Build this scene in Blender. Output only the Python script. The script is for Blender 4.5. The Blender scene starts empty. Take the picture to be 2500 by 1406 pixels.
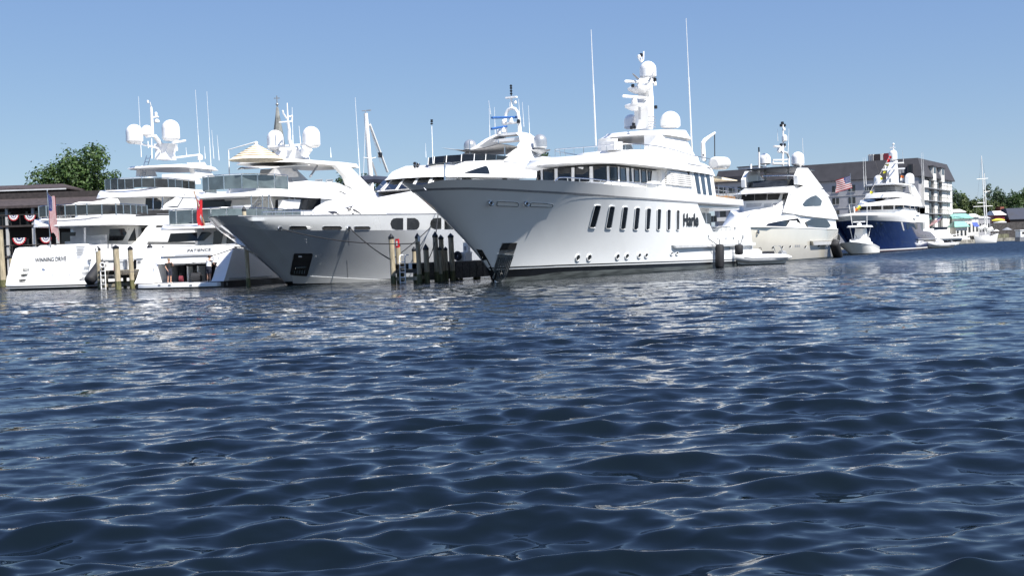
import bpy, bmesh, math, random
import numpy as np
from collections import namedtuple
from mathutils import Vector, Matrix
from mathutils.bvhtree import BVHTree
random.seed(7); np.random.seed(7)
sc = bpy.context.scene
COL = sc.collection
R = math.radians

# ------------------------------------------------------------------ camera
FPX = 2900.0                       # focal length in photograph pixels (2500 wide)
CAMZ = 1.75
PITCH = math.atan(88.0 / FPX); ROLL = R(1.9)
CAM = Vector((0, 0, CAMZ))
RM = Matrix.Rotation(R(90) - PITCH, 3, 'X') @ Matrix.Rotation(-ROLL, 3, 'Z')
cd = bpy.data.cameras.new('camera'); cam = bpy.data.objects.new('camera', cd); COL.objects.link(cam)
cd.sensor_width = 36.0; cd.lens = 36.0 * FPX / 2500.0
cd.clip_start = 0.1; cd.clip_end = 6000
cam.matrix_world = Matrix.Translation(CAM) @ RM.to_4x4()
sc.camera = cam

# ------------------------------------------------------------------ daylight
SUN_EL = R(52); SUN_H = Vector((0.70, -0.714)).normalized()
SUN_DIR = Vector((SUN_H.x * math.cos(SUN_EL), SUN_H.y * math.cos(SUN_EL), math.sin(SUN_EL)))
w = bpy.data.worlds.new('World'); sc.world = w; w.use_nodes = True
nt = w.node_tree; nt.nodes.clear()
sky = nt.nodes.new('ShaderNodeTexSky'); sky.sky_type = 'NISHITA'; sky.sun_disc = False
sky.sun_elevation = SUN_EL; sky.sun_rotation = math.atan2(SUN_H.x, SUN_H.y)
sky.altitude = 0; sky.air_density = 1.0; sky.dust_density = 0.0; sky.ozone_density = 2.5
# soften the sky's contrast and grade it to the hazy light blue of the day
sp_ = nt.nodes.new('ShaderNodeSeparateColor'); cb_ = nt.nodes.new('ShaderNodeCombineColor')
nt.links.new(sky.outputs[0], sp_.inputs[0])
for i_, (g_, k_) in enumerate(((.66, 1.047), (.62, 1.337), (.34, 2.94))):
    pw = nt.nodes.new('ShaderNodeMath'); pw.operation = 'POWER'; pw.inputs[1].default_value = g_
    ml = nt.nodes.new('ShaderNodeMath'); ml.operation = 'MULTIPLY'; ml.inputs[1].default_value = k_
    nt.links.new(sp_.outputs[i_], pw.inputs[0]); nt.links.new(pw.outputs[0], ml.inputs[0]); nt.links.new(ml.outputs[0], cb_.inputs[i_])
bg = nt.nodes.new('ShaderNodeBackground'); bg.inputs['Strength'].default_value = 0.0722
wo = nt.nodes.new('ShaderNodeOutputWorld')
nt.links.new(cb_.outputs[0], bg.inputs[0]); nt.links.new(bg.outputs[0], wo.inputs[0])
sl = bpy.data.lights.new('sun', 'SUN'); sl.energy = 5.0; sl.angle = R(0.5); sl.color = (1.0, 0.955, 0.89)
so = bpy.data.objects.new('sun', sl); COL.objects.link(so)
so.rotation_euler = SUN_DIR.to_track_quat('Z', 'Y').to_euler(); so.location = (0, 0, 80)
sc.view_settings.view_transform = 'Standard'; sc.view_settings.look = 'None'
sc.view_settings.exposure = 0.86; sc.view_settings.gamma = 1.0; sc.view_settings.use_curve_mapping = False
sc.cycles.sample_clamp_direct = 5; sc.cycles.sample_clamp_indirect = 4
sc.cycles.max_bounces = 6; sc.cycles.glossy_bounces = 3; sc.cycles.diffuse_bounces = 3

# ------------------------------------------------------------------ materials
def _new(name):
    m = bpy.data.materials.new(name); m.use_nodes = True
    nt = m.node_tree; b = nt.nodes['Principled BSDF']
    return m, nt, b

def mat(name, col, rough=0.4, metal=0.0, coat=0.0, var=0.06, scale=3.0, bump=0.0, bscale=20.0, spec=0.5, stretch=None, col2=None):
    """plain surface with a little mottling in colour and gloss"""
    m, nt, b = _new(name); N = nt.nodes; L = nt.links
    tc = N.new('ShaderNodeTexCoord'); src = tc.outputs['Object']
    if stretch:
        mp = N.new('ShaderNodeMapping'); mp.inputs['Scale'].default_value = stretch
        L.new(src, mp.inputs[0]); src = mp.outputs[0]
    nz = N.new('ShaderNodeTexNoise'); nz.inputs['Scale'].default_value = scale; nz.inputs['Detail'].default_value = 5
    L.new(src, nz.inputs[0])
    mx = N.new('ShaderNodeMix'); mx.data_type = 'RGBA'
    c = np.array(col[:3]); d = np.array(col2[:3]) if col2 else c * (1 - 2.2 * var)
    mx.inputs[6].default_value = (*d, 1); mx.inputs[7].default_value = (*np.minimum(c * (1 + var * .5), 1), 1)
    cr = N.new('ShaderNodeMapRange'); cr.inputs[1].default_value = .3; cr.inputs[2].default_value = .62
    L.new(nz.outputs[0], cr.inputs[0]); L.new(cr.outputs[0], mx.inputs[0]); L.new(mx.outputs[2], b.inputs['Base Color'])
    rr = N.new('ShaderNodeMapRange'); rr.inputs[3].default_value = rough * .85; rr.inputs[4].default_value = min(1, rough * 1.25)
    L.new(nz.outputs[0], rr.inputs[0]); L.new(rr.outputs[0], b.inputs['Roughness'])
    b.inputs['Metallic'].default_value = metal; b.inputs['Coat Weight'].default_value = coat
    b.inputs['Coat Roughness'].default_value = 0.05
    b.inputs['Specular IOR Level'].default_value = spec
    if bump:
        n2 = N.new('ShaderNodeTexNoise'); n2.inputs['Scale'].default_value = bscale; n2.inputs['Detail'].default_value = 4
        L.new(src, n2.inputs[0])
        bp = N.new('ShaderNodeBump'); bp.inputs['Strength'].default_value = bump; bp.inputs['Distance'].default_value = .05
        L.new(n2.outputs[0], bp.inputs['Height']); L.new(bp.outputs[0], b.inputs['Normal'])
    return m

M = {}
M['white'] = mat('white_gelcoat', (.80, .80, .79), .28, coat=.3, var=.02, scale=.7)
M['cream'] = mat('cream_gelcoat', (.78, .76, .71), .3, coat=.3, var=.02, scale=.7)
M['harle_hull'] = mat('pearl_white_hull', (.77, .79, .80), .14, coat=.8, var=.015, scale=.5, bump=.04, bscale=.9)
M['silver_hull'] = mat('silver_grey_hull', (.62, .65, .69), .10, metal=.40, coat=.7, var=.03, scale=.5, bump=.07, bscale=1.1)
M['silver_lit'] = mat('silver_grey_lit', (.60, .62, .63), .25, metal=.3, coat=.4, var=.02, scale=.5)  # hull paint copy that puts the upper band's sky reflection into its finish
M['beige_hull'] = mat('champagne_hull', (.56, .535, .47), .18, metal=.15, coat=.6, var=.02, scale=.5, bump=.02, bscale=.6)
M['navy_hull'] = mat('navy_blue_hull', (.004, .016, .105), .08, coat=1.0, var=.04, scale=.5, bump=.02, bscale=.7)
M['glass'] = mat('tinted_glass', (.010, .012, .014), .05, var=.2, scale=.8, spec=.55)
M['glass_blue'] = mat('blue_tinted_glass', (.035, .05, .07), .05, var=.2, scale=.6, spec=.8)
M['glass_grey'] = mat('smoked_glass', (.030, .033, .034), .06, var=.25, scale=1.2, spec=.7)
M['black'] = mat('black_paint', (.010, .011, .013), .35, var=.1)
M['boot'] = mat('black_boot_paint', (.008, .009, .011), .3, var=.15, scale=2)
M['wet'] = mat('weathered_antifouling', (.075, .085, .085), .35, var=.3, scale=2.5, stretch=(1, .15, 2))
M['rubber'] = mat('black_fender_fabric', (.014, .015, .019), .7, var=.2, scale=5, bump=.2, bscale=8)
M['rope'] = mat('dark_rope', (.020, .021, .024), .9, var=.2, scale=30)
M['rope_pale'] = mat('pale_rope', (.42, .40, .36), .9, var=.2, scale=30)
M['steel'] = mat('polished_stainless', (.62, .63, .64), .18, metal=1.0, var=.08, scale=4)
M['steel_dull'] = mat('dull_stainless', (.36, .37, .37), .4, metal=.7, var=.15, scale=4)
M['grey'] = mat('grey_trim', (.26, .27, .29), .45, var=.08)
M['lgrey'] = mat('pale_grey_panel', (.52, .53, .54), .4, var=.06)
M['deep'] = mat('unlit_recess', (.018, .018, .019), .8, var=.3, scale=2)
M['teak'] = mat('teak', (.30, .17, .08), .6, var=.2, scale=8)
M['canvas'] = mat('cream_canvas', (.72, .64, .48), .85, var=.05, scale=5)
M['canvas_grey'] = mat('grey_canvas', (.40, .40, .40), .85, var=.06, scale=4)
M['bluecover'] = mat('blue_radar_cover', (.02, .10, .32), .6, var=.1)
M['red'] = mat('red_plastic', (.55, .02, .03), .4, var=.1, scale=8)
M['wood'] = mat('weathered_piling_wood', (.40, .345, .24), .85, var=.22, scale=4, bump=.5, bscale=14, stretch=(3, 3, .35))
M['wood_wet'] = mat('algae_stained_wood', (.13, .13, .055), .7, var=.35, scale=5, bump=.5, bscale=14, stretch=(3, 3, .5))
M['wood_dark'] = mat('dark_dock_timber', (.11, .10, .085), .85, var=.3, scale=3, bump=.4, bscale=10, stretch=(.6, 3, 3))
M['plank'] = mat('grey_dock_plank', (.25, .235, .20), .85, var=.25, scale=3, bump=.3, bscale=12)
M['orange'] = mat('orange_plastic', (.7, .18, .04), .5)
M['yellow'] = mat('yellow_fabric', (.62, .58, .05), .7)
M['whiteplastic'] = mat('white_plastic', (.76, .76, .74), .4, var=.03)
M['tube_grey'] = mat('pale_grey_tube_fabric', (.60, .61, .62), .45, var=.05, scale=4)

# ------------------------------------------------------------------ mesh building
SZ = namedtuple('SZ', 's z')

class MB:
    def __init__(s): s.v = []; s.f = []; s.mi = []
    def add(s, V, F, mi=0):
        o = len(s.v); s.v += [tuple(p) for p in V]
        for f in F: s.f.append(tuple(i + o for i in f)); s.mi.append(mi)
    def box(s, c, d, rz=0, mi=0, rx=0, ry=0):
        x, y, z = d[0] / 2, d[1] / 2, d[2] / 2
        m = Matrix.Translation(Vector(c)) @ Matrix.Rotation(rz, 4, 'Z') @ Matrix.Rotation(ry, 4, 'Y') @ Matrix.Rotation(rx, 4, 'X')
        V = [m @ Vector(p) for p in ((-x,-y,-z),(x,-y,-z),(x,y,-z),(-x,y,-z),(-x,-y,z),(x,-y,z),(x,y,z),(-x,y,z))]
        s.add(V, ((3,2,1,0),(4,5,6,7),(0,1,5,4),(1,2,6,5),(2,3,7,6),(3,0,4,7)), mi)
    def box2(s, a, b, mi=0):
        c = [(p + q) / 2 for p, q in zip(a, b)]; d = [abs(p - q) for p, q in zip(a, b)]; s.box(c, d, 0, mi)
    def loft(s, rings, cap=True, closed=True, mi=0):
        n = len(rings[0]); V = [p for r in rings for p in r]; F = []
        for i in range(len(rings) - 1):
            for j in range(n if closed else n - 1):
                k = (j + 1) % n
                F.append((i*n+j, i*n+k, (i+1)*n+k, (i+1)*n+j))
        if cap and closed:
            F.append(tuple(range(n - 1, -1, -1))); o = (len(rings) - 1) * n; F.append(tuple(range(o, o + n)))
        s.add(V, F, mi)
    def tube(s, pts, r, n=6, mi=0):
        pts = [Vector(p) for p in pts]; k = len(pts)
        rs = r if isinstance(r, (list, tuple)) else [r] * k
        rings = []; up = Vector((0, 0, 1)); pu = None
        for i, p in enumerate(pts):
            d = (pts[min(i+1, k-1)] - pts[max(i-1, 0)])
            if d.length < 1e-9: d = Vector((0, 0, 1))
            d.normalize(); u = d.cross(up) if pu is None else pu - d * pu.dot(d)
            if u.length < 1e-2: u = d.cross(Vector((1, 0, 0)))
            u.normalize(); pu = u; v = d.cross(u)
            rings.append([p + (u * math.cos(a) + v * math.sin(a)) * rs[i] for a in (2*math.pi*j/n for j in range(n))])
        s.loft(rings, mi=mi)
    def lathe(s, c, prof, n=16, mi=0, axis=(0, 0, 1)):
        ax = Vector(axis).normalized(); q = Vector((0, 0, 1)).rotation_difference(ax); c = Vector(c)
        s.loft([[c + q @ Vector((max(r, 1e-4)*math.cos(a), max(r, 1e-4)*math.sin(a), z)) for a in (2*math.pi*j/n for j in range(n))] for r, z in prof], mi=mi)
    def prism(s, poly, vec, mi=0):
        n = len(poly); vec = Vector(vec); V = [Vector(p) for p in poly] + [Vector(p) + vec for p in poly]
        s.add(V, [tuple(range(n)), tuple(range(2*n-1, n-1, -1))] + [(i, i+n, (i+1) % n + n, (i+1) % n) for i in range(n)], mi)
    def ball(s, c, rad, n=10, m=7, mi=0):
        rad = rad if isinstance(rad, (tuple, list)) else (rad,) * 3
        s.loft([[(c[0]+rad[0]*math.sin(p)*math.cos(a), c[1]+rad[1]*math.sin(p)*math.sin(a), c[2]+rad[2]*math.cos(p))
                 for a in (2*math.pi*j/n for j in range(n))] for p in [math.pi*(.02+.96*i/m) for i in range(m+1)]], mi=mi)
    def mesh(s, name, mats, smooth=38):
        me = bpy.data.meshes.new(name); me.from_pydata(s.v, [], s.f)
        for m in (mats if isinstance(mats, (list, tuple)) else [mats]): me.materials.append(m)
        if any(s.mi): me.polygons.foreach_set('material_index', s.mi)
        bm = bmesh.new(); bm.from_mesh(me); bmesh.ops.recalc_face_normals(bm, faces=bm.faces); bm.to_mesh(me); bm.free()
        if smooth:
            me.polygons.foreach_set('use_smooth', [True] * len(me.polygons)); me.set_sharp_from_angle(angle=R(smooth))
        me.update(); return me
    def build(s, name, mats, parent=None, smooth=38):
        o = bpy.data.objects.new(name, s.mesh(name, mats, smooth)); COL.objects.link(o)
        if parent is not None: o.parent = parent
        return o

def tag(o, label=None, cat=None, group=None, kind=None):
    for k, v in (('label', label), ('category', cat), ('group', group), ('kind', kind)):
        if v: o[k] = v
    return o

def empty(name, loc, rz=0, label=None, cat=None, group=None):
    o = bpy.data.objects.new(name, None); COL.objects.link(o); o.location = loc; o.rotation_euler = (0, 0, rz)
    o.empty_display_size = .5
    return tag(o, label, cat, group)

def copy_tree(root, loc, rz, label=None, group=None):
    def cp(o, par):
        c = o.copy(); COL.objects.link(c)
        if par is not None: c.parent = par
        for ch in kids.get(o.name, []): cp(ch, c)
        return c
    kids = {}
    for o in bpy.data.objects:
        if o.parent is not None: kids.setdefault(o.parent.name, []).append(o)
    r = cp(root, None); r.location = loc; r.rotation_euler = (0, 0, rz)
    return tag(r, label, None, group)

# ------------------------------------------------------------------ surveying: pixel of the photograph -> ray -> place
def ray(px, py):
    return (RM @ Vector(((px - 1250) / FPX, (703 - py) / FPX, -1))).normalized()
def ground(px, py, z=0.0):
    d = ray(px, py); k = (z - CAMZ) / d.z
    return CAM + d * k
def at_depth(px, py, Y):
    d = ray(px, py); return CAM + d * (Y / d.y)

def roundpoly(pts, r, seg=3):
    if not r: return [Vector(p) for p in pts]
    out = []; n = len(pts); P = [Vector(p) for p in pts]
    for i in range(n):
        a, b, c = P[i-1], P[i], P[(i+1) % n]
        d1 = (a - b); d2 = (c - b); k = min(r, d1.length * .49, d2.length * .49)
        p, q = b + d1.normalized() * k, b + d2.normalized() * k
        for j in range(seg + 1):
            t = j / seg; out.append((1-t)**2 * p + 2*t*(1-t) * b + t*t * q)
    return out
def subdiv(pts, step):
    out = []; n = len(pts)
    for i in range(n):
        a, b = pts[i], pts[(i+1) % n]; k = max(1, int((b - a).length / step))
        out += [a + (b - a) * (j / k) for j in range(k)]
    return out
def outset(pts, d):
    n = len(pts); A = sum(pts[i].x * pts[(i+1) % n].y - pts[(i+1) % n].x * pts[i].y for i in range(n))
    sg = 1 if A > 0 else -1; out = []
    for i in range(n):
        a, b, c = pts[i-1], pts[i], pts[(i+1) % n]
        e1 = (b - a); e2 = (c - b)
        n1 = Vector((e1.y, -e1.x)) if e1.length > 1e-6 else Vector((0, 0)); n2 = Vector((e2.y, -e2.x)) if e2.length > 1e-6 else n1
        if n1.length: n1.normalize()
        if n2.length: n2.normalize()
        m = n1 + n2
        if m.length > 1e-6: m = m / max(.5, m.length_squared / 2 * 1.0)
        out.append(b + m * d * sg)
    return out

class Frame:
    """local axes: x = t (to the side seen from the water), y = s (along, away from the viewer), z up"""
    def __init__(f, loc, th_deg):
        f.o = Vector(loc); f.th = R(th_deg)
        f.mat = Matrix.Translation(f.o) @ Matrix.Rotation(-f.th, 4, 'Z'); f.inv = f.mat.inverted()
        f.bv = []
    def _ray(f, px, py):
        return f.inv @ CAM, f.inv.to_3x3() @ ray(px, py)
    def at_t(f, px, py, t):
        o, d = f._ray(px, py); return o + d * ((t - o.x) / d.x)
    def at_s(f, px, py, s):
        o, d = f._ray(px, py); return o + d * ((s - o.y) / d.y)
    def at_z(f, px, py, z):
        o, d = f._ray(px, py); return o + d * ((z - o.z) / d.z)
    def mpp(f, p):                      # metres per photograph pixel at local point p
        q = f.mat @ Vector(p); return (RM.transposed() @ (q - CAM)).z / -FPX
    def px(f, p):
        q = RM.transposed() @ ((f.mat @ Vector(p)) - CAM); return (1250 + FPX * q.x / -q.z, 703 - FPX * q.y / -q.z)
    def cast(f, px, py, on=None):
        o, d = f._ray(px, py); best = None
        for nm, b in f.bv:
            if on and nm not in on: continue
            h = b.ray_cast(o, d)
            if h[0] is not None and (best is None or h[3] < best[3]): best = h
        if best is None: return None
        n = best[1] if best[1].dot(d) < 0 else -best[1]
        return best[0], n
    def solid(f, mb, name=''):
        f.bv.append((name, BVHTree.FromPolygons(mb.v, mb.f)))

class Thing(Frame):
    def __init__(f, name, label, cat, loc, th, group=None):
        super().__init__(loc, th); f.root = empty(name, f.o, -f.th, label, cat, group)
    # ---- a storey / slab / roof traced by its upper and lower edge
    def tier(f, name, m, T, top, bot, nose=0, np_=2.0, nb=0.0, tail=0, tp=2.0, tb=0.0, r=.08, tum=0.0, n=44, parent=None, solid=True, tc=0.0):
        def conv(L):
            q = [(p.s, p.z) if isinstance(p, SZ) else tuple(f.at_t(p[0], p[1], p[2] if len(p) > 2 else T))[1:] for p in L]
            q.sort(); return np.array(q)
        a, b = conv(top), conv(bot)
        us = [.5 - .5 * math.cos(math.pi * i / n) for i in range(n + 1)]
        us = sorted(set([round(u, 5) for u in us] + [round((x - a[0, 0]) / max(1e-6, a[-1, 0] - a[0, 0]), 5) for x in a[:, 0]]
                        + [round((x - b[0, 0]) / max(1e-6, b[-1, 0] - b[0, 0]), 5) for x in b[:, 0]]))
        rings = []
        for u in us:
            st = a[0, 0] + (a[-1, 0] - a[0, 0]) * u; sb = b[0, 0] + (b[-1, 0] - b[0, 0]) * u
            zt = float(np.interp(st, a[:, 0], a[:, 1])); zb = float(np.interp(sb, b[:, 0], b[:, 1])); zb = min(zb, zt - .03)
            k = 1.0
            if nose and u < nose: x = 1 - u / nose; k = min(k, nb + (1 - nb) * max(0, 1 - x**np_) ** (1 / np_))
            if tail and u > 1 - tail: x = 1 - (1 - u) / tail; k = min(k, tb + (1 - tb) * max(0, 1 - x**tp) ** (1 / tp))
            w = max(.02, T * k); wt = max(.01, w - tum * k); rr = min(r, (zt - zb) * .45, wt * .5)
            sm = st + (sb - st) * rr / max(.01, zt - zb)
            half = [(w, sb, zb), (wt + (w - wt) * rr / max(.01, zt - zb), sm, zt - rr), (wt - rr * .3, st, zt - rr * .3), (wt - rr, st, zt), (wt * .4, st, zt + tc)]
            rings.append(half + [(-x, y, z) for x, y, z in reversed(half)])
        mb = MB(); mb.loft(rings)
        if solid: f.solid(mb, name)
        return mb.build(name, m, parent or f.root, 32)
    # ---- storey given by its deck plan (half outline from the forward centreline round to the aft centreline)
    def plate(f, name, m, plan, zb, zt, rp=0.0, inset=0.0, ds=0.0, r=.06, parent=None, solid=True, crown=0.0, smooth=30, seg=4):
        full = [Vector((t, s)) for t, s in plan] + [Vector((-t, s)) for t, s in reversed(plan) if abs(t) > .01]
        full = roundpoly(full, rp, seg) if rp else full
        Z = lambda q, s: q(s) if callable(q) else q
        s0 = min(p.y for p in full); s1 = max(p.y for p in full); tm = max(p.x for p in full); mid = (s0 + s1) / 2
        def ring(k, zf):                 # k: how far towards the top outline
            out = []
            for p in full:
                fx = (tm - inset * k) / tm; w_ = (s1 - p.y) / max(.01, s1 - s0)
                out.append((p.x * fx, p.y + ds * k * w_ - inset * .3 * k * (1 - w_), zf(p.y)))
            return out
        zb_ = lambda s: Z(zb, s); zt_ = lambda s: max(Z(zt, s), zb_(s) + .02)
        def shrink(R_, d): return [((x * (tm - d) / tm), mid + (y - mid) * (1 - 2 * d / max(.1, s1 - s0)), z) for x, y, z in R_]
        rings = [ring(0, zb_), ring(1, lambda s: zt_(s) - min(r, (zt_(s) - zb_(s)) * .4))]
        top = ring(1, zt_)
        if r: rings.append([(a[0], a[1], a[2] - min(r, .3) * .3) for a in shrink(top, r * .3)])
        rings.append(shrink(top, r)); 
        if crown: rings.append([(x * .5, mid + (y - mid) * .6, z + crown) for x, y, z in shrink(top, r)])
        mb = MB(); mb.loft(rings)
        if solid: f.solid(mb, name)
        return mb.build(name, m, parent or f.root, smooth)
    # ---- flat side profile extruded across
    def slab(f, name, m, T, poly, t0=None, parent=None, solid=True, smooth=30):
        """polygon traced in the plane t=T, extruded to t0 (default mirrored)"""
        t0 = -T if t0 is None else t0
        P = [(T, p.s, p.z) if isinstance(p, SZ) else f.at_t(p[0], p[1], T) for p in poly]
        mb = MB(); mb.prism(P, (t0 - T, 0, 0))
        if solid: f.solid(mb, name)
        return mb.build(name, m, parent or f.root, smooth)
    # ---- hull from its sheer line
    def hull(f, B, sheer, stern_top, stern_wl, zref=None, ent=(.45, 2.2, .6, 1.5), flare=1.6, rake=1.0, tailw=.9, nu=46, sternfirst=False):
        h = B / 2; s_bow = f.at_t(sheer[0][0], sheer[0][1], 0).y
        s_st = f.at_t(*stern_top, h * tailw).y; s_wl = f.at_t(*stern_wl, h * tailw * .97).y
        L = s_st - s_bow
        def shp(u, n, p): return 1.0 if u >= n else max(0, 1 - (1 - u / n) ** p) ** (1 / p)
        def tl(u): return 1 - (1 - tailw) * max(0, (u - .6) / .4) ** 2
        bs = lambda u: h * shp(u, ent[0], ent[1]) * tl(u)
        bw = lambda u: h * .97 * shp(u, ent[2], ent[3]) * tl(u)
        def line(pts):
            out = []
            for p in pts:
                t = h * .5
                for _ in range(40):
                    q = f.at_t(p[0], p[1], t); u = min(1, max(0, (q.y - s_bow) / L)); t = .5 * t + .5 * bs(u)
                out.append((u, q.z))
            out.sort(); return np.array(out)
        st = line(sheer); zr = line(zref) if zref else st
        f.h = dict(s_bow=s_bow, s_st=s_st, s_wl=s_wl, L=L, bs=bs, bw=bw, st=st, zr=zr, flare=flare, rake=rake, line=line, B=B)
        us = [(i / nu) ** 1.5 for i in range(nu + 1)]
        ins = []
        for u in st[:, 0]: ins += [u - 2e-4, u + 2e-4]
        f.h['us'] = sorted(set(min(1, max(0, u)) for u in us + ins))
        return f.h
    def hp(f, u, z, off=0.0, side=1):
        h = f.h; zr = float(np.interp(u, h['zr'][:, 0], h['zr'][:, 1])); v = min(1.15, max(0, z / zr))
        vt = min(v, h.get('vmax', 9)); t = h['bw'](u) + (h['bs'](u) - h['bw'](u)) * vt ** h['flare']
        s0 = h['s_wl'] * u; s1 = h['s_bow'] + h['L'] * u
        s = s0 + (s1 - s0) * v ** h['rake']
        if z < 0: t *= 1 + z * .25
        return (side * (t + off), s, z)
    def band(f, name, m, zlo, zhi, off=0.0, rows=10, u0=0, u1=1, transom=True, deck=False, solid=True, parent=None, dz=0.02, mt=None):
        """zlo / zhi: functions of u (height above water)"""
        us = [u for u in f.h['us'] if u0 <= u <= u1]; mb = MB()
        for sd in (1, -1):
            V = []; F = []; k = rows + 1
            for u in us:
                a, b = zlo(u), max(zlo(u) + .005, zhi(u))
                V += [f.hp(u, a + (b - a) * j / rows, off, sd) for j in range(k)]
            for i in range(len(us) - 1):
                for j in range(rows): F.append((i*k+j, (i+1)*k+j, (i+1)*k+j+1, i*k+j+1))
            mb.add(V, F)
        if transom and u1 >= 1:
            u = us[-1]; a, b = zlo(u), zhi(u)
            P = [f.hp(u, a + (b - a) * j / rows, off, 1) for j in range(rows + 1)]; Q = [(-x, y, z) for x, y, z in P]
            mb.add(P + Q, [(j, j+1, rows+1+j+1, rows+1+j) for j in range(rows)])
        if deck:
            V = []
            for u in us:
                p = f.hp(u, zhi(u) - dz, off - .01); V += [p, (-p[0], p[1], p[2])]
            mb.add(V, [(2*i, 2*i+1, 2*i+3, 2*i+2) for i in range(len(us) - 1)])
        if solid: f.solid(mb, name)
        return mb.build(name, m, parent or f.root, 30)
    def zline(f, pts):
        a = f.h['line'](pts); return lambda u: float(np.interp(u, a[:, 0], a[:, 1]))
    def ztop(f): a = f.h['st']; return lambda u: float(np.interp(u, a[:, 0], a[:, 1]))
    # ---- a pane / panel / mark lying on whatever surface of the thing is there
    def _hits(f, pts, on=None):
        H = [f.cast(p.x, p.y, on) for p in pts]; ok = [h for h in H if h]
        if not ok: return None
        c = sum((h[0] for h in ok), Vector()) / len(ok); nn = sum((h[1] for h in ok), Vector())
        nn = nn.normalized() if nn.length > 1e-6 else ok[0][1]
        # drop stray hits far off the local plane
        med = sorted(abs((h[0] - c).dot(nn)) for h in ok)[len(ok) // 2] + .45
        out = []
        for p, h in zip(pts, H):
            if h is None or abs((h[0] - c).dot(nn)) > max(.6, 3 * med):
                o, d = f._ray(p.x, p.y); k = (c - o).dot(nn) / d.dot(nn); h = (o + d * k, nn)
            out.append(h)
        return out, nn
    def decal(f, name, poly, m, off=.02, depth=.05, r=0, parent=None, step=14, frame=None, fm=None, fo=None, label=None, grid=None, on=None):
        if grid: return f._grid(name, poly, m, off, depth, parent, grid, frame, fm, label, on)
        P = subdiv(roundpoly(poly, r), step)
        h = f._hits(P, on)
        if h is None: print('decal missed', name, poly[0]); return None
        H, nn = h; n = len(P); mb = MB()
        F_ = [q + nn * off for q, _ in H]; Bk = [q - nn * depth for q, _ in H]
        mb.add(F_ + Bk, [tuple(range(n))] + [(i, i + n, (i+1) % n + n, (i+1) % n) for i in range(n)])
        me_o = mb.build(name, m, parent or f.root, 25)
        bm = bmesh.new(); bm.from_mesh(me_o.data); bmesh.ops.triangulate(bm, faces=[q for q in bm.faces if len(q.verts) > 4]); bm.to_mesh(me_o.data); bm.free()
        if label: me_o['label'] = label
        if frame:
            O = outset(P, frame); h2 = f._hits(O, on)
            if h2:
                H2 = h2[0]; fo = off + .02 if fo is None else fo; mb = MB()
                a = [q + nn * fo for q, _ in H]; b = [q + nn * fo for q, _ in H2]; c = [q - nn * depth for q, _ in H2]; d = [q - nn * depth for q, _ in H]
                V = a + b + c + d; F = []
                for i in range(n):
                    j = (i + 1) % n
                    F += [(i, j, n + j, n + i), (n + i, n + j, 2*n + j, 2*n + i), (3*n + i, 3*n + j, j, i)]
                mb.add(V, F); mb.build('frame', fm or M['white'], me_o, 25)
        return me_o
    def _grid(f, name, q, m, off, depth, parent, grid, frame, fm, label, on):
        """pane that follows a curved wall: corners top-left, top-right, bottom-right, bottom-left"""
        nu, nv = grid; a, b, c, d = [Vector(p) for p in q]; pts = []
        for j in range(nv + 1):
            for i in range(nu + 1):
                u, v = i / nu, j / nv; pts.append((a * (1-u) + b * u) * (1-v) + (d * (1-u) + c * u) * v)
        h = f._hits(pts, on)
        if h is None: print('pane missed', name, q[0]); return None
        H, nn = h; k = nu + 1; mb = MB(); n = len(pts)
        V = [p + nn * off for p, _ in H]; rim = list(range(nu)) + [nu + j * k for j in range(nv)] + [n - 1 - i for i in range(nu)] + [n - 1 - nu - j * k for j in range(nv)]
        V2 = [H[i][0] - nn * depth for i in rim]; F = [(j*k+i, j*k+i+1, (j+1)*k+i+1, (j+1)*k+i) for j in range(nv) for i in range(nu)]
        F += [(rim[i], n + i, n + (i + 1) % len(rim), rim[(i + 1) % len(rim)]) for i in range(len(rim))]
        mb.add(V + V2, F); o = mb.build(name, m, parent or f.root, 25)
        if label: o['label'] = label
        if frame:
            mb = MB(); loop = [H[i][0] + nn * (off + .01) for i in rim]; mb.tube(loop + [loop[0]], frame, 4); mb.build('frame', fm or M['white'], o, 0)
        return o
    def windows(f, polys, m=None, name='window', **k):
        return [f.decal(name, p, m or M['glass'], **k) for p in polys]
    def text(f, name, body, quad, m, off=.015, parent=None, bold=0.0, depth=.0):
        cu = bpy.data.curves.new(name, 'FONT'); cu.body = body; cu.offset = bold; cu.resolution_u = 4
        o = bpy.data.objects.new(name + '_tmp', cu); COL.objects.link(o)
        dg = bpy.context.evaluated_depsgraph_get(); dg.update()
        me = bpy.data.meshes.new_from_object(o.evaluated_get(dg)); bpy.data.objects.remove(o); bpy.data.curves.remove(cu)
        V = np.array([v.co[:] for v in me.vertices]); F = [tuple(p.vertices) for p in me.polygons]
        mn, mx = V.min(0), V.max(0); bpy.data.meshes.remove(me)
        tl_, tr_, br_, bl_ = [Vector(q) for q in quad]; pts = []
        for v in V:
            a = (v[0] - mn[0]) / (mx[0] - mn[0]); b = (v[1] - mn[1]) / max(1e-6, mx[1] - mn[1])
            pts.append((bl_ * (1-a) + br_ * a) * (1-b) + (tl_ * (1-a) + tr_ * a) * b)
        h = f._hits(pts)
        if h is None: print('text missed', body); return
        H, nn = h; mb = MB(); mb.add([q + nn * off for q, _ in H], F)
        return mb.build(name, m, parent or f.root, 0)
    # ---- round things placed by where they stand
    def pole(f, name, m, pts, t, r, n=6, parent=None):
        P = [p if isinstance(p, Vector) else f.at_t(p[0], p[1], p[2] if len(p) > 2 else t) for p in pts]
        mb = MB(); mb.tube(P, r, n); return mb.build(name, m, parent or f.root)
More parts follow.
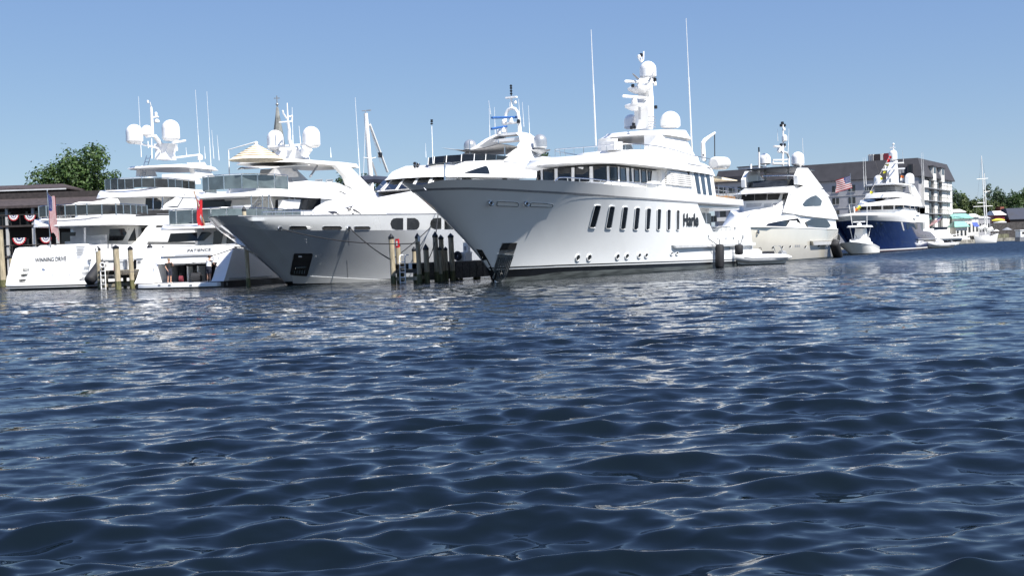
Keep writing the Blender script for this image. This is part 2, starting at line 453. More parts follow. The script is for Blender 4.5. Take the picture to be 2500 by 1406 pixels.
    def radome(f, name, cx, ytop, ybot, wpx, t, m=None, parent=None, base=.12, flat=1.0):
        p = f.at_t(cx, ybot, t); k = f.mpp(p); r = wpx * k / 2; H = (ybot - ytop) * k; b = H * base
        hem = min(r * 1.0, H * .62) * flat; cyl = H - hem
        prof = [(r * .55, 0), (r * .80, b * .25), (r * .96, b), (r, b * 1.05), (r, cyl)] + [(r * math.cos(a), cyl + hem * math.sin(a)) for a in (R(10 * i) for i in range(1, 10))]
        mb = MB(); mb.lathe(p, prof, 22); o = mb.build(name, m or M['white'], parent or f.root, 40)
        rb = MB(); rb.lathe(p, [(r * .965, b - .015), (r * 1.012, b - .01), (r * 1.012, b + .02), (r, b + .03)], 22); rb.build('seam', M['lgrey'], o)
        return o
    def whip(f, top, bot, t, r=.03, mid=None, parent=None):
        """thin whip antenna: stout lower section, thin upper one"""
        a = f.at_t(*bot, t); b = f.at_t(*top, t); c = a.lerp(b, .42 if mid is None else mid)
        mb = MB(); mb.tube([a, c], [r, r * .85], 6); o = mb.build('antenna', M['whiteplastic'], parent or f.root)
        mb = MB(); mb.tube([c, b], [r * .6, r * .32], 5); mb.build('whip', M['whiteplastic'], o)
        return o
    def rail(f, pts, h, m=None, r=.025, mids=1, every=1.4, name='railing', parent=None, r2=.6):
        P = [Vector(p) for p in pts]; mb = MB(); top = [p + Vector((0, 0, h)) for p in P]; mb.tube(top, r, 6)
        for k in range(1, mids + 1): mb.tube([p + Vector((0, 0, h * k / (mids + 1))) for p in P], r * r2, 4)
        acc = 0; last = None
        for i in range(len(P) - 1):
            seg = P[i+1] - P[i]; L = seg.length; d = acc
            while d <= L:
                q = P[i] + seg * (d / L); mb.tube([q, q + Vector((0, 0, h))], r * .8, 5); d += every
            acc = d - L
        q = P[-1]; mb.tube([q, q + Vector((0, 0, h))], r * .8, 5)
        return mb.build(name, m or M['steel'], parent or f.root)
    def at(f, px, py, t): return f.at_t(px, py, t)
# ------------------------------------------------------------------ water
FAR_K, FINE_K = 2.3, .40
def make_water():
    rng = np.random.RandomState(11)
    ys = [2.6]
    while ys[-1] < 60: ys.append(ys[-1] * 1.0034 + .0005)
    while ys[-1] < 1600: ys.append(ys[-1] * 1.03)
    ys = np.array(ys); nr = len(ys); nc = 960
    a = np.linspace(-1, 1, nc)
    X = a[None, :] * (ys[:, None] * .62 + 5.0); Y = np.repeat(ys[:, None], nc, 1)
    dy = np.gradient(ys); sp = np.maximum(dy, np.gradient(a)[0] * (ys * .62 + 5))
    Z = np.zeros_like(X); DX = np.zeros_like(X); DY = np.zeros_like(X)
    waves = []
    for lam, n, amp in ((4.0, 4, .0050), (2.4, 6, .0056), (1.4, 12, .0051), (.9, 16, .0043), (.58, 20, .0033), (.38, 24, .0018), (.25, 26, .00085), (.16, 28, .0004)):
        for _ in range(n):
            l = lam * rng.uniform(.75, 1.3); th = rng.normal(R(96), R(23)); waves.append((l, th, amp * rng.uniform(.5, 1.25), rng.uniform(0, 6.283)))
    # slow gusts make some patches rougher than others
    gust = np.zeros_like(X)
    for _ in range(10):
        l = rng.uniform(4, 14); th = rng.uniform(0, 6.28); gust += np.sin((X * math.cos(th) * .55 + Y * math.sin(th)) * 6.283 / l + rng.uniform(0, 6.28))
    gust = np.maximum(.25, 1 + .13 * gust)
    for l, th, A, ph in waves:
        fade = np.clip(l / (sp * 5.0) - .5, 0, 1)[:, None]
        if fade.max() <= 0: continue
        k = 6.283 / l; c, s_ = math.cos(th), math.sin(th); arg = k * (X * c + Y * s_) + ph
        g = gust if l < 1.3 else 1.0
        Z += A * np.cos(arg) * fade * g; q = .5 * A * np.sin(arg) * fade * g
        DX -= q * c; DY -= q * s_
    V = np.stack([X + DX, Y + DY, Z], -1).reshape(-1, 3)
    i = np.arange(nr - 1)[:, None] * nc + np.arange(nc - 1)[None, :]
    F = np.stack([i, i + 1, i + nc + 1, i + nc], -1).reshape(-1, 4)
    me = bpy.data.meshes.new('water'); me.vertices.add(len(V)); me.vertices.foreach_set('co', V.astype(np.float32).ravel())
    me.loops.add(F.size); me.polygons.add(len(F)); me.loops.foreach_set('vertex_index', F.ravel().astype(np.int32))
    me.polygons.foreach_set('loop_start', np.arange(0, F.size, 4, dtype=np.int32))
    me.polygons.foreach_set('use_smooth', np.ones(len(F), dtype=bool))
    me.update(calc_edges=True); me.validate()
    m, nt, b = _new('harbour_water'); N = nt.nodes; L = nt.links
    b.inputs['Base Color'].default_value = (.0035, .0068, .0095, 1); b.inputs['Roughness'].default_value = .035
    b.inputs['IOR'].default_value = 1.333
    tc = N.new('ShaderNodeTexCoord')
    def ripple(scale, sx, sy, detail, rot):
        mp = N.new('ShaderNodeMapping'); mp.inputs['Scale'].default_value = (sx, sy, 1); mp.inputs['Rotation'].default_value = (0, 0, R(rot))
        L.new(tc.outputs['Object'], mp.inputs[0]); n = N.new('ShaderNodeTexNoise'); n.inputs['Scale'].default_value = scale
        n.inputs['Detail'].default_value = detail; n.inputs['Roughness'].default_value = .55; L.new(mp.outputs[0], n.inputs[0]); return n.outputs[0]
    def slopes(scale, sx, sy, detail, rot, k):
        mp = N.new('ShaderNodeMapping'); mp.inputs['Scale'].default_value = (sx, sy, 1); mp.inputs['Rotation'].default_value = (0, 0, R(rot))
        L.new(tc.outputs['Object'], mp.inputs[0]); n = N.new('ShaderNodeTexNoise'); n.inputs['Scale'].default_value = scale
        n.inputs['Detail'].default_value = detail; n.inputs['Roughness'].default_value = .6; L.new(mp.outputs[0], n.inputs[0])
        sb = N.new('ShaderNodeVectorMath'); sb.operation = 'SUBTRACT'; sb.inputs[1].default_value = (.5, .5, .5); L.new(n.outputs[1], sb.inputs[0])
        ml = N.new('ShaderNodeVectorMath'); ml.operation = 'MULTIPLY'; ml.inputs[1].default_value = (k * .7, k, 0); L.new(sb.outputs[0], ml.inputs[0])
        return ml.outputs[0]
    # the mesh carries the waves near by; farther out, where it is too coarse, ripple slopes take over
    sep = N.new('ShaderNodeSeparateXYZ'); L.new(tc.outputs['Object'], sep.inputs[0])
    far = N.new('ShaderNodeMapRange'); far.inputs[1].default_value = 9; far.inputs[2].default_value = 60; far.inputs[3].default_value = 0; far.inputs[4].default_value = 1
    L.new(sep.outputs[1], far.inputs[0])
    s1 = slopes(2.8, .45, 1, 4, 4, FAR_K); s2 = slopes(7.0, .45, 1, 3, -8, FINE_K)
    sc_ = N.new('ShaderNodeVectorMath'); sc_.operation = 'SCALE'; L.new(s1, sc_.inputs[0]); L.new(far.outputs[0], sc_.inputs['Scale'])
    ad = N.new('ShaderNodeVectorMath'); ad.operation = 'ADD'; L.new(sc_.outputs[0], ad.inputs[0]); L.new(s2, ad.inputs[1])
    # at a grazing view only the near faces of distant waves are seen: fold the far relief to that side
    ab = N.new('ShaderNodeVectorMath'); ab.operation = 'ABSOLUTE'; L.new(ad.outputs[0], ab.inputs[0])
    fl = N.new('ShaderNodeVectorMath'); fl.operation = 'MULTIPLY'; fl.inputs[1].default_value = (1, -1, 0); L.new(ab.outputs[0], fl.inputs[0])
    f2 = N.new('ShaderNodeVectorMath'); f2.operation = 'ADD'; f2.inputs[1].default_value = (0, -.14, 0); L.new(fl.outputs[0], f2.inputs[0]); fl = f2
    ln = N.new('ShaderNodeMapRange'); ln.inputs[1].default_value = 55; ln.inputs[2].default_value = 140; L.new(sep.outputs[1], ln.inputs[0])
    sy1 = N.new('ShaderNodeSeparateXYZ'); L.new(ad.outputs[0], sy1.inputs[0]); sy2 = N.new('ShaderNodeSeparateXYZ'); L.new(fl.outputs[0], sy2.inputs[0])
    mxy = N.new('ShaderNodeMix'); mxy.data_type = 'FLOAT'; L.new(ln.outputs[0], mxy.inputs[0]); L.new(sy1.outputs[1], mxy.inputs[2]); L.new(sy2.outputs[1], mxy.inputs[3])
    cx = N.new('ShaderNodeCombineXYZ'); L.new(sy1.outputs[0], cx.inputs[0]); L.new(mxy.outputs[0], cx.inputs[1]); ad = cx
    ge = N.new('ShaderNodeNewGeometry'); a2 = N.new('ShaderNodeVectorMath'); a2.operation = 'ADD'; L.new(ad.outputs[0], a2.inputs[0]); L.new(ge.outputs['Normal'], a2.inputs[1])
    no = N.new('ShaderNodeVectorMath'); no.operation = 'NORMALIZE'; L.new(a2.outputs[0], no.inputs[0]); L.new(no.outputs[0], b.inputs['Normal'])
    me.materials.append(m)
    o = bpy.data.objects.new('water', me); COL.objects.link(o); tag(o, 'dark blue rippled harbour water in front of the moored yachts', 'water', kind='structure')
    return o
make_water()
# ------------------------------------------------------------------ large white yacht, bow to the left
def build_harle():
    f = Thing('motor_yacht', 'large white yacht lettered Harle with eight slanted slot windows along its hull', 'yacht', ground(1213, 688), 29, 'yachts moored in a row')
    W = M['white']
    zref = [(1040, 464), (1140, 461), (1300, 468), (1500, 481), (1700, 495), (1830, 504)]
    sheer = [(1040, 464), (1140, 461), (1300, 468), (1500, 481), (1702, 495), (1712, 546), (1722, 547), (1727, 566), (1783, 566), (1786, 554), (1828, 553)]
    f.hull(8.8, sheer, (1828, 553), (1843, 645), zref, ent=(.43, 2.1, .62, 1.4), flare=1.95, rake=1.12, tailw=.93)
    z1 = f.zline([(1213, 683), (1300, 671), (1700, 649.5), (1843, 640)]); z2 = f.zline([(1213, 662), (1300, 658), (1700, 642), (1840, 636)])
    z3 = f.zline([(1205, 657), (1244, 656), (1300, 653), (1700, 637.8), (1840, 632)])
    f.band('bottom_paint', M['wet'], lambda u: -.5, z1, rows=3)
    f.band('boot_stripe', M['boot'], z1, z2, rows=2)
    f.band('hull', M['harle_hull'], z2, f.ztop(), rows=16, deck=True)
    f.band('pin_stripe', M['boot'], lambda u: z3(u) - .035, lambda u: z3(u) + .035, off=.012, rows=1, solid=False)
    zt = lambda u: float(np.interp(u, f.h['zr'][:, 0], f.h['zr'][:, 1]))
    # dark rubbing strake under the bulwark and the white bulwark above it
    ur = (f.at_t(1812, 504, 4.0).y - f.h['s_bow']) / f.h['L']
    f.band('rubbing_strake', M['grey'], lambda u: zt(u) - .05, lambda u: zt(u) + .06, off=.035, rows=1, u1=ur, transom=False)
    bt = f.zline([(1040, 452), (1052, 446), (1100, 441), (1300, 442), (1370, 443), (1450, 449), (1530, 456), (1625, 461), (1700, 474), (1800, 487), (1812, 488)])
    f.band('bulwark', W, lambda u: zt(u) + .06, bt, off=.02, rows=3, u1=ur, deck=True, dz=.35, transom=False)
    # upper-deck slab carried aft over the open side deck, house below it
    f.plate('upper_deck', W, [(0, 21.0), (4.08, 21.0), (4.08, 33.6), (3.6, 34.8), (0, 35.0)], 4.62, 4.92, r=.05)
    f.plate('upper_bulwark', W, [(0, 24.6), (4.1, 24.6), (4.1, 33.6), (3.6, 34.8), (0, 35.0)], 4.925, lambda s: 5.75 - .01 * s, r=.05)
    f.plate('main_deck_house', W, [(0, 14.0), (3.0, 14.0), (3.0, 29.2), (0, 29.6)], 2.2, 4.615, r=.02)
    # black stem guard
    f.decal('stem_guard', [(1163, 608), (1177, 610), (1190, 632), (1206, 664), (1211, 688), (1204, 690), (1186, 650)], M['boot'], off=.03, step=8)
    # anchor pocket
    f.decal('anchor_plate', [(1226, 593), (1263, 592), (1259, 606), (1240, 656), (1232, 688), (1208, 688), (1203, 662)], M['steel_dull'], off=.02, step=8, label='ribbed steel anchor plate')
    f.decal('anchor_pocket', [(1228, 594), (1262, 593), (1256, 609), (1219, 610)], M['deep'], off=.035, r=2)
    for i in range(9):
        x0 = 1214 + 4.5 * i; x1 = 1203 + 3.6 * i
        f.decal('wear_bar', [(x0, 626), (x0 + 2, 626), (x1 + 2, 680), (x1, 680)], M['steel'], off=.05, step=20)
    f.decal('anchor_bar', [(1214, 620.5), (1253, 621.5), (1253, 624), (1213, 623)], M['steel'], off=.07)
    # hull openings forward
    f.decal('bulwark_port', [(1214, 492), (1259, 494), (1265, 497), (1264, 503), (1213, 501.5)], M['whiteplastic'], off=.02, r=2, frame=1.2, fm=M['steel'])
    f.decal('bulwark_port', [(1296, 495.5), (1326, 496.5), (1349, 500), (1347, 505), (1294, 503)], M['whiteplastic'], off=.02, r=2, frame=1.2, fm=M['steel'])
    for cx, cy in ((1197, 493.5), (1284, 495.5)):
        h = f.cast(cx, cy); n = h[1]; mb = MB(); ring = []
        k = f.mpp(h[0]); u = Vector((0, 1, 0)); v = Vector((0, 0, 1))
        for a in range(17):
            a = 2 * math.pi * a / 16; ring.append(h[0] + n * .1 + u * 9.5 * k * math.cos(a) + v * 5.2 * k * math.sin(a))
        mb.tube(ring, 2.2 * k, 8); o = mb.build('fairlead', M['steel'], f.root)
        f.decal('fairlead_opening', [(cx - 4, cy - 2), (cx, cy - 4), (cx + 4, cy - 2), (cx + 4, cy + 2), (cx, cy + 4), (cx - 4, cy + 2)], M['deep'], off=.03, parent=o)
    # tall hull windows
    HW = [((1452, 501), (1466, 502), (1452, 556), (1438, 555)), ((1488, 503), (1500, 504), (1491, 558), (1478, 557)), ((1521, 505), (1532, 506), (1525, 560), (1514, 559)),
          ((1551, 507), (1561, 508), (1556, 561), (1546, 560)), ((1578, 508.5), (1588, 509.5), (1584, 561.5), (1576, 561)), ((1604, 510), (1612.5, 511), (1610, 562), (1603, 561.5)),
          ((1628, 511.5), (1636, 512.5), (1634.5, 562.5), (1628, 562)), ((1650.5, 513), (1657.5, 514), (1656.5, 562.5), (1651, 562))]
    for q in HW:
        f.decal('hull_window', q, M['glass'], off=.012, r=3.5, step=10, frame=1.1, fm=M['harle_hull'], fo=.06)
    for cx, cy, s in ((1410, 629, 5), (1438, 628.5, 5), (1507, 626.5, 4.4), (1530, 625.5, 4.2), (1560, 624, 3.8), (1577, 623.5, 3.6), (1639, 619, 2.6), (1652, 618.5, 2.6)):
        c = [(cx + s * .95 * math.cos(a) + s * .25 * math.sin(a) * -1, cy + s * 1.45 * math.sin(a)) for a in (R(45 * i) for i in range(8))]
        f.decal('porthole', c, M['glass_grey'], off=.012, step=4, frame=1.3, fm=M['harle_hull'], fo=.06)
    f.text('ship_name', 'Harle', [(1667, 521), (1704, 521), (1704, 553), (1667, 552)], M['black'], off=.06, bold=.04)
    # lower rubbing rail, aft gear
    f.decal('quarter_rail', [(1639, 598.5), (1838, 592), (1838, 599), (1643, 606)], M['harle_hull'], off=.22, step=12)
    f.decal('shaded_rail_face', [(1640, 599.5), (1836, 593.5), (1836, 599), (1644, 605.5)], M['lgrey'], off=.235, step=12)  # pale grey stands for shade on the rail's lower face
    f.decal('rail_light', [(1719, 598), (1724, 598), (1724, 601), (1719, 601)], M['whiteplastic'], off=.26)
    f.decal('panel_seam', [(1748, 566), (1749.5, 566), (1749.5, 578), (1748, 578)], M['grey'], off=.02)
    for x, y, w, hh in ((1728, 577, 2, 6), (1751, 583, 2, 2), (1771, 582, 2, 2), (1789, 582, 2, 4), (1793, 557, 1.5, 6), (1812, 578, 2, 7), (1780, 606, 2, 3)):
        f.decal('hull_fitting', [(x, y - hh / 2), (x + w, y - hh / 2), (x + w, y + hh / 2), (x, y + hh / 2)], M['steel_dull'], off=.04)
    # aft main-deck glazing and its rail
    for q in (((1711, 520), (1722, 520), (1724, 549), (1714, 549)), ((1725, 520.5), (1735, 521), (1737, 566), (1728, 566)), ((1738, 521.5), (1747, 522), (1749, 566), (1741, 566))):
        f.decal('deck_window', q, M['glass_blue'], off=.02, r=1.2, step=12, on=('main_deck_house',))
    a = f.at_t(1723, 566, 4.0); b = f.at_t(1783, 566, 4.0); f.rail([a, b], f.at_t(1723, 553, 4.0).z - a.z, mids=2, every=1.2, r=.03)
    f.decal('overhang_bracket', [(1795, 516), (1803, 515.5), (1797, 521)], M['grey'], off=.02)
    # ---- wheelhouse storey
    f.plate('wheelhouse', W, [(0, 9.7), (1.4, 9.85), (2.35, 10.25), (2.9, 11.1), (2.95, 17.7), (3.1, 19.0), (3.1, 25.5), (0, 25.5)], 5.0, 7.22, r=.02, inset=.1, ds=.18)
    f.plate('wing_house', W, [(0, 18.6), (3.45, 18.6), (3.85, 19.3), (3.9, 24.4), (3.9, 28.6), (0, 28.8)], 5.0, 7.3, r=.02, inset=.25)
    f.plate('bridge_roof', W, [(0, 7.6), (1.3, 7.8), (2.5, 8.6), (3.4, 10.2), (3.72, 12.5), (3.95, 17), (4.0, 26.5), (3.6, 29.2), (2.6, 29.6), (0, 29.6)],
            lambda s: 7.36 - max(0, s - 16) * .012, lambda s: 7.75 + min(.75, max(0, s - 8) * .14) - max(0, s - 19) * .055, r=.14, inset=.25, ds=.5)
    for q in (((1313.5, 419), (1319.5, 417), (1320, 441), (1311.5, 441)), ((1327, 415.5), (1353, 413), (1353, 441), (1327, 441.5)), ((1363, 411.5), (1394, 409.5), (1394, 442.5), (1363, 442)),
              ((1404, 408), (1438, 407), (1438, 443), (1404, 443)), ((1448.5, 407), (1480, 406.5), (1481, 443.5), (1449.5, 443)), ((1488, 407), (1506, 408), (1507, 442), (1489, 442))):
        f.decal('wheelhouse_window', q, M['glass'], off=.03, grid=(6, 3), frame=.035, fm=M['black'], on=('wheelhouse',))
    for q in (((1512.5, 408.5), (1526, 410.5), (1528, 443), (1513.5, 443)), ((1535.5, 410), (1539, 411), (1541, 443.5), (1537, 443.5)), ((1547, 412.5), (1558.5, 413.5), (1560, 444.5), (1548, 444)),
              ((1564, 414), (1576, 415), (1577, 446.5), (1565.5, 446)), ((1580.5, 416.5), (1590, 418), (1586.5, 448), (1582.5, 447.5))):
        f.decal('side_window', q, M['glass_blue'], off=.03, grid=(3, 3), frame=.03, fm=M['black'], on=('wheelhouse',))
    for x, y in ((1309, 408), (1336, 404), (1376, 401), (1419, 398), (1465, 397)):
        f.decal('wiper_lamp', [(x, y), (x + 3, y), (x + 5.5, y + 8), (x + 2.5, y + 8)], M['grey'], off=.14, depth=.02, on=('wheelhouse',))
    # louvre panel
    f.decal('louvre_shade', [(1623.5, 411), (1683, 418), (1688, 456), (1623.5, 450.5)], M['deep'], off=.02, depth=.02, on=('wing_house',))  # flat black sheet stands for the shade between the slats
    for i in range(8):
        y0 = 413 + 4.9 * i; y1 = 420.5 + 4.75 * i
        f.decal('louvre_slat', [(1623.5, y0), (1684 + .6 * i, y1), (1684 + .6 * i, y1 + 2.9), (1623.5, y0 + 2.9)], W, off=.16, depth=.06, on=('wing_house',))
    f.decal('wing_screen', [(1684.5, 417), (1730, 425), (1740, 481), (1697, 476)], W, off=.12, depth=.1, on=('wing_house',))
    for q in (((1690, 421), (1700, 422.5), (1707.5, 475), (1699, 474)), ((1705, 423.5), (1714.5, 425), (1721, 477), (1713, 476)), ((1719.5, 426), (1728, 427), (1735, 478), (1727, 477.5))):
        f.decal('raked_window', q, M['glass_blue'], off=.14, r=1, step=14, on=('wing_house',))
    f.decal('deck_seam', [(1680, 399), (1740, 410), (1740, 411.5), (1680, 400.5)], M['grey'], off=.01)
    f.slab('deck_locker', W, 3.7, [(1594, 447), (1599, 442), (1611, 443), (1613, 450), (1594, 449)], 3.2)
    # ---- sundeck arch, hardtop
    f.plate('hardtop', W, [(0, 19.6), (1.2, 19.75), (2.2, 20.2), (2.75, 21.2), (2.85, 26.0), (2.2, 27.4), (0, 27.8)], 10.0, lambda s: 10.36 + .06 * max(0, s - 20), r=.14, inset=.35, ds=.5)
    for sd in (1, -1):
        mb = MB(); mb.loft([[(sd * (x + o), y, z) for x, y in pl] for z, o, pl in ((8.3, .25, [(1.0, 20.4), (2.6, 20.9), (2.7, 27.2), (1.9, 27.2), (1.7, 22.2)]), (10.0, 0, [(1.35, 20.2), (2.5, 20.5), (2.6, 25.6), (2.0, 25.6), (1.8, 21.6)]))])
        f.solid(mb); mb.build('arch_leg', W, f.root, 30)
    f.plate('sundeck_coaming', W, [(0, 14.6), (1.5, 15.0), (2.6, 16.2), (3.0, 18.5), (3.0, 27.6), (0, 28)], 8.0, lambda s: 8.62 + .03 * min(6, s - 15), r=.1, inset=.2, ds=.4)
    f.slab('grab_locker', M['lgrey'], 1.6, [(1500, 346), (1520, 346), (1520, 366), (1500, 366)], .6)
    f.slab('speaker', W, 2.3, [(1494, 339), (1508, 338), (1508, 345), (1494, 345)], 1.9)
    f.pole('support', M['white'], [(1598, 330), (1598, 366)], 0, .1, 8)
    f.decal('roof_light', [(1597, 331), (1610, 330), (1610, 337), (1598, 337)], M['whiteplastic'], off=.0)
    # rails
    zd = lambda px, py, t: f.at_t(px, py, t)
    half = [(0, 12.6), (1.6, 12.9), (2.7, 13.6), (3.3, 14.8), (3.55, 17), (3.6, 20), (3.6, 24), (3.4, 28.6)]
    zr_ = lambda s: 7.75 + min(.75, max(0, s - 8) * .14) - max(0, s - 19) * .055
    mb = MB()
    for sd in (1, -1):
        P = [Vector((sd * t, s, max(8.56, zr_(s) + .35))) for t, s in half]; mb.tube(P, .028, 6)
        for i in range(len(P)):
            for q in ([P[i]] if i == len(P) - 1 else [P[i], P[i].lerp(P[i+1], .5)]): mb.tube([q, (q.x, q.y, zr_(q.y) - .05)], .02, 5)
    mb.build('sundeck_rail', M['steel'], f.root)
    pts = [(1354, 443), (1364, 434), (1380, 433.5), (1440, 437), (1500, 443.5), (1560, 448), (1622, 453)]
    mb = MB(); up = [zd(*p, 4.15) for p in pts]; mb.tube(up, .035, 6)
    for p in ((1386, 434, 443), (1415, 436, 446), (1440, 437.5, 448), (1466, 440, 450), (1492, 443, 453), (1515, 445, 455), (1545, 447, 457), (1580, 450, 459), (1605, 452, 461)):
        mb.tube([zd(p[0], p[1], 4.15), zd(p[0] + .5, p[2], 4.15)], .028, 5)
    mb.build('side_deck_rail', M['steel'], f.root)
    # jack staff at the bow
    f.pole('jack_staff', M['steel'], [(1086, 400), (1086, 446)], .3, .05)
    # ---- mast tower: forward face in shade, side bright
    g = lambda x, y, t=0: f.at_t(x, y, t)
    mb = MB(); rows = [(316, 1545, 1600), (290, 1543, 1603), (262, 1541, 1602), (240, 1553, 1601), (220, 1552, 1599), (200, 1553, 1597), (192, 1556, 1602)]
    rings = []
    for y, xl, xr in rows:
        c = g((xl + xr) / 2, y); k = f.mpp(c); wd = (xr - xl) * k; a = wd * .62; b = wd * .55
        rings.append([(a/2, c.y - b/2, c.z), (a/2, c.y + b/2, c.z), (a/2 - .15, c.y + b/2 + .2, c.z), (-a/2 + .15, c.y + b/2 + .2, c.z), (-a/2, c.y + b/2, c.z), (-a/2, c.y - b/2, c.z)])
    mb.loft(rings[::-1]); f.solid(mb); mast = mb.build('mast', W, f.root, 30)
    for (xl, xr, yt, yb) in ((1537, 1570, 256, 264), (1546, 1575, 214, 222)):
        a = g(xl, yt); b = g(xr, yb); mb = MB(); k = f.mpp(a); c = (a + b) / 2
        mb.lathe((0, c.y, c.z), [(.4, -.32), (.85, -.08), (.9, .08), (.82, .14)], 14); mb.build('mast_platform', W, mast)
    for (x0, y0, x1, y1) in ((1525, 199, 1602, 202), (1520, 235, 1580, 240)):
        a = g(x0, y0, .35); b = g(x1, y1, .35); mb = MB(); mb.tube([a, a.lerp(b, .04), b.lerp(a, .04), b], [.05, .11, .11, .05], 8); ra = mb.build('radar_scanner', W, mast)
        c = a.lerp(b, .45); mb = MB(); mb.lathe(c - Vector((0, 0, .5)), [(.2, 0), (.22, .2), (.14, .42)], 10); mb.build('radar_base', W, ra)
    f.radome('satellite_dome', 1582.5, 150, 193, 41, 0, parent=mast)
    f.radome('satellite_dome', 1637, 272, 314, 49, 1.6)
    f.radome('satellite_dome', 1541, 280, 316, 34, -1.6)
    f.radome('camera_dome', 1550, 241, 256, 13, .3, parent=mast)
    mb = MB()
    for (a, b) in (((1566, 153), (1566, 136)), ((1566, 153), (1560, 146)), ((1560, 146), (1560, 138)), ((1566, 152), (1571, 146)), ((1571, 146), (1571.5, 126))):
        mb.tube([g(*a), g(*b)], .055, 6)
    mb.build('mast_head', W, mast)
    for x, y, m_ in ((1565.5, 135, 'black'), (1560, 139, 'whiteplastic'), (1599, 195, 'black'), (1545, 210, 'black'), (1601, 262, 'black'), (1547, 304, 'black'), (1542, 312, 'black'), (1549, 311, 'black'), (1599, 206, 'whiteplastic')):
        c = g(x, y, .5); mb = MB(); mb.lathe(c - Vector((0, 0, .13)), [(.08, 0), (.13, .04), (.13, .22), (.08, .26)], 10); mb.build('navigation_lamp', M[m_], mast)
    for a, b in (((1558, 193), (1545, 181)), ((1587, 193), (1596, 177))):
        f.pole('horn', M['grey'], [(a[0], a[1], .6), (b[0], b[1], .6)], .6, [.09, .05], 6, mast)
    mb = MB()
    for y in (285, 291.5, 298, 304, 310): mb.tube([g(1584, y, 1.0), g(1592, y - .6, 1.0), g(1600, y + 1.5, .9)], .035, 5)
    mb.build('mast_rungs', M['grey'], mast)
    mb = MB()
    for y in (288, 293.5, 299): mb.box(g(1548.5, y, .62), (.06, .35, .10))
    mb.box(g(1562, 277, .8), (.06, .3, .9)); mb.build('mast_vent', M['grey'], mast)
    # whips, crane, life raft
    f.whip((1443, 73), (1455, 356), 2.6, .06, .53); f.whip((1675, 45), (1690, 380), 2.6, .06, .57)
    mb = MB(); mb.tube([g(1718, 393, 3), g(1717, 375, 3), g(1716, 350, 3), g(1720, 343, 3), g(1732, 334, 3), g(1745, 325, 3)], [.16, .19, .17, .17, .14, .1], 8); cr = mb.build('davit_crane', W, f.root)
    mb = MB(); mb.tube([g(1744.5, 328, 3), g(1745, 384, 3)], .04, 5); mb.build('crane_cable', M['rope'], cr)
    mb = MB(); mb.tube([g(1717, 377, 3.05), g(1722, 393, 3.05)], .09, 6); mb.build('crane_ram', M['black'], cr)
    a = g(1743, 399, 3.2); b = g(1771, 399, 3.2); mb = MB(); mb.tube([a, a.lerp(b, .06), b.lerp(a, .06), b], [.35, .52, .52, .35], 12); lr = mb.build('life_raft_canister', M['whiteplastic'], f.root)
    mb = MB(); mb.box(g(1758, 408, 3.2), (.8, .9, .12)); mb.build('cradle', M['white'], lr)
    f.tier('aft_awning', M['canvas'], 2.8, [(1735, 428), (1770, 434), (1800, 440)], [(1735, 433), (1770, 440), (1800, 442)], r=.03)
    f.slab('deck_bench', M['teak'], 3.3, [(1742, 476), (1757, 478), (1757, 484), (1742, 482)], 2.0)
    f.slab('deck_chair', M['teak'], 2.6, [(1776, 478), (1795, 480), (1795, 487), (1770, 485)], 1.0)
    a = f.at_t(1742, 482, 3.7); b = f.at_t(1808, 490, 3.7); f.rail([a, b], .95, mids=2, every=1.2)
    return f
HARLE = build_harle()
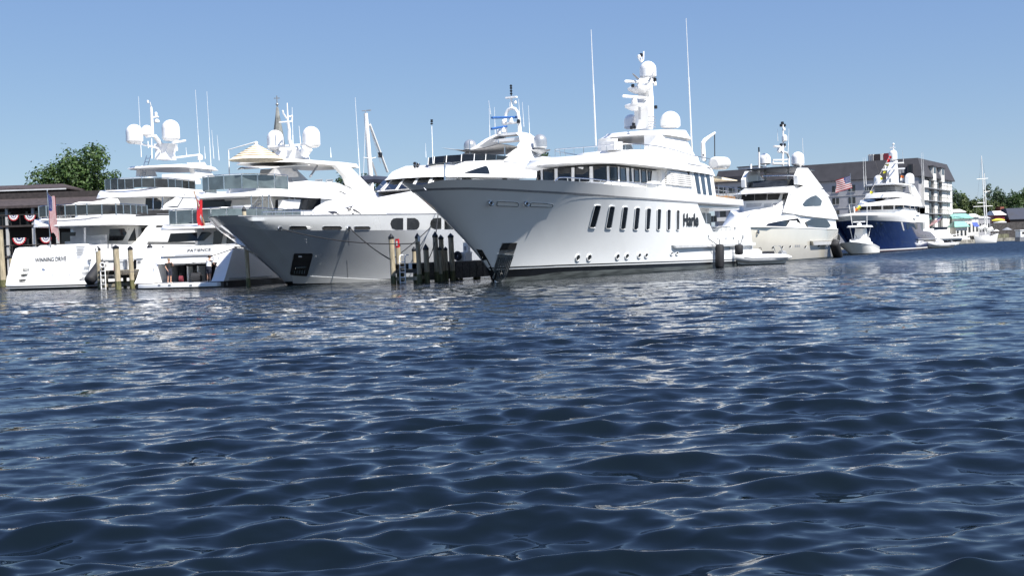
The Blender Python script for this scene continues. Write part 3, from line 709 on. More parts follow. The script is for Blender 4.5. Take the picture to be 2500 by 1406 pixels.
# ------------------------------------------------------------------ silver-hulled yacht, bow to the left, beyond the white one
def build_silver():
    f = Thing('motor_yacht', 'silver grey hulled yacht with dark glossy bow and paired rounded black windows', 'yacht', ground(705, 697), 29, 'yachts moored in a row')
    W = M['white']
    f.hull(8.4, [(553, 530), (640, 529), (780, 527), (940, 525), (1100, 522)], (1330, 515), (1335, 640), [(566, 549), (640, 561), (700, 563), (850, 563), (1000, 562), (1100, 560)],
           ent=(.40, 2.0, .55, 1.5), flare=1.5, rake=1.05, tailw=.95)
    # run the hull on to its real length behind the white yacht
    h = f.h; h['vmax'] = 1.0
    zt = f.ztop(); z1 = f.zline([(705, 690), (800, 690), (955, 684), (1100, 678)]); zk = lambda u: float(np.interp(u, h['zr'][:, 0], h['zr'][:, 1]))
    f.band('bottom_paint', M['boot'], lambda u: -.5, lambda u: max(.12, z1(u)), rows=3)
    f.band('hull', M['silver_hull'], lambda u: max(.12, z1(u)), zk, rows=14)
    f.band('upper_strake', M['silver_lit'], zk, zt, rows=3, deck=True)
    f.band('cap_rail', M['grey'], lambda u: zt(u), lambda u: zt(u) + .06, off=.03, rows=1, u1=.55, transom=False, solid=False)
    f.decal('chine_panel', [(712, 673), (740, 673), (955, 684), (955, 688), (715, 692)], M['silver_lit'], off=.03, step=20)
    # openings in the bow
    for q in (((708, 554), (712, 552.5), (745, 553), (748, 556), (746, 559), (709, 559.5)), ((788, 554.5), (792, 553), (829, 553), (833, 556), (830, 559.5), (789, 559.5)), ((865, 554.5), (869, 553.5), (899, 553.5), (903, 556.5), (900, 560), (866, 560))):
        f.decal('bulwark_port', q, M['deep'], off=.02, step=10, frame=1.2, fm=M['steel'])
    f.decal('port_cover', [(746, 553), (757, 553.5), (760, 556), (756, 559.5), (750, 559)], M['whiteplastic'], off=.04)
    for cx, cy in ((683, 556.5), (850, 557)):
        hh = f.cast(cx, cy); k = f.mpp(hh[0]); mb = MB()
        mb.tube([hh[0] + hh[1] * .08 + Vector((0, 1, 0)) * 7 * k * math.cos(a) + Vector((0, 0, 1)) * 4 * k * math.sin(a) for a in (2 * math.pi * i / 14 for i in range(15))], 1.8 * k, 7)
        o = mb.build('fairlead', M['steel'], f.root); f.decal('fairlead_opening', [(cx - 4, cy), (cx, cy - 3), (cx + 4, cy), (cx, cy + 3)], M['deep'], off=.03, parent=o)
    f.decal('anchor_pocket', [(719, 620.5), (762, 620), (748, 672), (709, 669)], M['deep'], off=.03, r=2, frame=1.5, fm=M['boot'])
    f.decal('anchor_stock', [(719, 650), (746, 648), (745, 652), (718, 653)], M['steel'], off=.10)
    for x in (717, 723, 729, 735, 741): f.decal('anchor_fluke', [(x, 658), (x + 3, 657), (x + 2, 666), (x - 1, 666)], M['steel'], off=.10)
    f.decal('pocket_lamp', [(728, 624), (736, 624), (736, 626.5), (728, 626.5)], M['whiteplastic'], off=.08)
    f.decal('hull_seam', [(846.5, 634), (848, 634), (850, 678), (848.5, 678)], M['grey'], off=.01)
    f.decal('hull_stain', [(851, 562), (852, 562), (853, 597), (852, 597)], M['grey'], off=.01)
    for q in (((953, 547), (955, 539), (960, 534), (967, 532.5), (984, 532.5), (984, 561), (966, 561), (957, 558)), ((993.5, 532.5), (1012, 532.5), (1020, 537), (1024, 545), (1023, 554), (1018, 560), (1011, 561), (993.5, 561)),
              ((1050, 547), (1052, 539), (1057, 534), (1063, 532.5), (1077, 532), (1077, 559), (1062, 560), (1053, 556)), ((1085, 532), (1103, 532), (1110, 536), (1113, 545), (1112, 554), (1106, 559.5), (1085, 560))):
        f.decal('hull_window', q, M['glass'], off=.02, step=8)
    mb = MB()
    a = [f.at_t(x, y, 3.9) for x, y in ((938, 525), (945, 522), (1012, 522), (1016, 530))]; mb.tube(a, .03, 5)
    a = [f.at_t(x, y, 3.9) for x, y in ((1014, 522.5), (1060, 522), (1064, 530))]; mb.tube(a, .03, 5); mb.build('side_rail', M['steel'], f.root)
    # foredeck trunk, deckhouse, pilothouse
    zs = [(3.2, 4.6), (4.4, 5.15), (5.5, 5.5), (7, 5.9), (10, 6.33), (13, 6.7), (16, 6.85), (45, 6.9)]
    Z = lambda s: float(np.interp(s, [a for a, _ in zs], [b for _, b in zs]))
    plan = [(0, 3.3), (.9, 3.6), (1.6, 4.4), (2.2, 5.5), (2.6, 7), (2.9, 9), (3.1, 11), (3.3, 14), (3.5, 18), (3.6, 24), (3.6, 36), (0, 36)]
    f.plate('coachroof', W, plan, 4.3, Z, r=.35, inset=.35)
    f.plate('pilothouse', W, [(0, 13.0), (1.4, 13.25), (2.3, 13.7), (2.75, 14.8), (2.95, 17), (2.95, 27), (0, 27)], 6.75, 7.72, r=.01, inset=.12, ds=1.9)
    f.plate('pilothouse_roof', W, [(0, 14.3), (1.4, 14.5), (2.5, 15.1), (3.05, 16.4), (3.3, 18.5), (3.4, 24), (3.4, 30), (0, 30)],
            lambda s: 7.70 + .03 * max(0, s - 16), lambda s: float(np.interp(s, [14.3, 16.3, 18.6, 21, 24, 30], [7.85, 8.5, 9.05, 9.3, 9.4, 9.6])), r=.18, inset=.3, ds=.2)
    f.plate('side_coaming', W, [(0, 18.5), (3.45, 19.2), (3.75, 21), (3.75, 34), (0, 34)], 7.15, 7.55, r=.1, inset=.1)
    for q in (((936, 442), (955, 438), (932, 464), (913, 466.5)), ((960, 438), (985, 434.5), (965, 463), (939, 464.5)), ((991, 434), (1018, 432), (1001, 461.5), (972, 463)), ((1025, 432), (1052, 431), (1040, 460), (1009, 461.5)), ((1059, 431), (1086, 430.5), (1079, 459), (1048, 460))):
        f.decal('windscreen_pane', q, M['glass'], off=.03, grid=(4, 3), on=('pilothouse',))
    for x0, x1 in ((945, 929), (975, 958), (1007, 990), (1040, 1026)):
        f.decal('wiper', [(x0, 449), (x0 + 2, 449), (x1 + 2, 466), (x1, 466)], M['lgrey'], off=.10, depth=-.06, on=('pilothouse',))
    f.decal('side_window', [(1114, 437), (1122, 437), (1122, 442), (1114, 442)], M['glass'], off=.03)
    f.decal('side_window', [(1128, 435.5), (1151, 436), (1151, 441.5), (1128, 441)], M['glass'], off=.03)
    f.decal('flybridge_window', [(1130, 423), (1166, 411), (1186, 405), (1191, 411), (1195, 425)], M['glass'], off=.04, step=8)
    for x0, x1 in ((1227, 1238), (1244, 1268), (1273, 1296)):
        f.decal('coaming_window', [(x0, 437.5), (x1, 438.5), (x1, 442), (x0, 441.5)], M['glass'], off=.03)
    # wrap-round screen of the flybridge, in panes between slim posts
    half = [(0, 20.4), (1.3, 20.6), (2.2, 21.1), (2.75, 22), (2.95, 23.4), (2.95, 25.8)]
    loop = [Vector((-t, s, 0)) for t, s in half[:0:-1]] + [Vector((t, s, 0)) for t, s in half]
    for i in range(len(loop) - 1):
        a, b = loop[i].lerp(loop[i+1], .01), loop[i].lerp(loop[i+1], .985); mb = MB()
        mb.add([(a.x, a.y, 9.2), (b.x, b.y, 9.2), (b.x, b.y + .12, 9.78), (a.x, a.y + .12, 9.78), (a.x * .99, a.y + .06, 9.2), (b.x * .99, b.y + .06, 9.2), (b.x * .99, b.y + .18, 9.78), (a.x * .99, a.y + .18, 9.78)],
               [(0,1,2,3), (7,6,5,4), (3,2,6,7), (0,4,5,1), (1,5,6,2), (0,3,7,4)]); mb.build('screen_pane', M['glass'], f.root, 0)
    mb = MB()
    for p in loop[2:-2]: mb.tube([(p.x * 1.01, p.y - .03, 9.2), (p.x * 1.01, p.y + .1, 9.8)], .035, 5)
    mb.build('screen_posts', W, f.root)
    # radar arch
    for sd in (1, -1):
        mb = MB(); rings = []
        for z, t, s0, s1, th in ((9.3, 3.15, 24.4, 31.0, .5), (9.9, 3.0, 25.9, 30.8, .45), (10.6, 2.75, 27.9, 31.3, .42), (11.3, 2.45, 29.4, 32.0, .42), (11.9, 2.0, 30.3, 32.4, .5), (12.3, 1.4, 30.9, 32.6, .6)):
            rings.append([(sd * t, s0, z), (sd * t, s1, z), (sd * (t - th), s1, z), (sd * (t - th), s0, z)])
        mb.loft(rings); f.solid(mb); mb.build('arch_leg', W, f.root, 40)
    mb = MB(); mb.box((0, 31.6, 11.75), (4.4, 1.6, .26)); mb.box((0, 31.6, 12.25), (2.6, 1.5, .2)); mb.build('arch_top', W, f.root)
    mb = MB()
    for sd in (1, -1):
        mb.tube([(sd * .75, 31.8, 12.3), (sd * .72, 31.8, 13.6), (sd * .6, 31.8, 14.2), (sd * .35, 31.8, 14.55), (0, 31.8, 14.65)], [.2, .17, .15, .14, .14], 8)
    mb.tube([(0, 31.8, 14.6), (0, 31.8, 15.7)], .1, 8); mb.box((0, 31.8, 15.6), (1.1, .35, .14)); mb.box((0, 31.8, 13.3), (1.4, .5, .12))
    mast = mb.build('mast', W, f.root)
    for (x0, y0, x1, y1) in ((1201, 288, 1262, 286.5), (1200, 315, 1237, 309)):
        a = f.at_t(x0, y0, .3); b = f.at_t(x1, y1, .3); mb = MB(); mb.tube([a, b], .1, 8); o = mb.build('radar_scanner', M['bluecover'], mast)
        mb = MB(); mb.lathe(b.lerp(a, .25) - Vector((0, 0, .45)), [(.22, 0), (.2, .2), (.12, .42)], 10); mb.build('radar_base', W, o)
    f.radome('camera_dome', 1231, 291, 304, 13, -.3, parent=mast); f.radome('camera_dome', 1218, 316, 329, 11, -.6, parent=mast); f.radome('camera_dome', 1258, 246, 254, 8, .3, parent=mast)
    mb = MB()
    for z in (15.85, 16.1, 16.35, 16.55): mb.lathe((0, 31.8, z), [(.07, 0), (.12, .03), (.12, .13), (.07, .16)], 8)
    mb.tube([(0, 31.8, 15.7), (0, 31.8, 16.75)], .05, 6); mb.build('masthead_lamps', M['black'], mast)
    mb = MB(); c = f.at_t(1266, 297, .8); mb.lathe(c - Vector((0, 0, .15)), [(.16, 0), (.16, .28), (.08, .34)], 8); mb.build('navigation_lamp', M['black'], mast)
    steel_dome = mat('silver_dome_paint', (.42, .44, .46), .3, metal=.5, coat=.3)
    f.radome('satellite_dome', 1148, 341, 368, 31, -3.0, steel_dome); f.radome('satellite_dome', 1319, 328, 365, 34, 3.3, steel_dome)
    mb = MB(); c = f.at_t(1318, 367, 3.2); mb.lathe(c - Vector((0, 0, .35)), [(.2, 0), (.9, .28), (.95, .36)], 14); mb.tube([c - Vector((0, 0, .3)), (2.6, c.y, c.z - .5)], .2, 8); mb.build('dome_bracket', W, f.root)
    mb = MB(); c = f.at_t(1148, 368, -3.0); mb.lathe(c - Vector((0, 0, .3)), [(.2, 0), (.7, .28)], 14); mb.tube([c - Vector((0, 0, .2)), (-2.9, 27.2, 9.4)], .22, 8); mb.build('dome_bracket', W, f.root)
    # sun awning slung under the arch
    mb = MB(); rows = []
    for i in range(11):
        u = i / 10; s = 24.2 + 6.2 * u
        rows.append([(-2.9 + 5.4 * v, s + .6 * v, 10.85 - .35 * math.sin(math.pi * v) * (1 - u) - .35 * u + .12 * math.sin(math.pi * u)) for v in (j / 8 for j in range(9))])
    V = [p for r_ in rows for p in r_]; V += [(x, y, z - .05) for x, y, z in V]; F = []
    for i in range(10):
        for j in range(8):
            a = i * 9 + j; F += [(a, a+1, a+10, a+9), (a+99, a+108, a+109, a+100)]
    mb.add(V, F); mb.build('sun_awning', M['canvas_grey'], f.root)
    for top, bot, t in (((1193, 246), (1198, 280), .6), ((1266, 242), (1268, 276), .6), ((1275, 250), (1279, 310), 1.2), ((1290, 258), (1293, 330), 1.6), ((1207, 262), (1209, 330), -1.6), ((1194, 265), (1196, 335), -1.9), ((1244, 250), (1245, 262), .3)):
        f.whip(top, bot, t, .035, parent=None)
    for x, y0, y1, t in ((1147, 344, 385, -1.2), (1217, 342, 366, 1), (1232, 357, 386, 2.4)): f.pole('support', M['steel'], [(x, y0), (x + .6, y1)], t, .05)
    # bow light mast, spotlights, jackstaff
    o = f.pole('light_mast', M['whiteplastic'], [(1054, 308), (1057, 400)], -1.0, .03)
    mb = MB()
    for y in (295, 299, 304): mb.lathe(f.at_t(1054, y, -1.0), [(.05, -.03), (.11, 0), (.11, .08), (.05, .1)], 8)
    mb.build('lamp_cluster', M['black'], o)
    f.whip((1039, 350), (1040, 385), -1, .025); f.pole('jack_staff', M['steel'], [(1086, 399), (1087, 447)], 1.6, .06)
    for x, y in ((1014, 400), (1021, 403), (1013, 408), (1019, 408)):
        mb = MB(); c = f.at_t(x, y, -2.8); mb.lathe(c, [(.12, -.15), (.15, -.1), (.16, .14)], 10, axis=(.2, -1, 0)); o = mb.build('spotlight', M['steel'], f.root)
        mb = MB(); mb.lathe(c + Vector((.03, -.15, 0)), [(.13, -.01), (.12, .01)], 10, axis=(.2, -1, 0)); mb.build('lens', M['black'], o)
    f.decal('hatch_line', [(1035, 407), (1044, 406.5), (1044, 408), (1035, 408.5)], M['grey'], off=.01)
    # leaping dark emblems on the white deckhouse side
    E = mat('emblem_bronze', (.030, .030, .034), .5)
    f.decal('emblem', [(801, 517), (806, 517.5), (815, 517), (822, 519), (829, 524.5), (818, 523), (812, 524.5), (808, 521)], E, off=.05, depth=.03, on=('coachroof',))
    f.decal('emblem', [(838, 510), (848, 507), (863, 503), (859, 507), (857, 511), (858, 514), (846, 517), (850, 513), (847, 509.5)], E, off=.05, depth=.03, on=('coachroof',))
    f.decal('emblem', [(860, 511), (864, 510), (870, 514), (876, 518), (882, 524), (875, 520), (868, 517), (862, 514)], E, off=.05, depth=.03, on=('coachroof',))
    f.decal('emblem', [(857, 519), (865, 522), (861, 526)], E, off=.05, depth=.03, on=('coachroof',))
    a = f.at_t(700, 524, -1.5)
    mb = MB(); pts = [f.at_t(x, y, 0.8) for x, y in ((640, 518), (690, 517), (760, 515), (768, 523))]; mb.tube(pts, .03, 5)
    for x in (640, 665, 690, 715, 740): mb.tube([f.at_t(x, 517, .8), f.at_t(x, 528, .8)], .025, 5)
    mb.build('foredeck_rail', M['steel'], f.root)
    return f
SILVER = build_silver()
# ------------------------------------------------------------------ the two stern-to yachts at the left
def flag_cloth(root, corner, down, along, nr, nc, colour, mats, name='flag', wav=.06):
    """hanging cloth: corner = top hoist, down / along = edge vectors; colour(i, j) -> material index"""
    mb = MB(); V = []; D = Vector(down); A = Vector(along); nrm = D.cross(A).normalized()
    for i in range(nr + 1):
        for j in range(nc + 1):
            u, v = j / nc, i / nr
            V.append(Vector(corner) + D * v + A * u * (1 - .0 * v) + nrm * wav * math.sin(7 * u + 2.2 * v) * (.3 + u) + A * .05 * math.sin(5 * v + 3 * u))
    k = nc + 1
    for i in range(nr):
        for j in range(nc): mb.f.append((i*k+j, i*k+j+1, (i+1)*k+j+1, (i+1)*k+j)); mb.mi.append(colour(i, j))
    mb.v = [tuple(p) for p in V]
    return mb.build(name, mats, root, 60), V, k

F_RED = mat('flag_red', (.36, .012, .02), .8, var=.05); F_WHITE = mat('flag_white', (.62, .61, .60), .8, var=.04); F_BLUE = mat('flag_blue', (.02, .035, .16), .8, var=.08); F_ENS = mat('ensign_red', (.62, .025, .03), .75, var=.06)
def stars_and_stripes(root, corner, down, along, name='cloth', stars=True, furl=0):
    col = lambda i, j: (2 if (i < 7 and j < 8) else (0 if i % 2 == 0 else 1))
    o, V, k = flag_cloth(root, corner, down, along, 13, 20, col, [F_RED, F_WHITE, F_BLUE], name)
    if stars:
        mb = MB(); D = Vector(down) / 13; A = Vector(along) / 20; n = D.cross(A).normalized()
        for i in range(9):
            for j in range(6 - i % 2):
                c = Vector(corner) + D * (.75 * i + .5) + A * (.62 + 1.28 * j + (.64 if i % 2 else 0)); u = (c - Vector(corner)).dot(A) / A.length_squared / 20; v = (i * .75 + .5) / 13
                c += n * .06 * math.sin(7 * u + 2.2 * v) * (.3 + u)
                for sg in (1, -1):
                    P = [c + n * .012 * sg + (D.normalized() * math.cos(a) + A.normalized() * math.sin(a)) * D.length * (.34 if q % 2 == 0 else .14) for q, a in enumerate(R(36 * q) for q in range(10))]
                    mb.add(P, [tuple(range(10))])
        mb.build('stars', F_WHITE, o, 0)
    return o

def stern_yacht_hull(f, W, half, bow, zs, sheer_z=None):
    """hull seen from the stern: closed body, boot stripe and rubbing rail"""
    pl = [(0, 2.2), (half - .5, 2.2), (half, 5), (half, 14), (half * .93, 22), (half * .62, bow - 4), (half * .3, bow - 1.2), (0, bow)]
    f.plate('hull', W, pl, .42, zs, inset=-.12, r=.05, rp=.0)
    f.plate('boot_stripe', M['boot'], [(t * .985 if t else 0, s) for t, s in pl], -.5, .42, r=.0)

def build_wd():
    f = Thing('motor_yacht', 'white yacht lettered WINNING DRIVE on its sloping stern with two round domes on one mast', 'yacht', ground(110, 708), 12, 'yachts moored in a row')
    W = M['white']
    stern_yacht_hull(f, W, 3.75, 34, 3.38)
    f.plate('swim_platform', W, [(0, -.2), (2.6, -.15), (3.5, .2), (3.8, .9), (3.7, 2.4), (0, 2.4)], .36, .52, r=.05, rp=0)
    f.plate('platform_base', M['boot'], [(0, .1), (2.5, .15), (3.4, .5), (3.6, 1.2), (3.5, 2.4), (0, 2.4)], -.4, .355, r=0)
    f.plate('platform_fender', M['lgrey'], [(0, -.24), (2.62, -.19), (3.54, .16), (3.86, .9), (3.76, 2.3), (0, 2.3)], .20, .25, r=.01)
    # raked transom with stairs either side
    mb = MB(); mb.loft([[(-2.55, 1.15, .46), (1.75, 1.15, .46), (1.75, 4.2, .46), (-2.55, 4.2, .46)], [(-2.5, 2.2, 2.2), (1.75, 2.2, 2.2), (1.75, 4.2, 2.2), (-2.5, 4.2, 2.2)], [(-2.35, 2.75, 3.35), (1.7, 2.75, 3.35), (1.7, 4.2, 3.35), (-2.35, 4.2, 3.35)], [(-2.2, 3.0, 3.52), (1.6, 3.0, 3.52), (1.6, 4.2, 3.52), (-2.2, 4.2, 3.52)]])
    f.solid(mb); tr = mb.build('transom', W, f.root, 30)
    for sd in (1, -1):
        mb = MB(); P = [(.55, .45), (.75, 1.0), (1.2, 1.9), (1.65, 2.8), (2.0, 3.3), (2.5, 3.42), (5.0, 3.4), (5.0, .45)]
        mb.prism([(sd * 3.80, s, z) for s, z in P], (-sd * .55, 0, 0)); f.solid(mb); mb.build('quarter_wing', W, f.root, 40)
        mb = MB()
        for k in range(7): mb.box((sd * (2.75 if sd > 0 else 2.9), 1.35 + .28 * k, .55 + .41 * k), (1.1 if sd > 0 else .7, .5, .16))
        mb.build('stair_treads', M['whiteplastic'], f.root)
    f.text('name_lettering', 'WINNING DRIVE', [(86, 630), (162, 626), (162, 637), (86, 641)], M['black'], off=.02, bold=.012)
    f.decal('crest', [(111, 653), (115, 649), (119, 653), (120, 658), (115, 661), (111, 658)], M['lgrey'], off=.015, step=4)
    f.text('port_lettering', 'GEORGE TOWN', [(100, 671.5), (123, 670.5), (123, 673.5), (100, 674.5)], M['lgrey'], off=.015)
    mb = MB()
    for x0, x1 in ((128, 147), (152, 171)):
        for x in (x0, x1): mb.tube([f.at_s(x, 690, .7), f.at_s(x - .5, 656, .7)], .03, 5)
        for y in (655, 673): mb.tube([f.at_s(x0 - .5, y, .7), f.at_s(x1 - .5, y - .8, .7)], .03, 5)
    mb.build('boarding_rail', M['steel'], f.root)
    for i in range(5): f.decal('step_mark', [(50 + 3 * i, 686 - 6 * i), (69 + .4 * i, 685 - 6 * i), (69 + .4 * i, 686.4 - 6 * i), (50 + 3 * i, 687.4 - 6 * i)], M['lgrey'], off=.012)
    for k, (x0, x1, y) in enumerate(((186, 207, 597), (186, 207, 602), (186, 206, 606), (187, 205, 611), (186, 201, 617), (187, 199, 623), (188, 197, 628))):
        f.decal('stair_line', [(x0, y), (x1, y - .5), (x1, y + .7), (x0, y + 1.2)], M['grey'], off=.012)
    f.decal('locker_door', [(189, 607), (204, 606), (202, 622), (188, 623)], M['lgrey'], off=.01, r=2)
    f.decal('rub_rail', [(215, 634), (300, 631.5), (420, 628), (420, 631), (300, 635), (215, 638)], M['lgrey'], off=.12)
    f.decal('hull_window', [(292, 636), (352, 634), (368, 636), (366, 655), (292, 659)], M['glass'], off=.03, r=3)
    for x in (262, 271): f.decal('scupper', [(x, 596), (x + 3.5, 596), (x + 3.5, 606), (x, 606)], M['grey'], off=.02)
    # main deck: saloon bulkhead set in under the boat deck
    f.plate('saloon', M['cream'], [(0, 8.2), (2.5, 8.2), (3.15, 8.8), (3.2, 30), (0, 31)], 3.4, 5.0, r=.01)
    f.plate('aft_deck', M['teak'], [(0, 3.0), (3.3, 3.0), (3.5, 9), (0, 9)], 3.0, 3.1, r=0)
    for q in (((150, 567), (185, 567), (183, 594), (150, 594)), ((90, 566), (143, 566), (143, 593), (92, 594))): f.decal('saloon_door', q, M['glass'], off=.02)
    for q in (((268, 559), (316, 558), (300, 587), (266, 588)), ((328, 557), (366, 556), (351, 587), (312, 589))): f.decal('saloon_window', q, M['glass_grey'], off=.03)
    mb = MB(); mb.prism([(3.78, s, z) for s, z in ((7.2, 3.4), (9.5, 5.0), (10.8, 5.0), (13.8, 3.4))][:3] + [(3.78, 9.0, 3.4)], (-.12, 0, 0)); mb.build('fashion_plate', W, f.root)
    f.text('maker_lettering', 'WESTPORT', [(374, 571), (399, 570.3), (399, 574.3), (374, 575)], M['black'], off=.02)
    mb = MB()
    for x, s in ((84, 4.3), (207, 3.9)): mb.tube([f.at_s(x, 596, s), f.at_s(x, 556, s)], .085, 8)
    mb.build('deck_pillars', M['lgrey'], f.root)
    f.slab('side_wall', W, 3.74, [(348, 590), (378, 556), (470, 553), (600, 552), (600, 592)], 3.3)
    mb = MB(); mb.box((.3, 5.4, 3.4), (3.2, .8, .8)); mb.box((.3, 5.9, 3.8), (3.2, .25, .9)); mb.build('aft_sofa', M['lgrey'], f.root)
    # boat deck
    pl = [(0, 2.6), (1.8, 2.75), (2.9, 3.2), (3.6, 4.2), (3.8, 6), (3.8, 26), (3.0, 31), (0, 33)]
    f.plate('boat_deck', W, pl, lambda s: 4.98 + .004 * s, lambda s: 5.12 + min(.75, max(0, s - 2.6) * .34), r=.1, inset=.12)
    f.plate('boat_deck_coaming', W, [(0, 9.6), (3.0, 9.6), (3.62, 10.2), (3.65, 27), (0, 28)], 5.8, lambda s: 5.9 + min(.55, max(0, s - 9) * .3), r=.1, inset=.15)
    f.decal('air_vent', [(338, 514), (421, 512), (421, 526), (330, 528)], M['deep'], off=.03)
    for k in range(4): f.decal('vent_slat', [(336 - 1.6 * k, 516.5 + 2.7 * k), (421, 514.5 + 2.7 * k), (421, 515.6 + 2.7 * k), (336 - 1.6 * k, 517.6 + 2.7 * k)], M['grey'], off=.06)
    # sky lounge, sundeck
    f.plate('sky_lounge', M['cream'], [(0, 14.4), (2.4, 14.4), (2.95, 15.2), (2.95, 27), (0, 28)], 5.9, 7.7, r=.01)
    for q in (((356, 484), (396, 483), (393, 511), (355, 511)), ((271, 489), (293, 490), (284, 502), (271, 500))): f.decal('lounge_door', q, M['glass'], off=.02)
    f.slab('wing_wall', W, 3.35, [(402, 512), (436, 474), (470, 470), (620, 466), (620, 520), (402, 522)], 2.9)
    f.decal('lounge_window', [(426, 477), (452, 475), (434, 506), (406, 507)], M['glass'], off=.03)
    f.plate('sundeck', W, [(0, 11.4), (1.6, 11.6), (2.7, 12.3), (3.3, 13.6), (3.4, 16), (3.4, 26), (2.6, 30), (0, 31)], lambda s: 7.62 + .01 * max(0, s - 12), lambda s: 7.75 + min(.75, max(0, s - 11.4) * .30), r=.12, inset=.15)
    mb = MB()
    for x, y0, y1, t in ((374, 482, 518, 2.6), (397, 482, 510, 3.2)): mb.tube([f.at_t(x, y0, t), f.at_t(x, y1, t)], .05, 6)
    mb.build('deck_pillars', M['steel'], f.root)
    # glazed sundeck rail
    half = [(0, 12.5), (1.5, 12.7), (2.4, 13.3), (3.0, 14.6), (3.1, 17), (3.1, 19.5)]
    loop = [Vector((-t, s, 8.35)) for t, s in half[:0:-1]] + [Vector((t, s, 8.35)) for t, s in half]
    dense = []
    for a, b in zip(loop, loop[1:]): k = max(1, round((b - a).length / 1.0)); dense += [a.lerp(b, i / k) for i in range(k)]
    dense.append(loop[-1]); rail_panes(f, dense, .1, .95, M['glass_grey'])
    # boat-deck rail with stout stanchions
    half = [(0, 3.2), (1.8, 3.4), (2.8, 3.9), (3.4, 5.0), (3.55, 7), (3.6, 9.6)]
    loop = [Vector((-t, s, 5.78)) for t, s in half[:0:-1]] + [Vector((t, s, 5.78)) for t, s in half]
    dense = []
    for a, b in zip(loop, loop[1:]): k = max(1, round((b - a).length / .85)); dense += [a.lerp(b, i / k) for i in range(k)]
    dense.append(loop[-1]); rail_panes(f, dense, .08, .92, M['glass_grey'], post=.06)
    # hardtop, arch, mast, domes
    f.plate('hardtop', W, [(0, 16.2), (1.4, 16.4), (2.3, 17.0), (2.75, 18.4), (2.8, 24), (2.2, 26.4), (0, 27)], lambda s: 10.46 + .02 * (s - 16), lambda s: 10.62 + min(.4, .09 * max(0, s - 16.2)), r=.12, inset=.3, crown=.12)
    f.slab('arch_leg', W, 2.55, [(468, 397), (500, 396), (513, 418), (528, 435), (478, 436), (476, 420)], 2.05)
    f.slab('arch_leg', M['white'], -2.1, [(344, 405), (373, 404), (384, 431), (341, 431)], -2.5)
    f.plate('console', W, [(0, 18.5), (1.2, 18.5), (1.3, 20), (0, 20)], 8.4, 9.4, r=.1)
    f.slab('sunpad', W, 3.0, [(430, 424), (475, 425), (490, 440), (490, 450), (430, 448)], 1.6)
    mb = MB(); c = f.at_t(404, 388, 0)
    mb.loft([[(c.x + x * wx + ox, c.y + y * .9, c.z + z) for x, y in ((-1, -1), (1, -1), (1, 1), (-1, 1))] for z, wx, ox in ((-.1, .62, 0), (.5, .52, 0), (.95, .62, .05), (1.35, .75, .1))])
    mast = mb.build('mast', W, f.root, 40)
    mb = MB()
    for pts, r_ in (([(392, 372), (384, 362), (345, 352), (328, 350)], .09), ([(390, 350), (382, 336), (372, 332), (358, 334)], .12), ([(372, 335), (371, 300), (369, 262)], [.17, .14, .11]), ([(369, 262), (366, 250)], .05), ([(378, 333), (391, 350), (396, 362)], .2), ([(371, 388), (370, 338)], .05), ([(362, 362), (361, 345)], .05)):
        mb.tube([f.at_t(x, y, 0) for x, y in pts], r_ if not isinstance(r_, list) else r_, 8)
    mb.build('mast_arm', W, mast)
    f.radome('satellite_dome', 329, 304, 351, 41, -.1, parent=mast); f.radome('satellite_dome', 359, 306, 332, 26, .5, parent=mast); f.radome('satellite_dome', 418, 293, 345, 43, 1.0, parent=mast)
    f.radome('camera_dome', 383, 291, 300, 13, 0, parent=mast); f.radome('camera_dome', 381, 274, 287, 7, 0, parent=mast); f.radome('anchor_lamp', 361, 245, 253, 5, 0, parent=mast)
    f.pole('lamp_arm', W, [(372, 287), (386, 286)], 0, .09, 6, mast)
    a, b = f.at_t(421, 350, .3), f.at_t(452, 344, .3); mb = MB(); mb.tube([a, b], .11, 8); ra = mb.build('radar_scanner', W, mast); mb = MB(); mb.lathe(f.at_t(424, 365, .3), [(.4, -.15), (.42, .12), (.3, .38)], 10); mb.build('radar_base', W, ra)
    a, b = f.at_t(422, 386, 1.4), f.at_t(488, 378, 1.4); mb = MB(); mb.tube([a, b], .09, 8); ra = mb.build('radar_scanner', W, f.root); mb = MB(); mb.lathe(b - Vector((0, 0, .5)), [(.25, 0), (.3, .3), (.2, .5)], 10); mb.build('radar_base', W, ra)
    for top, bot, t in (((338, 236), (345, 384), -1.5), ((477, 220), (489, 412), 2.4), ((505, 224), (516, 420), 2.6), ((517, 318), (522, 388), -.5), ((530, 330), (535, 392), 1.5), ((454, 360), (456, 384), 1), ((499, 357), (501, 388), 1)):
        f.whip(top, bot, t, .04)
    mb = MB()
    for dx in (0, 10): mb.tube([f.at_t(358 + dx, 380, -1.6), f.at_t(336 + dx, 455, -1.6)], .04, 5)
    for k in range(8): mb.tube([f.at_t(356 - 2.6 * k, 387 + 8.8 * k, -1.6), f.at_t(366 - 2.6 * k, 387 + 8.8 * k, -1.6)], .03, 5)
    mb.build('ladder', M['steel'], f.root)
    # ensign staff socket
    f.pole('flag_socket', M['grey'], [(124, 604, 0), (122, 590, 0)], 0, .07)
    return f

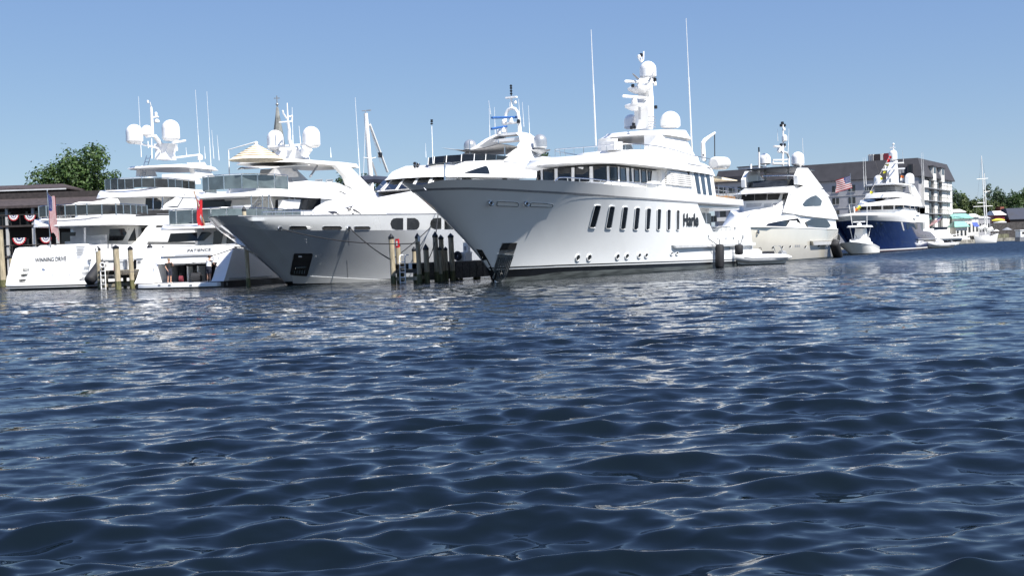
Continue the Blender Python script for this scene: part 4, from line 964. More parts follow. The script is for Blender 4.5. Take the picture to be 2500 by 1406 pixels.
def rail_panes(f, P, z0, z1, glass, post=.035, parent=None):
    """glazed rail: one pane between each pair of posts, under a steel handrail"""
    up = Vector((0, 0, 1))
    for a, b in zip(P, P[1:]):
        d = (b - a); n = Vector((-d.y, d.x, 0)).normalized() * .012; a2, b2 = a + d * .04, b - d * .04; mb = MB()
        V = [a2 + up * z0 - n, b2 + up * z0 - n, b2 + up * z1 * .93 - n, a2 + up * z1 * .93 - n, a2 + up * z0 + n, b2 + up * z0 + n, b2 + up * z1 * .93 + n, a2 + up * z1 * .93 + n]
        mb.add(V, [(0,1,2,3), (7,6,5,4), (3,2,6,7), (0,4,5,1), (1,5,6,2), (0,3,7,4)]); mb.build('rail_pane', glass, parent or f.root, 0)
    mb = MB(); mb.tube([p + up * z1 for p in P], .035, 6)
    for p in P: mb.tube([p - up * .02, p + up * z1], post, 6)
    mb.build('handrail', M['steel'], parent or f.root)

M['pale_glass'] = mat('pale_blue_glass', (.10, .13, .14), .06, var=.2, scale=1.0, spec=.8)
def build_patience():
    f = Thing('motor_yacht', 'white yacht lettered PATIENCE with its stern garage open and a striped canopy on top', 'yacht', ground(440, 704), 17, 'yachts moored in a row')
    W = M['white']
    # hull body is cut short of the garage
    pl = [(0, 4.6), (3.3, 4.6), (3.5, 6.5), (3.6, 14), (3.35, 22), (2.2, 29), (1.0, 32.6), (0, 34)]
    f.plate('hull', W, pl, .42, 2.86, inset=-.1, r=.05); f.plate('boot_stripe', M['boot'], [(t * .985, s) for t, s in pl], -.5, .42, r=0)
    for sd in (1, -1):
        x0 = 3.5 if sd > 0 else -3.5; x1 = 2.55 if sd > 0 else -2.1
        P = [(-.2, .42), (.05, .7), (1.1, 2.35), (1.5, 2.86), (2.2, 2.88), (6.6, 2.86), (6.6, .42)]
        mb = MB(); mb.prism([(x0, s, z) for s, z in P], (x1 - x0, 0, 0)); f.solid(mb); mb.build('quarter_wing', W, f.root, 40)
        mb = MB(); mb.box2((x0 * .985, -.1, -.4), (x1, 6.5, .415)); mb.build('wing_boot', M['boot'], f.root)
    mb = MB(); mb.box2((3.52, .4, .52), (3.58, 6.4, .62)); mb.build('spray_rail', M['lgrey'], f.root)
    f.decal('exhaust_port', [(637, 637), (672, 633), (676, 640), (643, 642)], M['grey'], off=.02)
    f.plate('swim_platform', W, [(0, -.75), (2.3, -.7), (3.1, -.35), (3.45, .3), (3.4, 1.6), (0, 1.6)], .10, .36, r=.06)
    f.plate('platform_base', M['boot'], [(0, -.5), (2.2, -.45), (3.0, -.1), (3.3, .5), (3.2, 2), (0, 2)], -.4, .095, r=0)
    for x in (389, 414, 466): f.decal('platform_scupper', [(x - 3, 694.5), (x + 3, 694.2), (x + 3, 697.5), (x - 3, 697.8)], M['grey'], off=.02)
    # garage: floor, walls, shelves and stowed gear, open to the stern
    g = M['deep']
    mb = MB(); mb.box2((-2.1, .5, .36), (2.55, 4.6, .42)); mb.build('garage_floor', M['grey'], f.root)
    mb = MB(); mb.box2((-2.1, 3.3, .42), (2.55, 3.4, 2.4)); mb.build('garage_back', M['deep'], f.root)  # near-black colour stands for the shade deep in the garage
    mb = MB(); mb.box2((-2.08, 1.0, 1.62), (2.53, 4.5, 1.7)); mb.build('garage_roof', M['lgrey'], f.root)
    mb = MB()
    for x in (-1.5, -.55, .35, 1.3): mb.box((x, 2.9, 1.0), (.5, .6, 1.15))
    mb.build('stowage_locker', M['rubber'], f.root)  # lockers coloured black to put the garage shade into them
    mb = MB(); mb.box((.62, 1.75, .95), (.1, .9, 1.1)); mb.box((-.28, 1.75, .95), (.12, .6, 1.1)); mb.build('garage_post', M['cream'], f.root)
    # transom lid lifted above the opening
    mb = MB(); mb.loft([[(-2.15, .55, 1.72), (2.55, .55, 1.72), (2.55, 1.0, 1.72), (-2.15, 1.0, 1.72)], [(-2.0, 1.15, 2.3), (2.5, 1.15, 2.3), (2.5, 1.8, 2.3), (-2.0, 1.8, 2.3)], [(-1.9, 1.6, 2.88), (2.4, 1.6, 2.88), (2.4, 2.6, 2.88), (-1.9, 2.6, 2.88)]])
    f.solid(mb); mb.build('transom_lid', W, f.root, 30)
    mb = MB(); mb.loft([[(-1.95, .85, 2.22), (2.1, .85, 2.22), (2.1, 1.35, 2.22), (-1.95, 1.35, 2.22)], [(-1.85, 1.05, 2.90), (2.2, 1.05, 2.90), (2.2, 1.6, 2.90), (-1.85, 1.6, 2.90)]]); f.solid(mb); mb.build('name_board', W, f.root, 30)
    f.text('name_lettering', 'PATIENCE', [(459, 609), (516, 606), (515, 612.5), (458, 615.5)], M['black'], off=.03, bold=.01)
    f.decal('lid_shadow_gap', [(428, 622), (514, 619), (514, 621), (428, 624)], M['lgrey'], off=.02)
    f.decal('transom_vent', [(517, 629), (537, 627), (533, 636), (522, 636)], M['grey'], off=.02)
    for k in range(3): f.decal('wing_line', [(352 + 12 * k, 668 - 12 * k), (372 + 12 * k, 666 - 12 * k), (372 + 12 * k, 667 - 12 * k), (352 + 12 * k, 669 - 12 * k)], M['lgrey'], off=.01)
    mb = MB(); pts = [f.at_s(x, y, 2.2) for x, y in ((432, 602), (520, 598), (576, 595))]; mb.tube(pts, .04, 6)
    for x, y in ((432, 602), (458, 601), (484, 600), (520, 598), (548, 597), (576, 595)): mb.tube([f.at_s(x, y, 2.2), f.at_s(x, y + 7, 2.2)], .03, 5)
    mb.build('transom_rail', M['steel'], f.root)
    # main deck house and overhang
    f.plate('aft_deck', M['teak'], [(0, 2.4), (3.2, 2.4), (3.4, 8), (0, 8)], 2.6, 2.7, r=0)
    f.plate('saloon', M['cream'], [(0, 6.0), (2.2, 6.0), (2.9, 6.8), (3.0, 24), (1.5, 29), (0, 30)], 2.8, 4.15, r=.01)
    f.decal('saloon_window', [(417, 570), (512, 566), (517, 570), (498, 588), (410, 592)], M['glass'], off=.04, r=1)
    for q in (((523, 566), (548, 560), (540, 596), (520, 597)), ((556, 560), (575, 559), (574, 596), (553, 597))): f.decal('curved_glass', q, M['glass_grey'], off=.04)
    f.plate('main_overhang', W, [(0, 1.2), (1.6, 1.35), (2.6, 1.9), (3.35, 3.2), (3.5, 5), (3.5, 24), (2.2, 29), (0, 31)], lambda s: 4.12 + .004 * s, lambda s: 4.2 + min(.34, .16 * max(0, s - 1.2)), r=.06, inset=.1)
    half = [(0, 1.9), (1.4, 2.05), (2.3, 2.6), (3.0, 3.8), (3.2, 5.2), (3.25, 8), (3.25, 12)]
    loop = [Vector((-t, s, 4.5)) for t, s in half[:0:-1]] + [Vector((t, s, 4.5)) for t, s in half]; dense = []
    for a, b in zip(loop, loop[1:]): k = max(1, round((b - a).length / 1.2)); dense += [a.lerp(b, i / k) for i in range(k)]
    dense.append(loop[-1]); rail_panes(f, dense, .06, 1.02, M['pale_glass'])
    # upper deck house
    f.plate('sky_lounge', M['cream'], [(0, 9.4), (2.2, 9.4), (2.75, 10.2), (2.8, 24), (1.4, 27), (0, 27.4)], 4.5, 6.45, r=.01)
    for q in (((488, 487), (545, 484), (560, 508), (487, 509)), ((548, 491), (566, 490), (562, 508), (549, 508))): f.decal('lounge_window', q, M['glass'], off=.03)
    f.slab('side_wall', W, 3.2, [(690, 488), (780, 486), (840, 482), (900, 478), (900, 540), (690, 540)], 2.82)
    f.decal('lounge_window', [(672, 488), (782, 484), (782, 505), (758, 513), (672, 512)], M['glass'], off=.05)
    mb = MB()
    for x0, x1 in ((640, 607), (665, 618)): mb.tube([f.at_t(x0, 474, 2.6), f.at_t(x1, 511, 2.6)], .04, 5)
    for k in range(6): mb.tube([f.at_t(637 - 5.5 * k, 478 + 6.2 * k, 2.6), f.at_t(660 - 7.5 * k, 478 + 6.2 * k, 2.6)], .05, 5)
    mb.build('stairs', M['steel'], f.root)
    for x, dx, r_ in ((613, 1.5, .04), (640, 1.5, .04), (655, 1.5, .04), (705, 1.5, .04), (658, 10, .05), (716, 9, .07)): mb = MB(); mb.tube([f.at_t(x, 475, 3.1), f.at_t(x + dx, 512, 3.1)], r_, 6); mb.build('deck_post', M['steel'], f.root)
    mb = MB(); mb.box((1.4, 6.0, 4.95), (1.6, 1.2, .9)); mb.box((1.4, 6.4, 5.4), (1.4, .3, .8)); mb.build('deck_seat', W, f.root)
    f.plate('upper_overhang', W, [(0, 5.4), (1.6, 5.6), (2.6, 6.4), (3.3, 8.0), (3.45, 10), (3.45, 18), (3.2, 23), (2.0, 27), (0, 28.6)], lambda s: 6.42 + .006 * s, lambda s: 6.55 + min(.5, .2 * max(0, s - 5.4)), r=.08, inset=.15)
    f.plate('flybridge_coaming', W, [(0, 11.0), (2.4, 11.0), (3.0, 11.6), (3.2, 14), (3.2, 20), (2.9, 24), (1.6, 27.4), (0, 28.4)], 6.9, lambda s: float(np.interp(s, [11, 13, 20, 24, 28], [7.6, 7.9, 8.0, 7.5, 7.0])), r=.15, inset=.25, ds=0)
    half = [(0, 6.3), (1.4, 6.5), (2.3, 7.2), (2.95, 8.6), (3.1, 10.4)]
    loop = [Vector((-t, s, 7.02)) for t, s in half[:0:-1]] + [Vector((t, s, 7.02)) for t, s in half]; dense = []
    for a, b in zip(loop, loop[1:]): k = max(1, round((b - a).length / 1.3)); dense += [a.lerp(b, i / k) for i in range(k)]
    dense.append(loop[-1]); rail_panes(f, dense, .04, 1.1, M['pale_glass'])
    f.slab('bar_unit', M['canvas_grey'], 1.5, [(670, 412), (712, 410), (716, 418), (725, 420), (730, 432), (666, 436)], .3)
    # chairs on the flybridge
    for x in (769, 795):
        mb = MB(); a, b, c, d = [f.at_t(x + dx, y, 2.9) for dx, y in ((0, 457), (2, 440), (17, 439), (16, 456))]
        mb.tube([a, b, c, d], .05, 5); mb.tube([a, f.at_t(x - 4, 461, 2.9), f.at_t(x + 14, 461, 2.9), d], .06, 5); o = mb.build('deck_chair', M['grey'], f.root)
        mb = MB(); mb.add([f.at_t(x + dx, y, 2.86) for dx, y in ((2, 455), (4, 442), (15, 441), (14, 454))], [(0, 1, 2, 3)]); mb.build('chair_back', M['whiteplastic'], o, 0)
    f.decal('deck_window', [(826, 468), (833, 468), (845, 474), (838, 473)], M['deep'], off=.02)
    # hardtop: cream underside, arch
    f.plate('hardtop', M['cream'], [(0, 11.0), (1.4, 11.2), (2.3, 12.2), (2.65, 14), (2.7, 22), (2.3, 25.5), (0, 26)], lambda s: 9.3 + .02 * (s - 11), lambda s: 9.55 + .03 * (s - 11), r=.08, inset=.2, crown=.1)
    mb = MB(); V = []
    for i in range(9):
        u = i / 8
        for v in (-1, -.5, 0, .5, 1): V.append((v * (.3 + 2.3 * u ** .7), 9.0 + 6.2 * u, 8.72 + .55 * u + .12 * (1 - v * v)))
    V += [(x, y, z - .07) for x, y, z in V]; F = []
    for i in range(8):
        for j in range(4): a = i * 5 + j; F += [(a, a+1, a+6, a+5), (a+45, a+50, a+51, a+46)]
        F += [(i*5, i*5+5, i*5+50, i*5+45), (i*5+4, i*5+49, i*5+54, i*5+9)]
    mb.add(V, F); mb.build('awning_fin', M['cream'], f.root)
    for sd in (1, -1):
        mb = MB(); mb.prism([(sd * 2.75, s, z) for s, z in ((19.6, 9.5), (22.2, 9.7), (29.0, 7.1), (24.0, 6.95), (22.3, 7.9), (21.6, 8.7))], (-sd * .4, 0, 0)); f.solid(mb); mb.build('arch_leg', W, f.root, 30)
    f.pole('strut', M['grey'], [(775, 405, 2), (757, 432, 2)], 2, .08)
    mb = MB(); c = f.at_t(718, 383, 0)
    mb.loft([[(x * w_, c.y + y * .7, c.z + z) for x, y in ((-1, -1), (1, -1), (1, 1), (-1, 1))] for z, w_ in ((-.25, 1.1), (.35, .9), (.55, .5))]); mb.box((0, c.y, c.z + .95), (4.6, .35, .16)); mast = mb.build('mast', W, f.root, 40)
    mb = MB()
    for pts, r_ in (([(716, 378), (706, 340), (706, 318), (703, 300)], [.16, .15, .13, .12]), ([(703, 300), (701, 252)], [.07, .04]), ([(682, 299), (712, 297)], .06), ([(700, 290), (692, 278), (690, 270)], .07), ([(704, 286), (713, 283), (713, 295)], .07)):
        mb.tube([f.at_t(x, y, 0) for x, y in pts], r_ if not isinstance(r_, list) else r_, 7)
    mb.build('mast_pole', W, mast)
    a, b = f.at_t(684, 365, .2), f.at_t(731, 362, .2); mb = MB(); mb.tube([a, b], .12, 8); mb.build('radar_scanner', W, mast)
    f.radome('satellite_dome', 673, 318, 367, 40, -2.0, parent=mast); f.radome('satellite_dome', 761, 309, 361, 43, 2.0, parent=mast)
    mb = MB(); c = f.at_t(750, 362, 2.0); mb.tube([c, f.at_t(742, 380, 1.6)], [.45, .35], 10); mb.build('dome_foot', W, mast); mb = MB(); c = f.at_t(676, 368, -2); mb.tube([c, f.at_t(690, 384, -1)], [.3, .3], 8); mb.build('dome_foot', W, mast)
    for top, bot, t in (((867, 238), (880, 450), 2.9), ((807, 360), (808, 385), 1.5), ((713, 262), (716, 380), .5), ((730, 308), (734, 352), .6)): f.whip(top, bot, t, .045)
    return f
WD = build_wd()
PAT = build_patience()
# ------------------------------------------------------------------ champagne-hulled yacht astern of the large white one
def build_beige():
    n = Vector((math.cos(R(29)), -math.sin(R(29)), 0)); o = ground(2045, 628) - n * 3.6; o.z = 0
    f = Thing('motor_yacht', 'white yacht with a beige champagne hull and long curved dark windows', 'yacht', o, 29, 'yachts moored in a row')
    W = M['white']
    pl = [(0, -29.5), (.8, -28.4), (1.9, -25.5), (2.75, -20.5), (3.2, -14), (3.25, -6), (3.2, .6), (2.9, 1.0), (0, 1.2)]
    f.plate('hull', M['beige_hull'], pl, .1, lambda s: 3.0 - .009 * s, inset=-.38, ds=-3.0, r=.03, smooth=40)
    f.plate('bottom_paint', M['wet'], [(t * .985, s) for t, s in pl], -.5, .1, r=0)
    f.plate('cap_rail', W, [(t * 1.13, s - (3.0 if s < -20 else 1.2 if s < -10 else .2)) for t, s in pl], lambda s: 3.0 - .009 * s, lambda s: 3.1 - .009 * s, r=.02)
    f.plate('deckhouse', W, [(0, -22.5), (1.6, -22), (2.7, -20), (3.25, -16), (3.35, -8), (3.35, 1.0), (0, 1.2)], lambda s: 3.05 - .009 * s, lambda s: float(np.interp(s, [-22.5, -17, -10, 0, 1.2], [4.6, 5.7, 6.1, 5.9, 5.6])), r=.3, inset=.25, ds=2.5)
    f.plate('pilothouse', W, [(0, -17), (1.5, -16.8), (2.4, -16), (2.7, -14.5), (2.75, -3), (0, -3)], 4.6, 6.62, r=.01, inset=.15, ds=1.0)
    f.plate('pilothouse_roof', W, [(0, -18.3), (1.6, -17.9), (2.6, -16.6), (3.05, -14), (3.15, -8), (3.15, -1), (2.6, 0), (0, .3)], 6.60, lambda s: float(np.interp(s, [-18.3, -14, -9, -2, .3], [6.75, 7.35, 7.55, 7.5, 7.2])), r=.2, inset=.5, ds=1.2)
    P = [f.at_t(x, y, 3.42) for x, y in ((1940, 470), (1972, 454), (1990, 450), (2006, 462), (2022, 481), (2040, 516), (2047, 536), (2015, 533), (1985, 530), (1960, 526), (1925, 518))]
    for i in (0, 10): P[i].x = 2.9
    mb = MB(); c = sum(P, Vector()) / len(P) + Vector((.12, 0, 0)); n_ = len(P)
    mb.add(P + [c] + [Vector((2.85, p.y, p.z)) for p in P], [(i, (i + 1) % n_, n_) for i in range(n_)] + [(i, n_ + 1 + i, n_ + 1 + (i + 1) % n_, (i + 1) % n_) for i in range(n_)]); f.solid(mb, 'side_wing'); mb.build('side_wing', W, f.root, 60)
    f.slab('side_wing', W, -3.0, [(1925, 470), (1965, 452), (1990, 450), (2006, 462), (2022, 481), (2040, 516), (2047, 536), (1960, 533)], -3.42)
    # glazing
    for q in (((1812, 475.5), (1842, 475), (1842, 490), (1810, 491.5)), ((1843, 475), (1873, 474.5), (1872, 489), (1843, 490)), ((1874, 474.5), (1905, 474), (1900, 488), (1873, 489))):
        f.decal('windscreen_pane', q, M['glass'], off=.05, grid=(4, 2), on=('pilothouse',))
    f.decal('pilothouse_window', [(1912, 474), (1930, 473.5), (1928, 481), (1908, 489)], M['glass_grey'], off=.05)
    f.decal('flybridge_window', [(1959, 499), (1968, 488), (1979, 481), (1991, 477), (2000, 484), (2006, 491), (2003, 502), (1990, 503), (1964, 504)], M['glass_blue'], off=.04, step=8)
    f.decal('saloon_window', [(1868, 552), (1872, 547), (1885, 544), (1915, 538.5), (1946, 534), (1950, 541), (1953, 547), (1941, 557), (1905, 555)], M['glass'], off=.12, step=10, on=('deckhouse',))
    f.decal('saloon_window', [(1964, 543), (1973, 538), (1982, 534.5), (2012, 534), (2020, 542), (2026, 552), (2021, 555), (2016, 558), (1971, 556)], M['glass'], off=.12, step=10, on=('deckhouse',))
    for x0, x1 in ((1822, 1860), (1865, 1884), (1887, 1898)): f.decal('front_panel', [(x0, 497), (x1, 496), (x1 - 2, 504), (x0, 507)], M['lgrey'], off=.01, step=8)
    f.decal('quarter_rail', [(1977, 588), (2040, 585), (2042, 590), (1979, 598)], M['beige_hull'], off=.3); f.decal('shaded_rail_face', [(1978, 590), (2028, 588), (2028, 596), (1980, 598)], M['lgrey'], off=.31)  # grey strip paints the rail's shaded underside
    for x, y in ((1887, 604.5), (1910, 603.5), (1929, 602.5), (1966.5, 603), (1999, 601)):
        f.decal('porthole', [(x - 3.4, y + 2.6), (x - 1, y - 2.4), (x + 3, y - 3.2), (x + 1, y + 1.8)], M['deep'], off=.02)
        f.decal('lit_porthole_rim', [(x - 3.2, y + 3.2), (x + 1, y + 2), (x + 3.4, y - 2.4), (x + 2.5, y + 2.4), (x, y + 4)], M['whiteplastic'], off=.02)  # white crescent paints the sunlit lower lip of the recess
    for x in (1941, 1945.5, 1950): f.decal('hull_vent', [(x, 598), (x + 2.6, 598), (x + 2, 603), (x - .6, 603)], M['grey'], off=.02)
    hh = f.cast(1849, 566)
    if hh:
        mb = MB(); k = f.mpp(hh[0]); mb.tube([hh[0] + hh[1] * .1 + Vector((0, 1, 0)) * 5 * k * math.cos(a) + Vector((0, 0, 1)) * 3.6 * k * math.sin(a) for a in (2 * math.pi * i / 12 for i in range(13))], 1.6 * k, 6); mb.build('fairlead', M['steel'], f.root)
    mb = MB(); pts = [f.at_t(x, y, 3.4) for x, y in ((1972, 553), (1990, 554), (2010, 555), (2024, 556))]; mb.tube(pts, .05, 5)
    for p in pts: mb.tube([p, p - Vector((0, 0, .35))], .04, 5)
    mb.build('deck_rail', M['steel'], f.root)
    # flybridge: bimini, stanchions, arch, domes, mast
    for sd in (1, -1):
        mb = MB(); mb.prism([(sd * 2.9, s, z) for s, z in ((-12.5, 7.5), (-12.6, 8.3), (-11.2, 9.2), (-8.6, 9.3), (-3.2, 7.6), (-2.6, 7.4))], (-sd * .4, 0, 0)); f.solid(mb); mb.build('arch_leg', W, f.root, 30)
    f.plate('bimini', M['black'], [(0, -12.6), (2.3, -12.4), (2.5, -9), (2.4, -4), (0, -3.6)], lambda s: 9.30 - .02 * abs(s + 8), lambda s: 9.42 - .02 * abs(s + 8), r=.02, crown=.18, solid=False)
    mb = MB(); P = [f.at_t(x, y, 2.8) for x, y in ((1862, 431), (1885, 430), (1930, 429), (1952, 431))]; mb.tube(P, .05, 5); mb.build('flybridge_rail', M['steel'], f.root)
    f.plate('windscreen', M['glass_grey'], [(0, -12.8), (1.8, -12.5), (2.5, -11.4), (2.6, -8), (0, -8)], 7.45, 8.1, r=0, inset=.1, ds=.5, solid=False)
    for x, y0, y1, t, r_ in ((1853, 372, 449, -1.6, .10), (1868, 402, 448, -1.6, .12), (1924, 403, 440, 1.2, .11), (1833, 401, 448, -3, .12), (1953, 402, 436, 2.2, .12)):
        f.pole('stanchion', W, [(x, y0), (x + .8, y1)], t, r_, 8)
    f.pole('lamp_post', M['black'], [(1852.5, 360), (1853, 375)], -1.6, .08)
    f.radome('satellite_dome', 1867.5, 375, 403, 29, -2.0); f.radome('satellite_dome', 1948, 371, 405, 31, 2.2)
    mb = MB()
    g = lambda x, y: f.at_t(x, y, 0)
    for pts, r_ in (([(1911, 405), (1912, 340), (1911.5, 300)], [.12, .1, .06]), ([(1926, 410), (1926, 385), (1922, 374), (1912, 371), (1900, 371)], .12), ([(1888, 404), (1887, 391), (1915, 391), (1922, 390)], .08), ([(1886, 400), (1920, 400)], .14)):
        mb.tube([g(*p) for p in pts], r_, 7)
    mast = mb.build('mast', W, f.root)
    mb = MB(); mb.tube([g(1890, 358), g(1916, 359)], .12, 8); ra = mb.build('radar_scanner', W, mast); mb = MB(); mb.lathe(g(1905, 369), [(.35, 0), (.3, .3), (.15, .42)], 10); mb.build('radar_base', W, ra)
    f.radome('camera_dome', 1915.5, 329, 346, 13, .2, parent=mast); f.radome('camera_dome', 1914, 312, 320, 7, .2, parent=mast)
    for x, y in ((1910, 301), (1907, 306.5), (1915, 306.5), (1907, 354), (1915, 354)):
        mb = MB(); mb.lathe(f.at_t(x, y, .1) - Vector((0, 0, .15)), [(.1, 0), (.16, .04), (.16, .26), (.1, .3)], 8); mb.build('navigation_lamp', M['black'], mast)
    f.whip((1959, 338), (1962, 405), 2, .05); f.whip((1926, 315), (1924, 372), .5, .03); f.whip((1898, 315), (1899, 345), -.3, .03)
    return f

def build_blue():
    f = Thing('motor_yacht', 'yacht with a dark navy blue hull and white superstructure dressed with signal flags', 'yacht', ground(2085, 617.5), 29, 'yachts moored in a row')
    W = M['white']
    f.hull(8.2, [(2046, 541), (2075, 538.5), (2180, 540), (2240, 545.5), (2246, 546), (2247.5, 563), (2270, 566), (2281, 578)], (2281, 578), (2286, 605), [(2046, 541), (2075, 538.5), (2180, 540), (2281, 548)], ent=(.42, 2.0, .58, 1.5), flare=1.7, rake=1.1, tailw=.92)
    zt = f.ztop(); f.band('bottom_paint', mat('dark_red_antifouling', (.10, .03, .035), .5), lambda u: -.4, lambda u: .14, rows=2)
    f.band('waterline_stripe', W, lambda u: .14, lambda u: .32, rows=1); f.band('hull', M['navy_hull'], lambda u: .32, zt, rows=14, deck=True)
    zr = lambda u: float(np.interp(u, f.h['zr'][:, 0], f.h['zr'][:, 1]))
    f.band('bulwark', W, lambda u: zr(u) + .0, f.zline([(2047, 531), (2060, 524), (2080, 521), (2150, 520), (2240, 523)]), off=.03, rows=3, u1=.66, deck=True, dz=.3, transom=False)
    f.plate('boat_deck', W, [(0, 22), (3.9, 22), (4.0, 37), (0, 38)], 4.3, 5.6, r=.08)
    f.plate('main_deck_house', M['glass_blue'], [(0, 20), (3.2, 20), (3.2, 36), (0, 36)], 2.0, 4.3, r=0)
    f.plate('wheelhouse', W, [(0, 15.6), (1.6, 15.9), (2.7, 16.9), (3.2, 18.8), (3.3, 33), (0, 34)], 4.9, 6.95, r=.02, inset=.15, ds=.5)
    f.plate('bridge_roof', W, [(0, 13.6), (1.8, 14.0), (3.0, 15.4), (3.6, 18), (3.7, 33), (2.8, 38), (0, 39)], 6.9, lambda s: float(np.interp(s, [13.6, 20, 26, 34, 39], [7.3, 8.35, 8.7, 8.5, 7.6])), r=.25, inset=.4, ds=.8)
    f.plate('foredeck_house', W, [(0, 4), (1.5, 4.4), (2.4, 6), (2.6, 9), (2.6, 16), (0, 16)], 4.2, 5.2, r=.15, inset=.2, ds=.5)
    for q in (((2091, 514), (2098, 513), (2098, 525), (2089, 525)), ((2101, 500.5), (2124, 500), (2124, 513), (2100, 514)), ((2127, 499.5), (2152, 499), (2152, 512), (2127, 513)), ((2156, 499), (2181, 498), (2181, 511), (2156, 512)), ((2185, 498.5), (2202, 498), (2202, 511), (2185, 511))):
        f.decal('wheelhouse_window', q, M['glass'], off=.05, grid=(4, 2), on=('wheelhouse',))
    for q in (((2206, 499), (2219, 499.5), (2219, 511), (2206, 511)), ((2222, 500), (2230, 500.5), (2230, 512), (2222, 512)), ((2233, 501), (2244, 502), (2244, 513), (2233, 513))): f.decal('side_window', q, M['glass_blue'], off=.05)
    f.decal('deck_door', [(2245, 505), (2258, 505), (2257, 522), (2246, 522)], M['lgrey'], off=.12, frame=1, fm=M['grey'])
    f.decal('side_window', [(2266, 505), (2276, 506), (2275, 523), (2267, 522)], M['glass'], off=.15)
    f.decal('hull_window', [(2212, 544), (2240, 547), (2240, 560), (2214, 560)], M['glass_blue'], off=.02); f.decal('side_panel', [(2199, 542), (2203, 542), (2208, 563), (2205, 563)], M['lgrey'], off=.02)
    for x in (2140, 2152): f.decal('hawse', [(x - 3, 545), (x + 3, 546), (x + 3, 549), (x - 2, 548)], M['steel'], off=.05)
    for x in (2203, 2209, 2217, 2250, 2254, 2260, 2267, 2273): f.decal('porthole', [(x - 1.5, 590 if x < 2230 else 574), (x + 1.5, 590 if x < 2230 else 574), (x + 1.5, 592 if x < 2230 else 576.5), (x - 1.5, 592 if x < 2230 else 576.5)], M['steel'], off=.03)
    f.decal('quarter_rail', [(2236, 583.5), (2284, 582), (2284, 584.5), (2240, 586.5)], M['navy_hull'], off=.25); f.decal('rail_line', [(2238, 583.5), (2284, 582), (2284, 583), (2238, 584.5)], M['lgrey'], off=.27)
    f.decal('crest', [(2236, 519), (2244, 520), (2243, 526), (2236, 525)], M['lgrey'], off=.14)
    f.decal('lamp_bracket', [(2229, 533), (2235, 533.5), (2232, 537)], M['grey'], off=.08)
    # flybridge hardtop, mast, domes, whips
    f.plate('flybridge_coaming', W, [(0, 18), (2.4, 18.6), (2.9, 21), (2.9, 34), (0, 35)], 8.2, lambda s: 9.0 if s < 30 else 8.8, r=.1, inset=.2)
    f.plate('hardtop', M['lgrey'], [(0, 18.5), (2.2, 19.0), (2.9, 21), (3.0, 30), (0, 31)], 10.2, 10.42, r=.06, inset=.15)
    f.plate('hardtop_shade', M['canvas_grey'], [(0, 22), (1.6, 22), (1.6, 28), (0, 28)], 9.0, 10.1, r=0)
    for sd in (1, -1):
        mb = MB(); mb.prism([(sd * 2.9, s, z) for s, z in ((29, 8.8), (27.5, 10.25), (31, 10.3), (37, 8.3))], (-sd * .4, 0, 0)); f.solid(mb); mb.build('arch_leg', W, f.root, 30)
    g = lambda x, y, t=0: f.at_t(x, y, t)
    mb = MB(); rings = []
    for y, xl, xr in ((450, 2166, 2191), (430, 2167, 2191), (400, 2172, 2189), (392, 2174, 2190)):
        c = g((xl + xr) / 2, y); k = f.mpp(c); w_ = (xr - xl) * k / 2; rings.append([(-w_, c.y - w_, c.z), (w_, c.y - w_, c.z), (w_, c.y + w_, c.z), (-w_, c.y + w_, c.z)])
    mb.loft(rings); mast = mb.build('mast', W, f.root, 30)
    for x0, y0, x1, y1 in ((2154, 415, 2208, 412), (2165, 400, 2205, 398)): mb = MB(); mb.tube([g(x0, y0, .5), g(x1, y1, .5)], .13, 7); mb.build('spreader', W, mast)
    mb = MB(); mb.tube([g(2154, 474, .6), g(2195, 460, .6)], .12, 7); mb.build('radar_scanner', W, f.root)
    f.radome('satellite_dome', 2180.5, 366, 393, 20, 0, parent=mast); f.radome('satellite_dome', 2144.5, 428, 453, 21, -2.2); f.radome('satellite_dome', 2221, 423, 452, 22, 2.4)
    mb = MB(); mb.tube([g(2181, 367), g(2181, 352)], .07, 6); mb.ball(g(2181, 352.5), .2); mb.box(g(2179, 361), (.8, .3, .2)); mb.build('mast_head', W, mast)
    for x, y in ((2168, 428), (2173, 441), (2196, 420), (2204, 418)): mb = MB(); mb.box(g(x, y, .8), (.35, .35, .6)); mb.build('mast_fitting', M['grey'], mast)
    for top, bot, t in (((2107, 385), (2110, 465), -3), ((2112, 384), (2115, 465), -2.6), ((2249, 372), (2252, 452), 3), ((2253, 372), (2256, 452), 3.2), ((2203, 368), (2206, 400), .6)): f.whip(top, bot, t, .06)
    f.pole('jack_staff', W, [(2085, 505), (2087, 529)], -.5, .1); f.pole('signal_staff', M['steel'], [(2166, 500, 0), (2098, 497, -3)], 0, .04)
    # signal flags up the forestay and on the jack staff
    for i, (x, y, c) in enumerate(((2156, 420, 'yellow'), (2163, 402, 'yellow'), (2160, 408, 'whiteplastic'), (2166, 392, 'red'), (2170, 384, 'red'), (2148, 436, 'yellow'), (2124, 470, 'yellow'), (2095, 505, 'yellow'), (2091, 510, 'yellow'), (2087, 512, 'orange'), (2199, 432, 'orange'), (2198, 438, 'whiteplastic'))):
        p = g(x, y, .9 if y > 460 else .3); k = f.mpp(p) * 7; mb = MB(); mb.loft([[p + Vector((0, 0, -.5 * k)), p + Vector((.03, .03, .5 * k))], [p + Vector((.5 * k, .2, -.55 * k)), p + Vector((.5 * k, .22, .4 * k))], [p + Vector((k, -.05, -.5 * k)), p + Vector((k, 0, .3 * k))]], cap=False, closed=False)
        mb.build('signal_flag', M[c], f.root, 40)
    mb = MB(); mb.tube([g(2174, 378, .3), g(2124, 470, .5), g(2098, 497, 0)], .03, 4); mb.build('stay', M['rope_pale'], f.root)
    return f

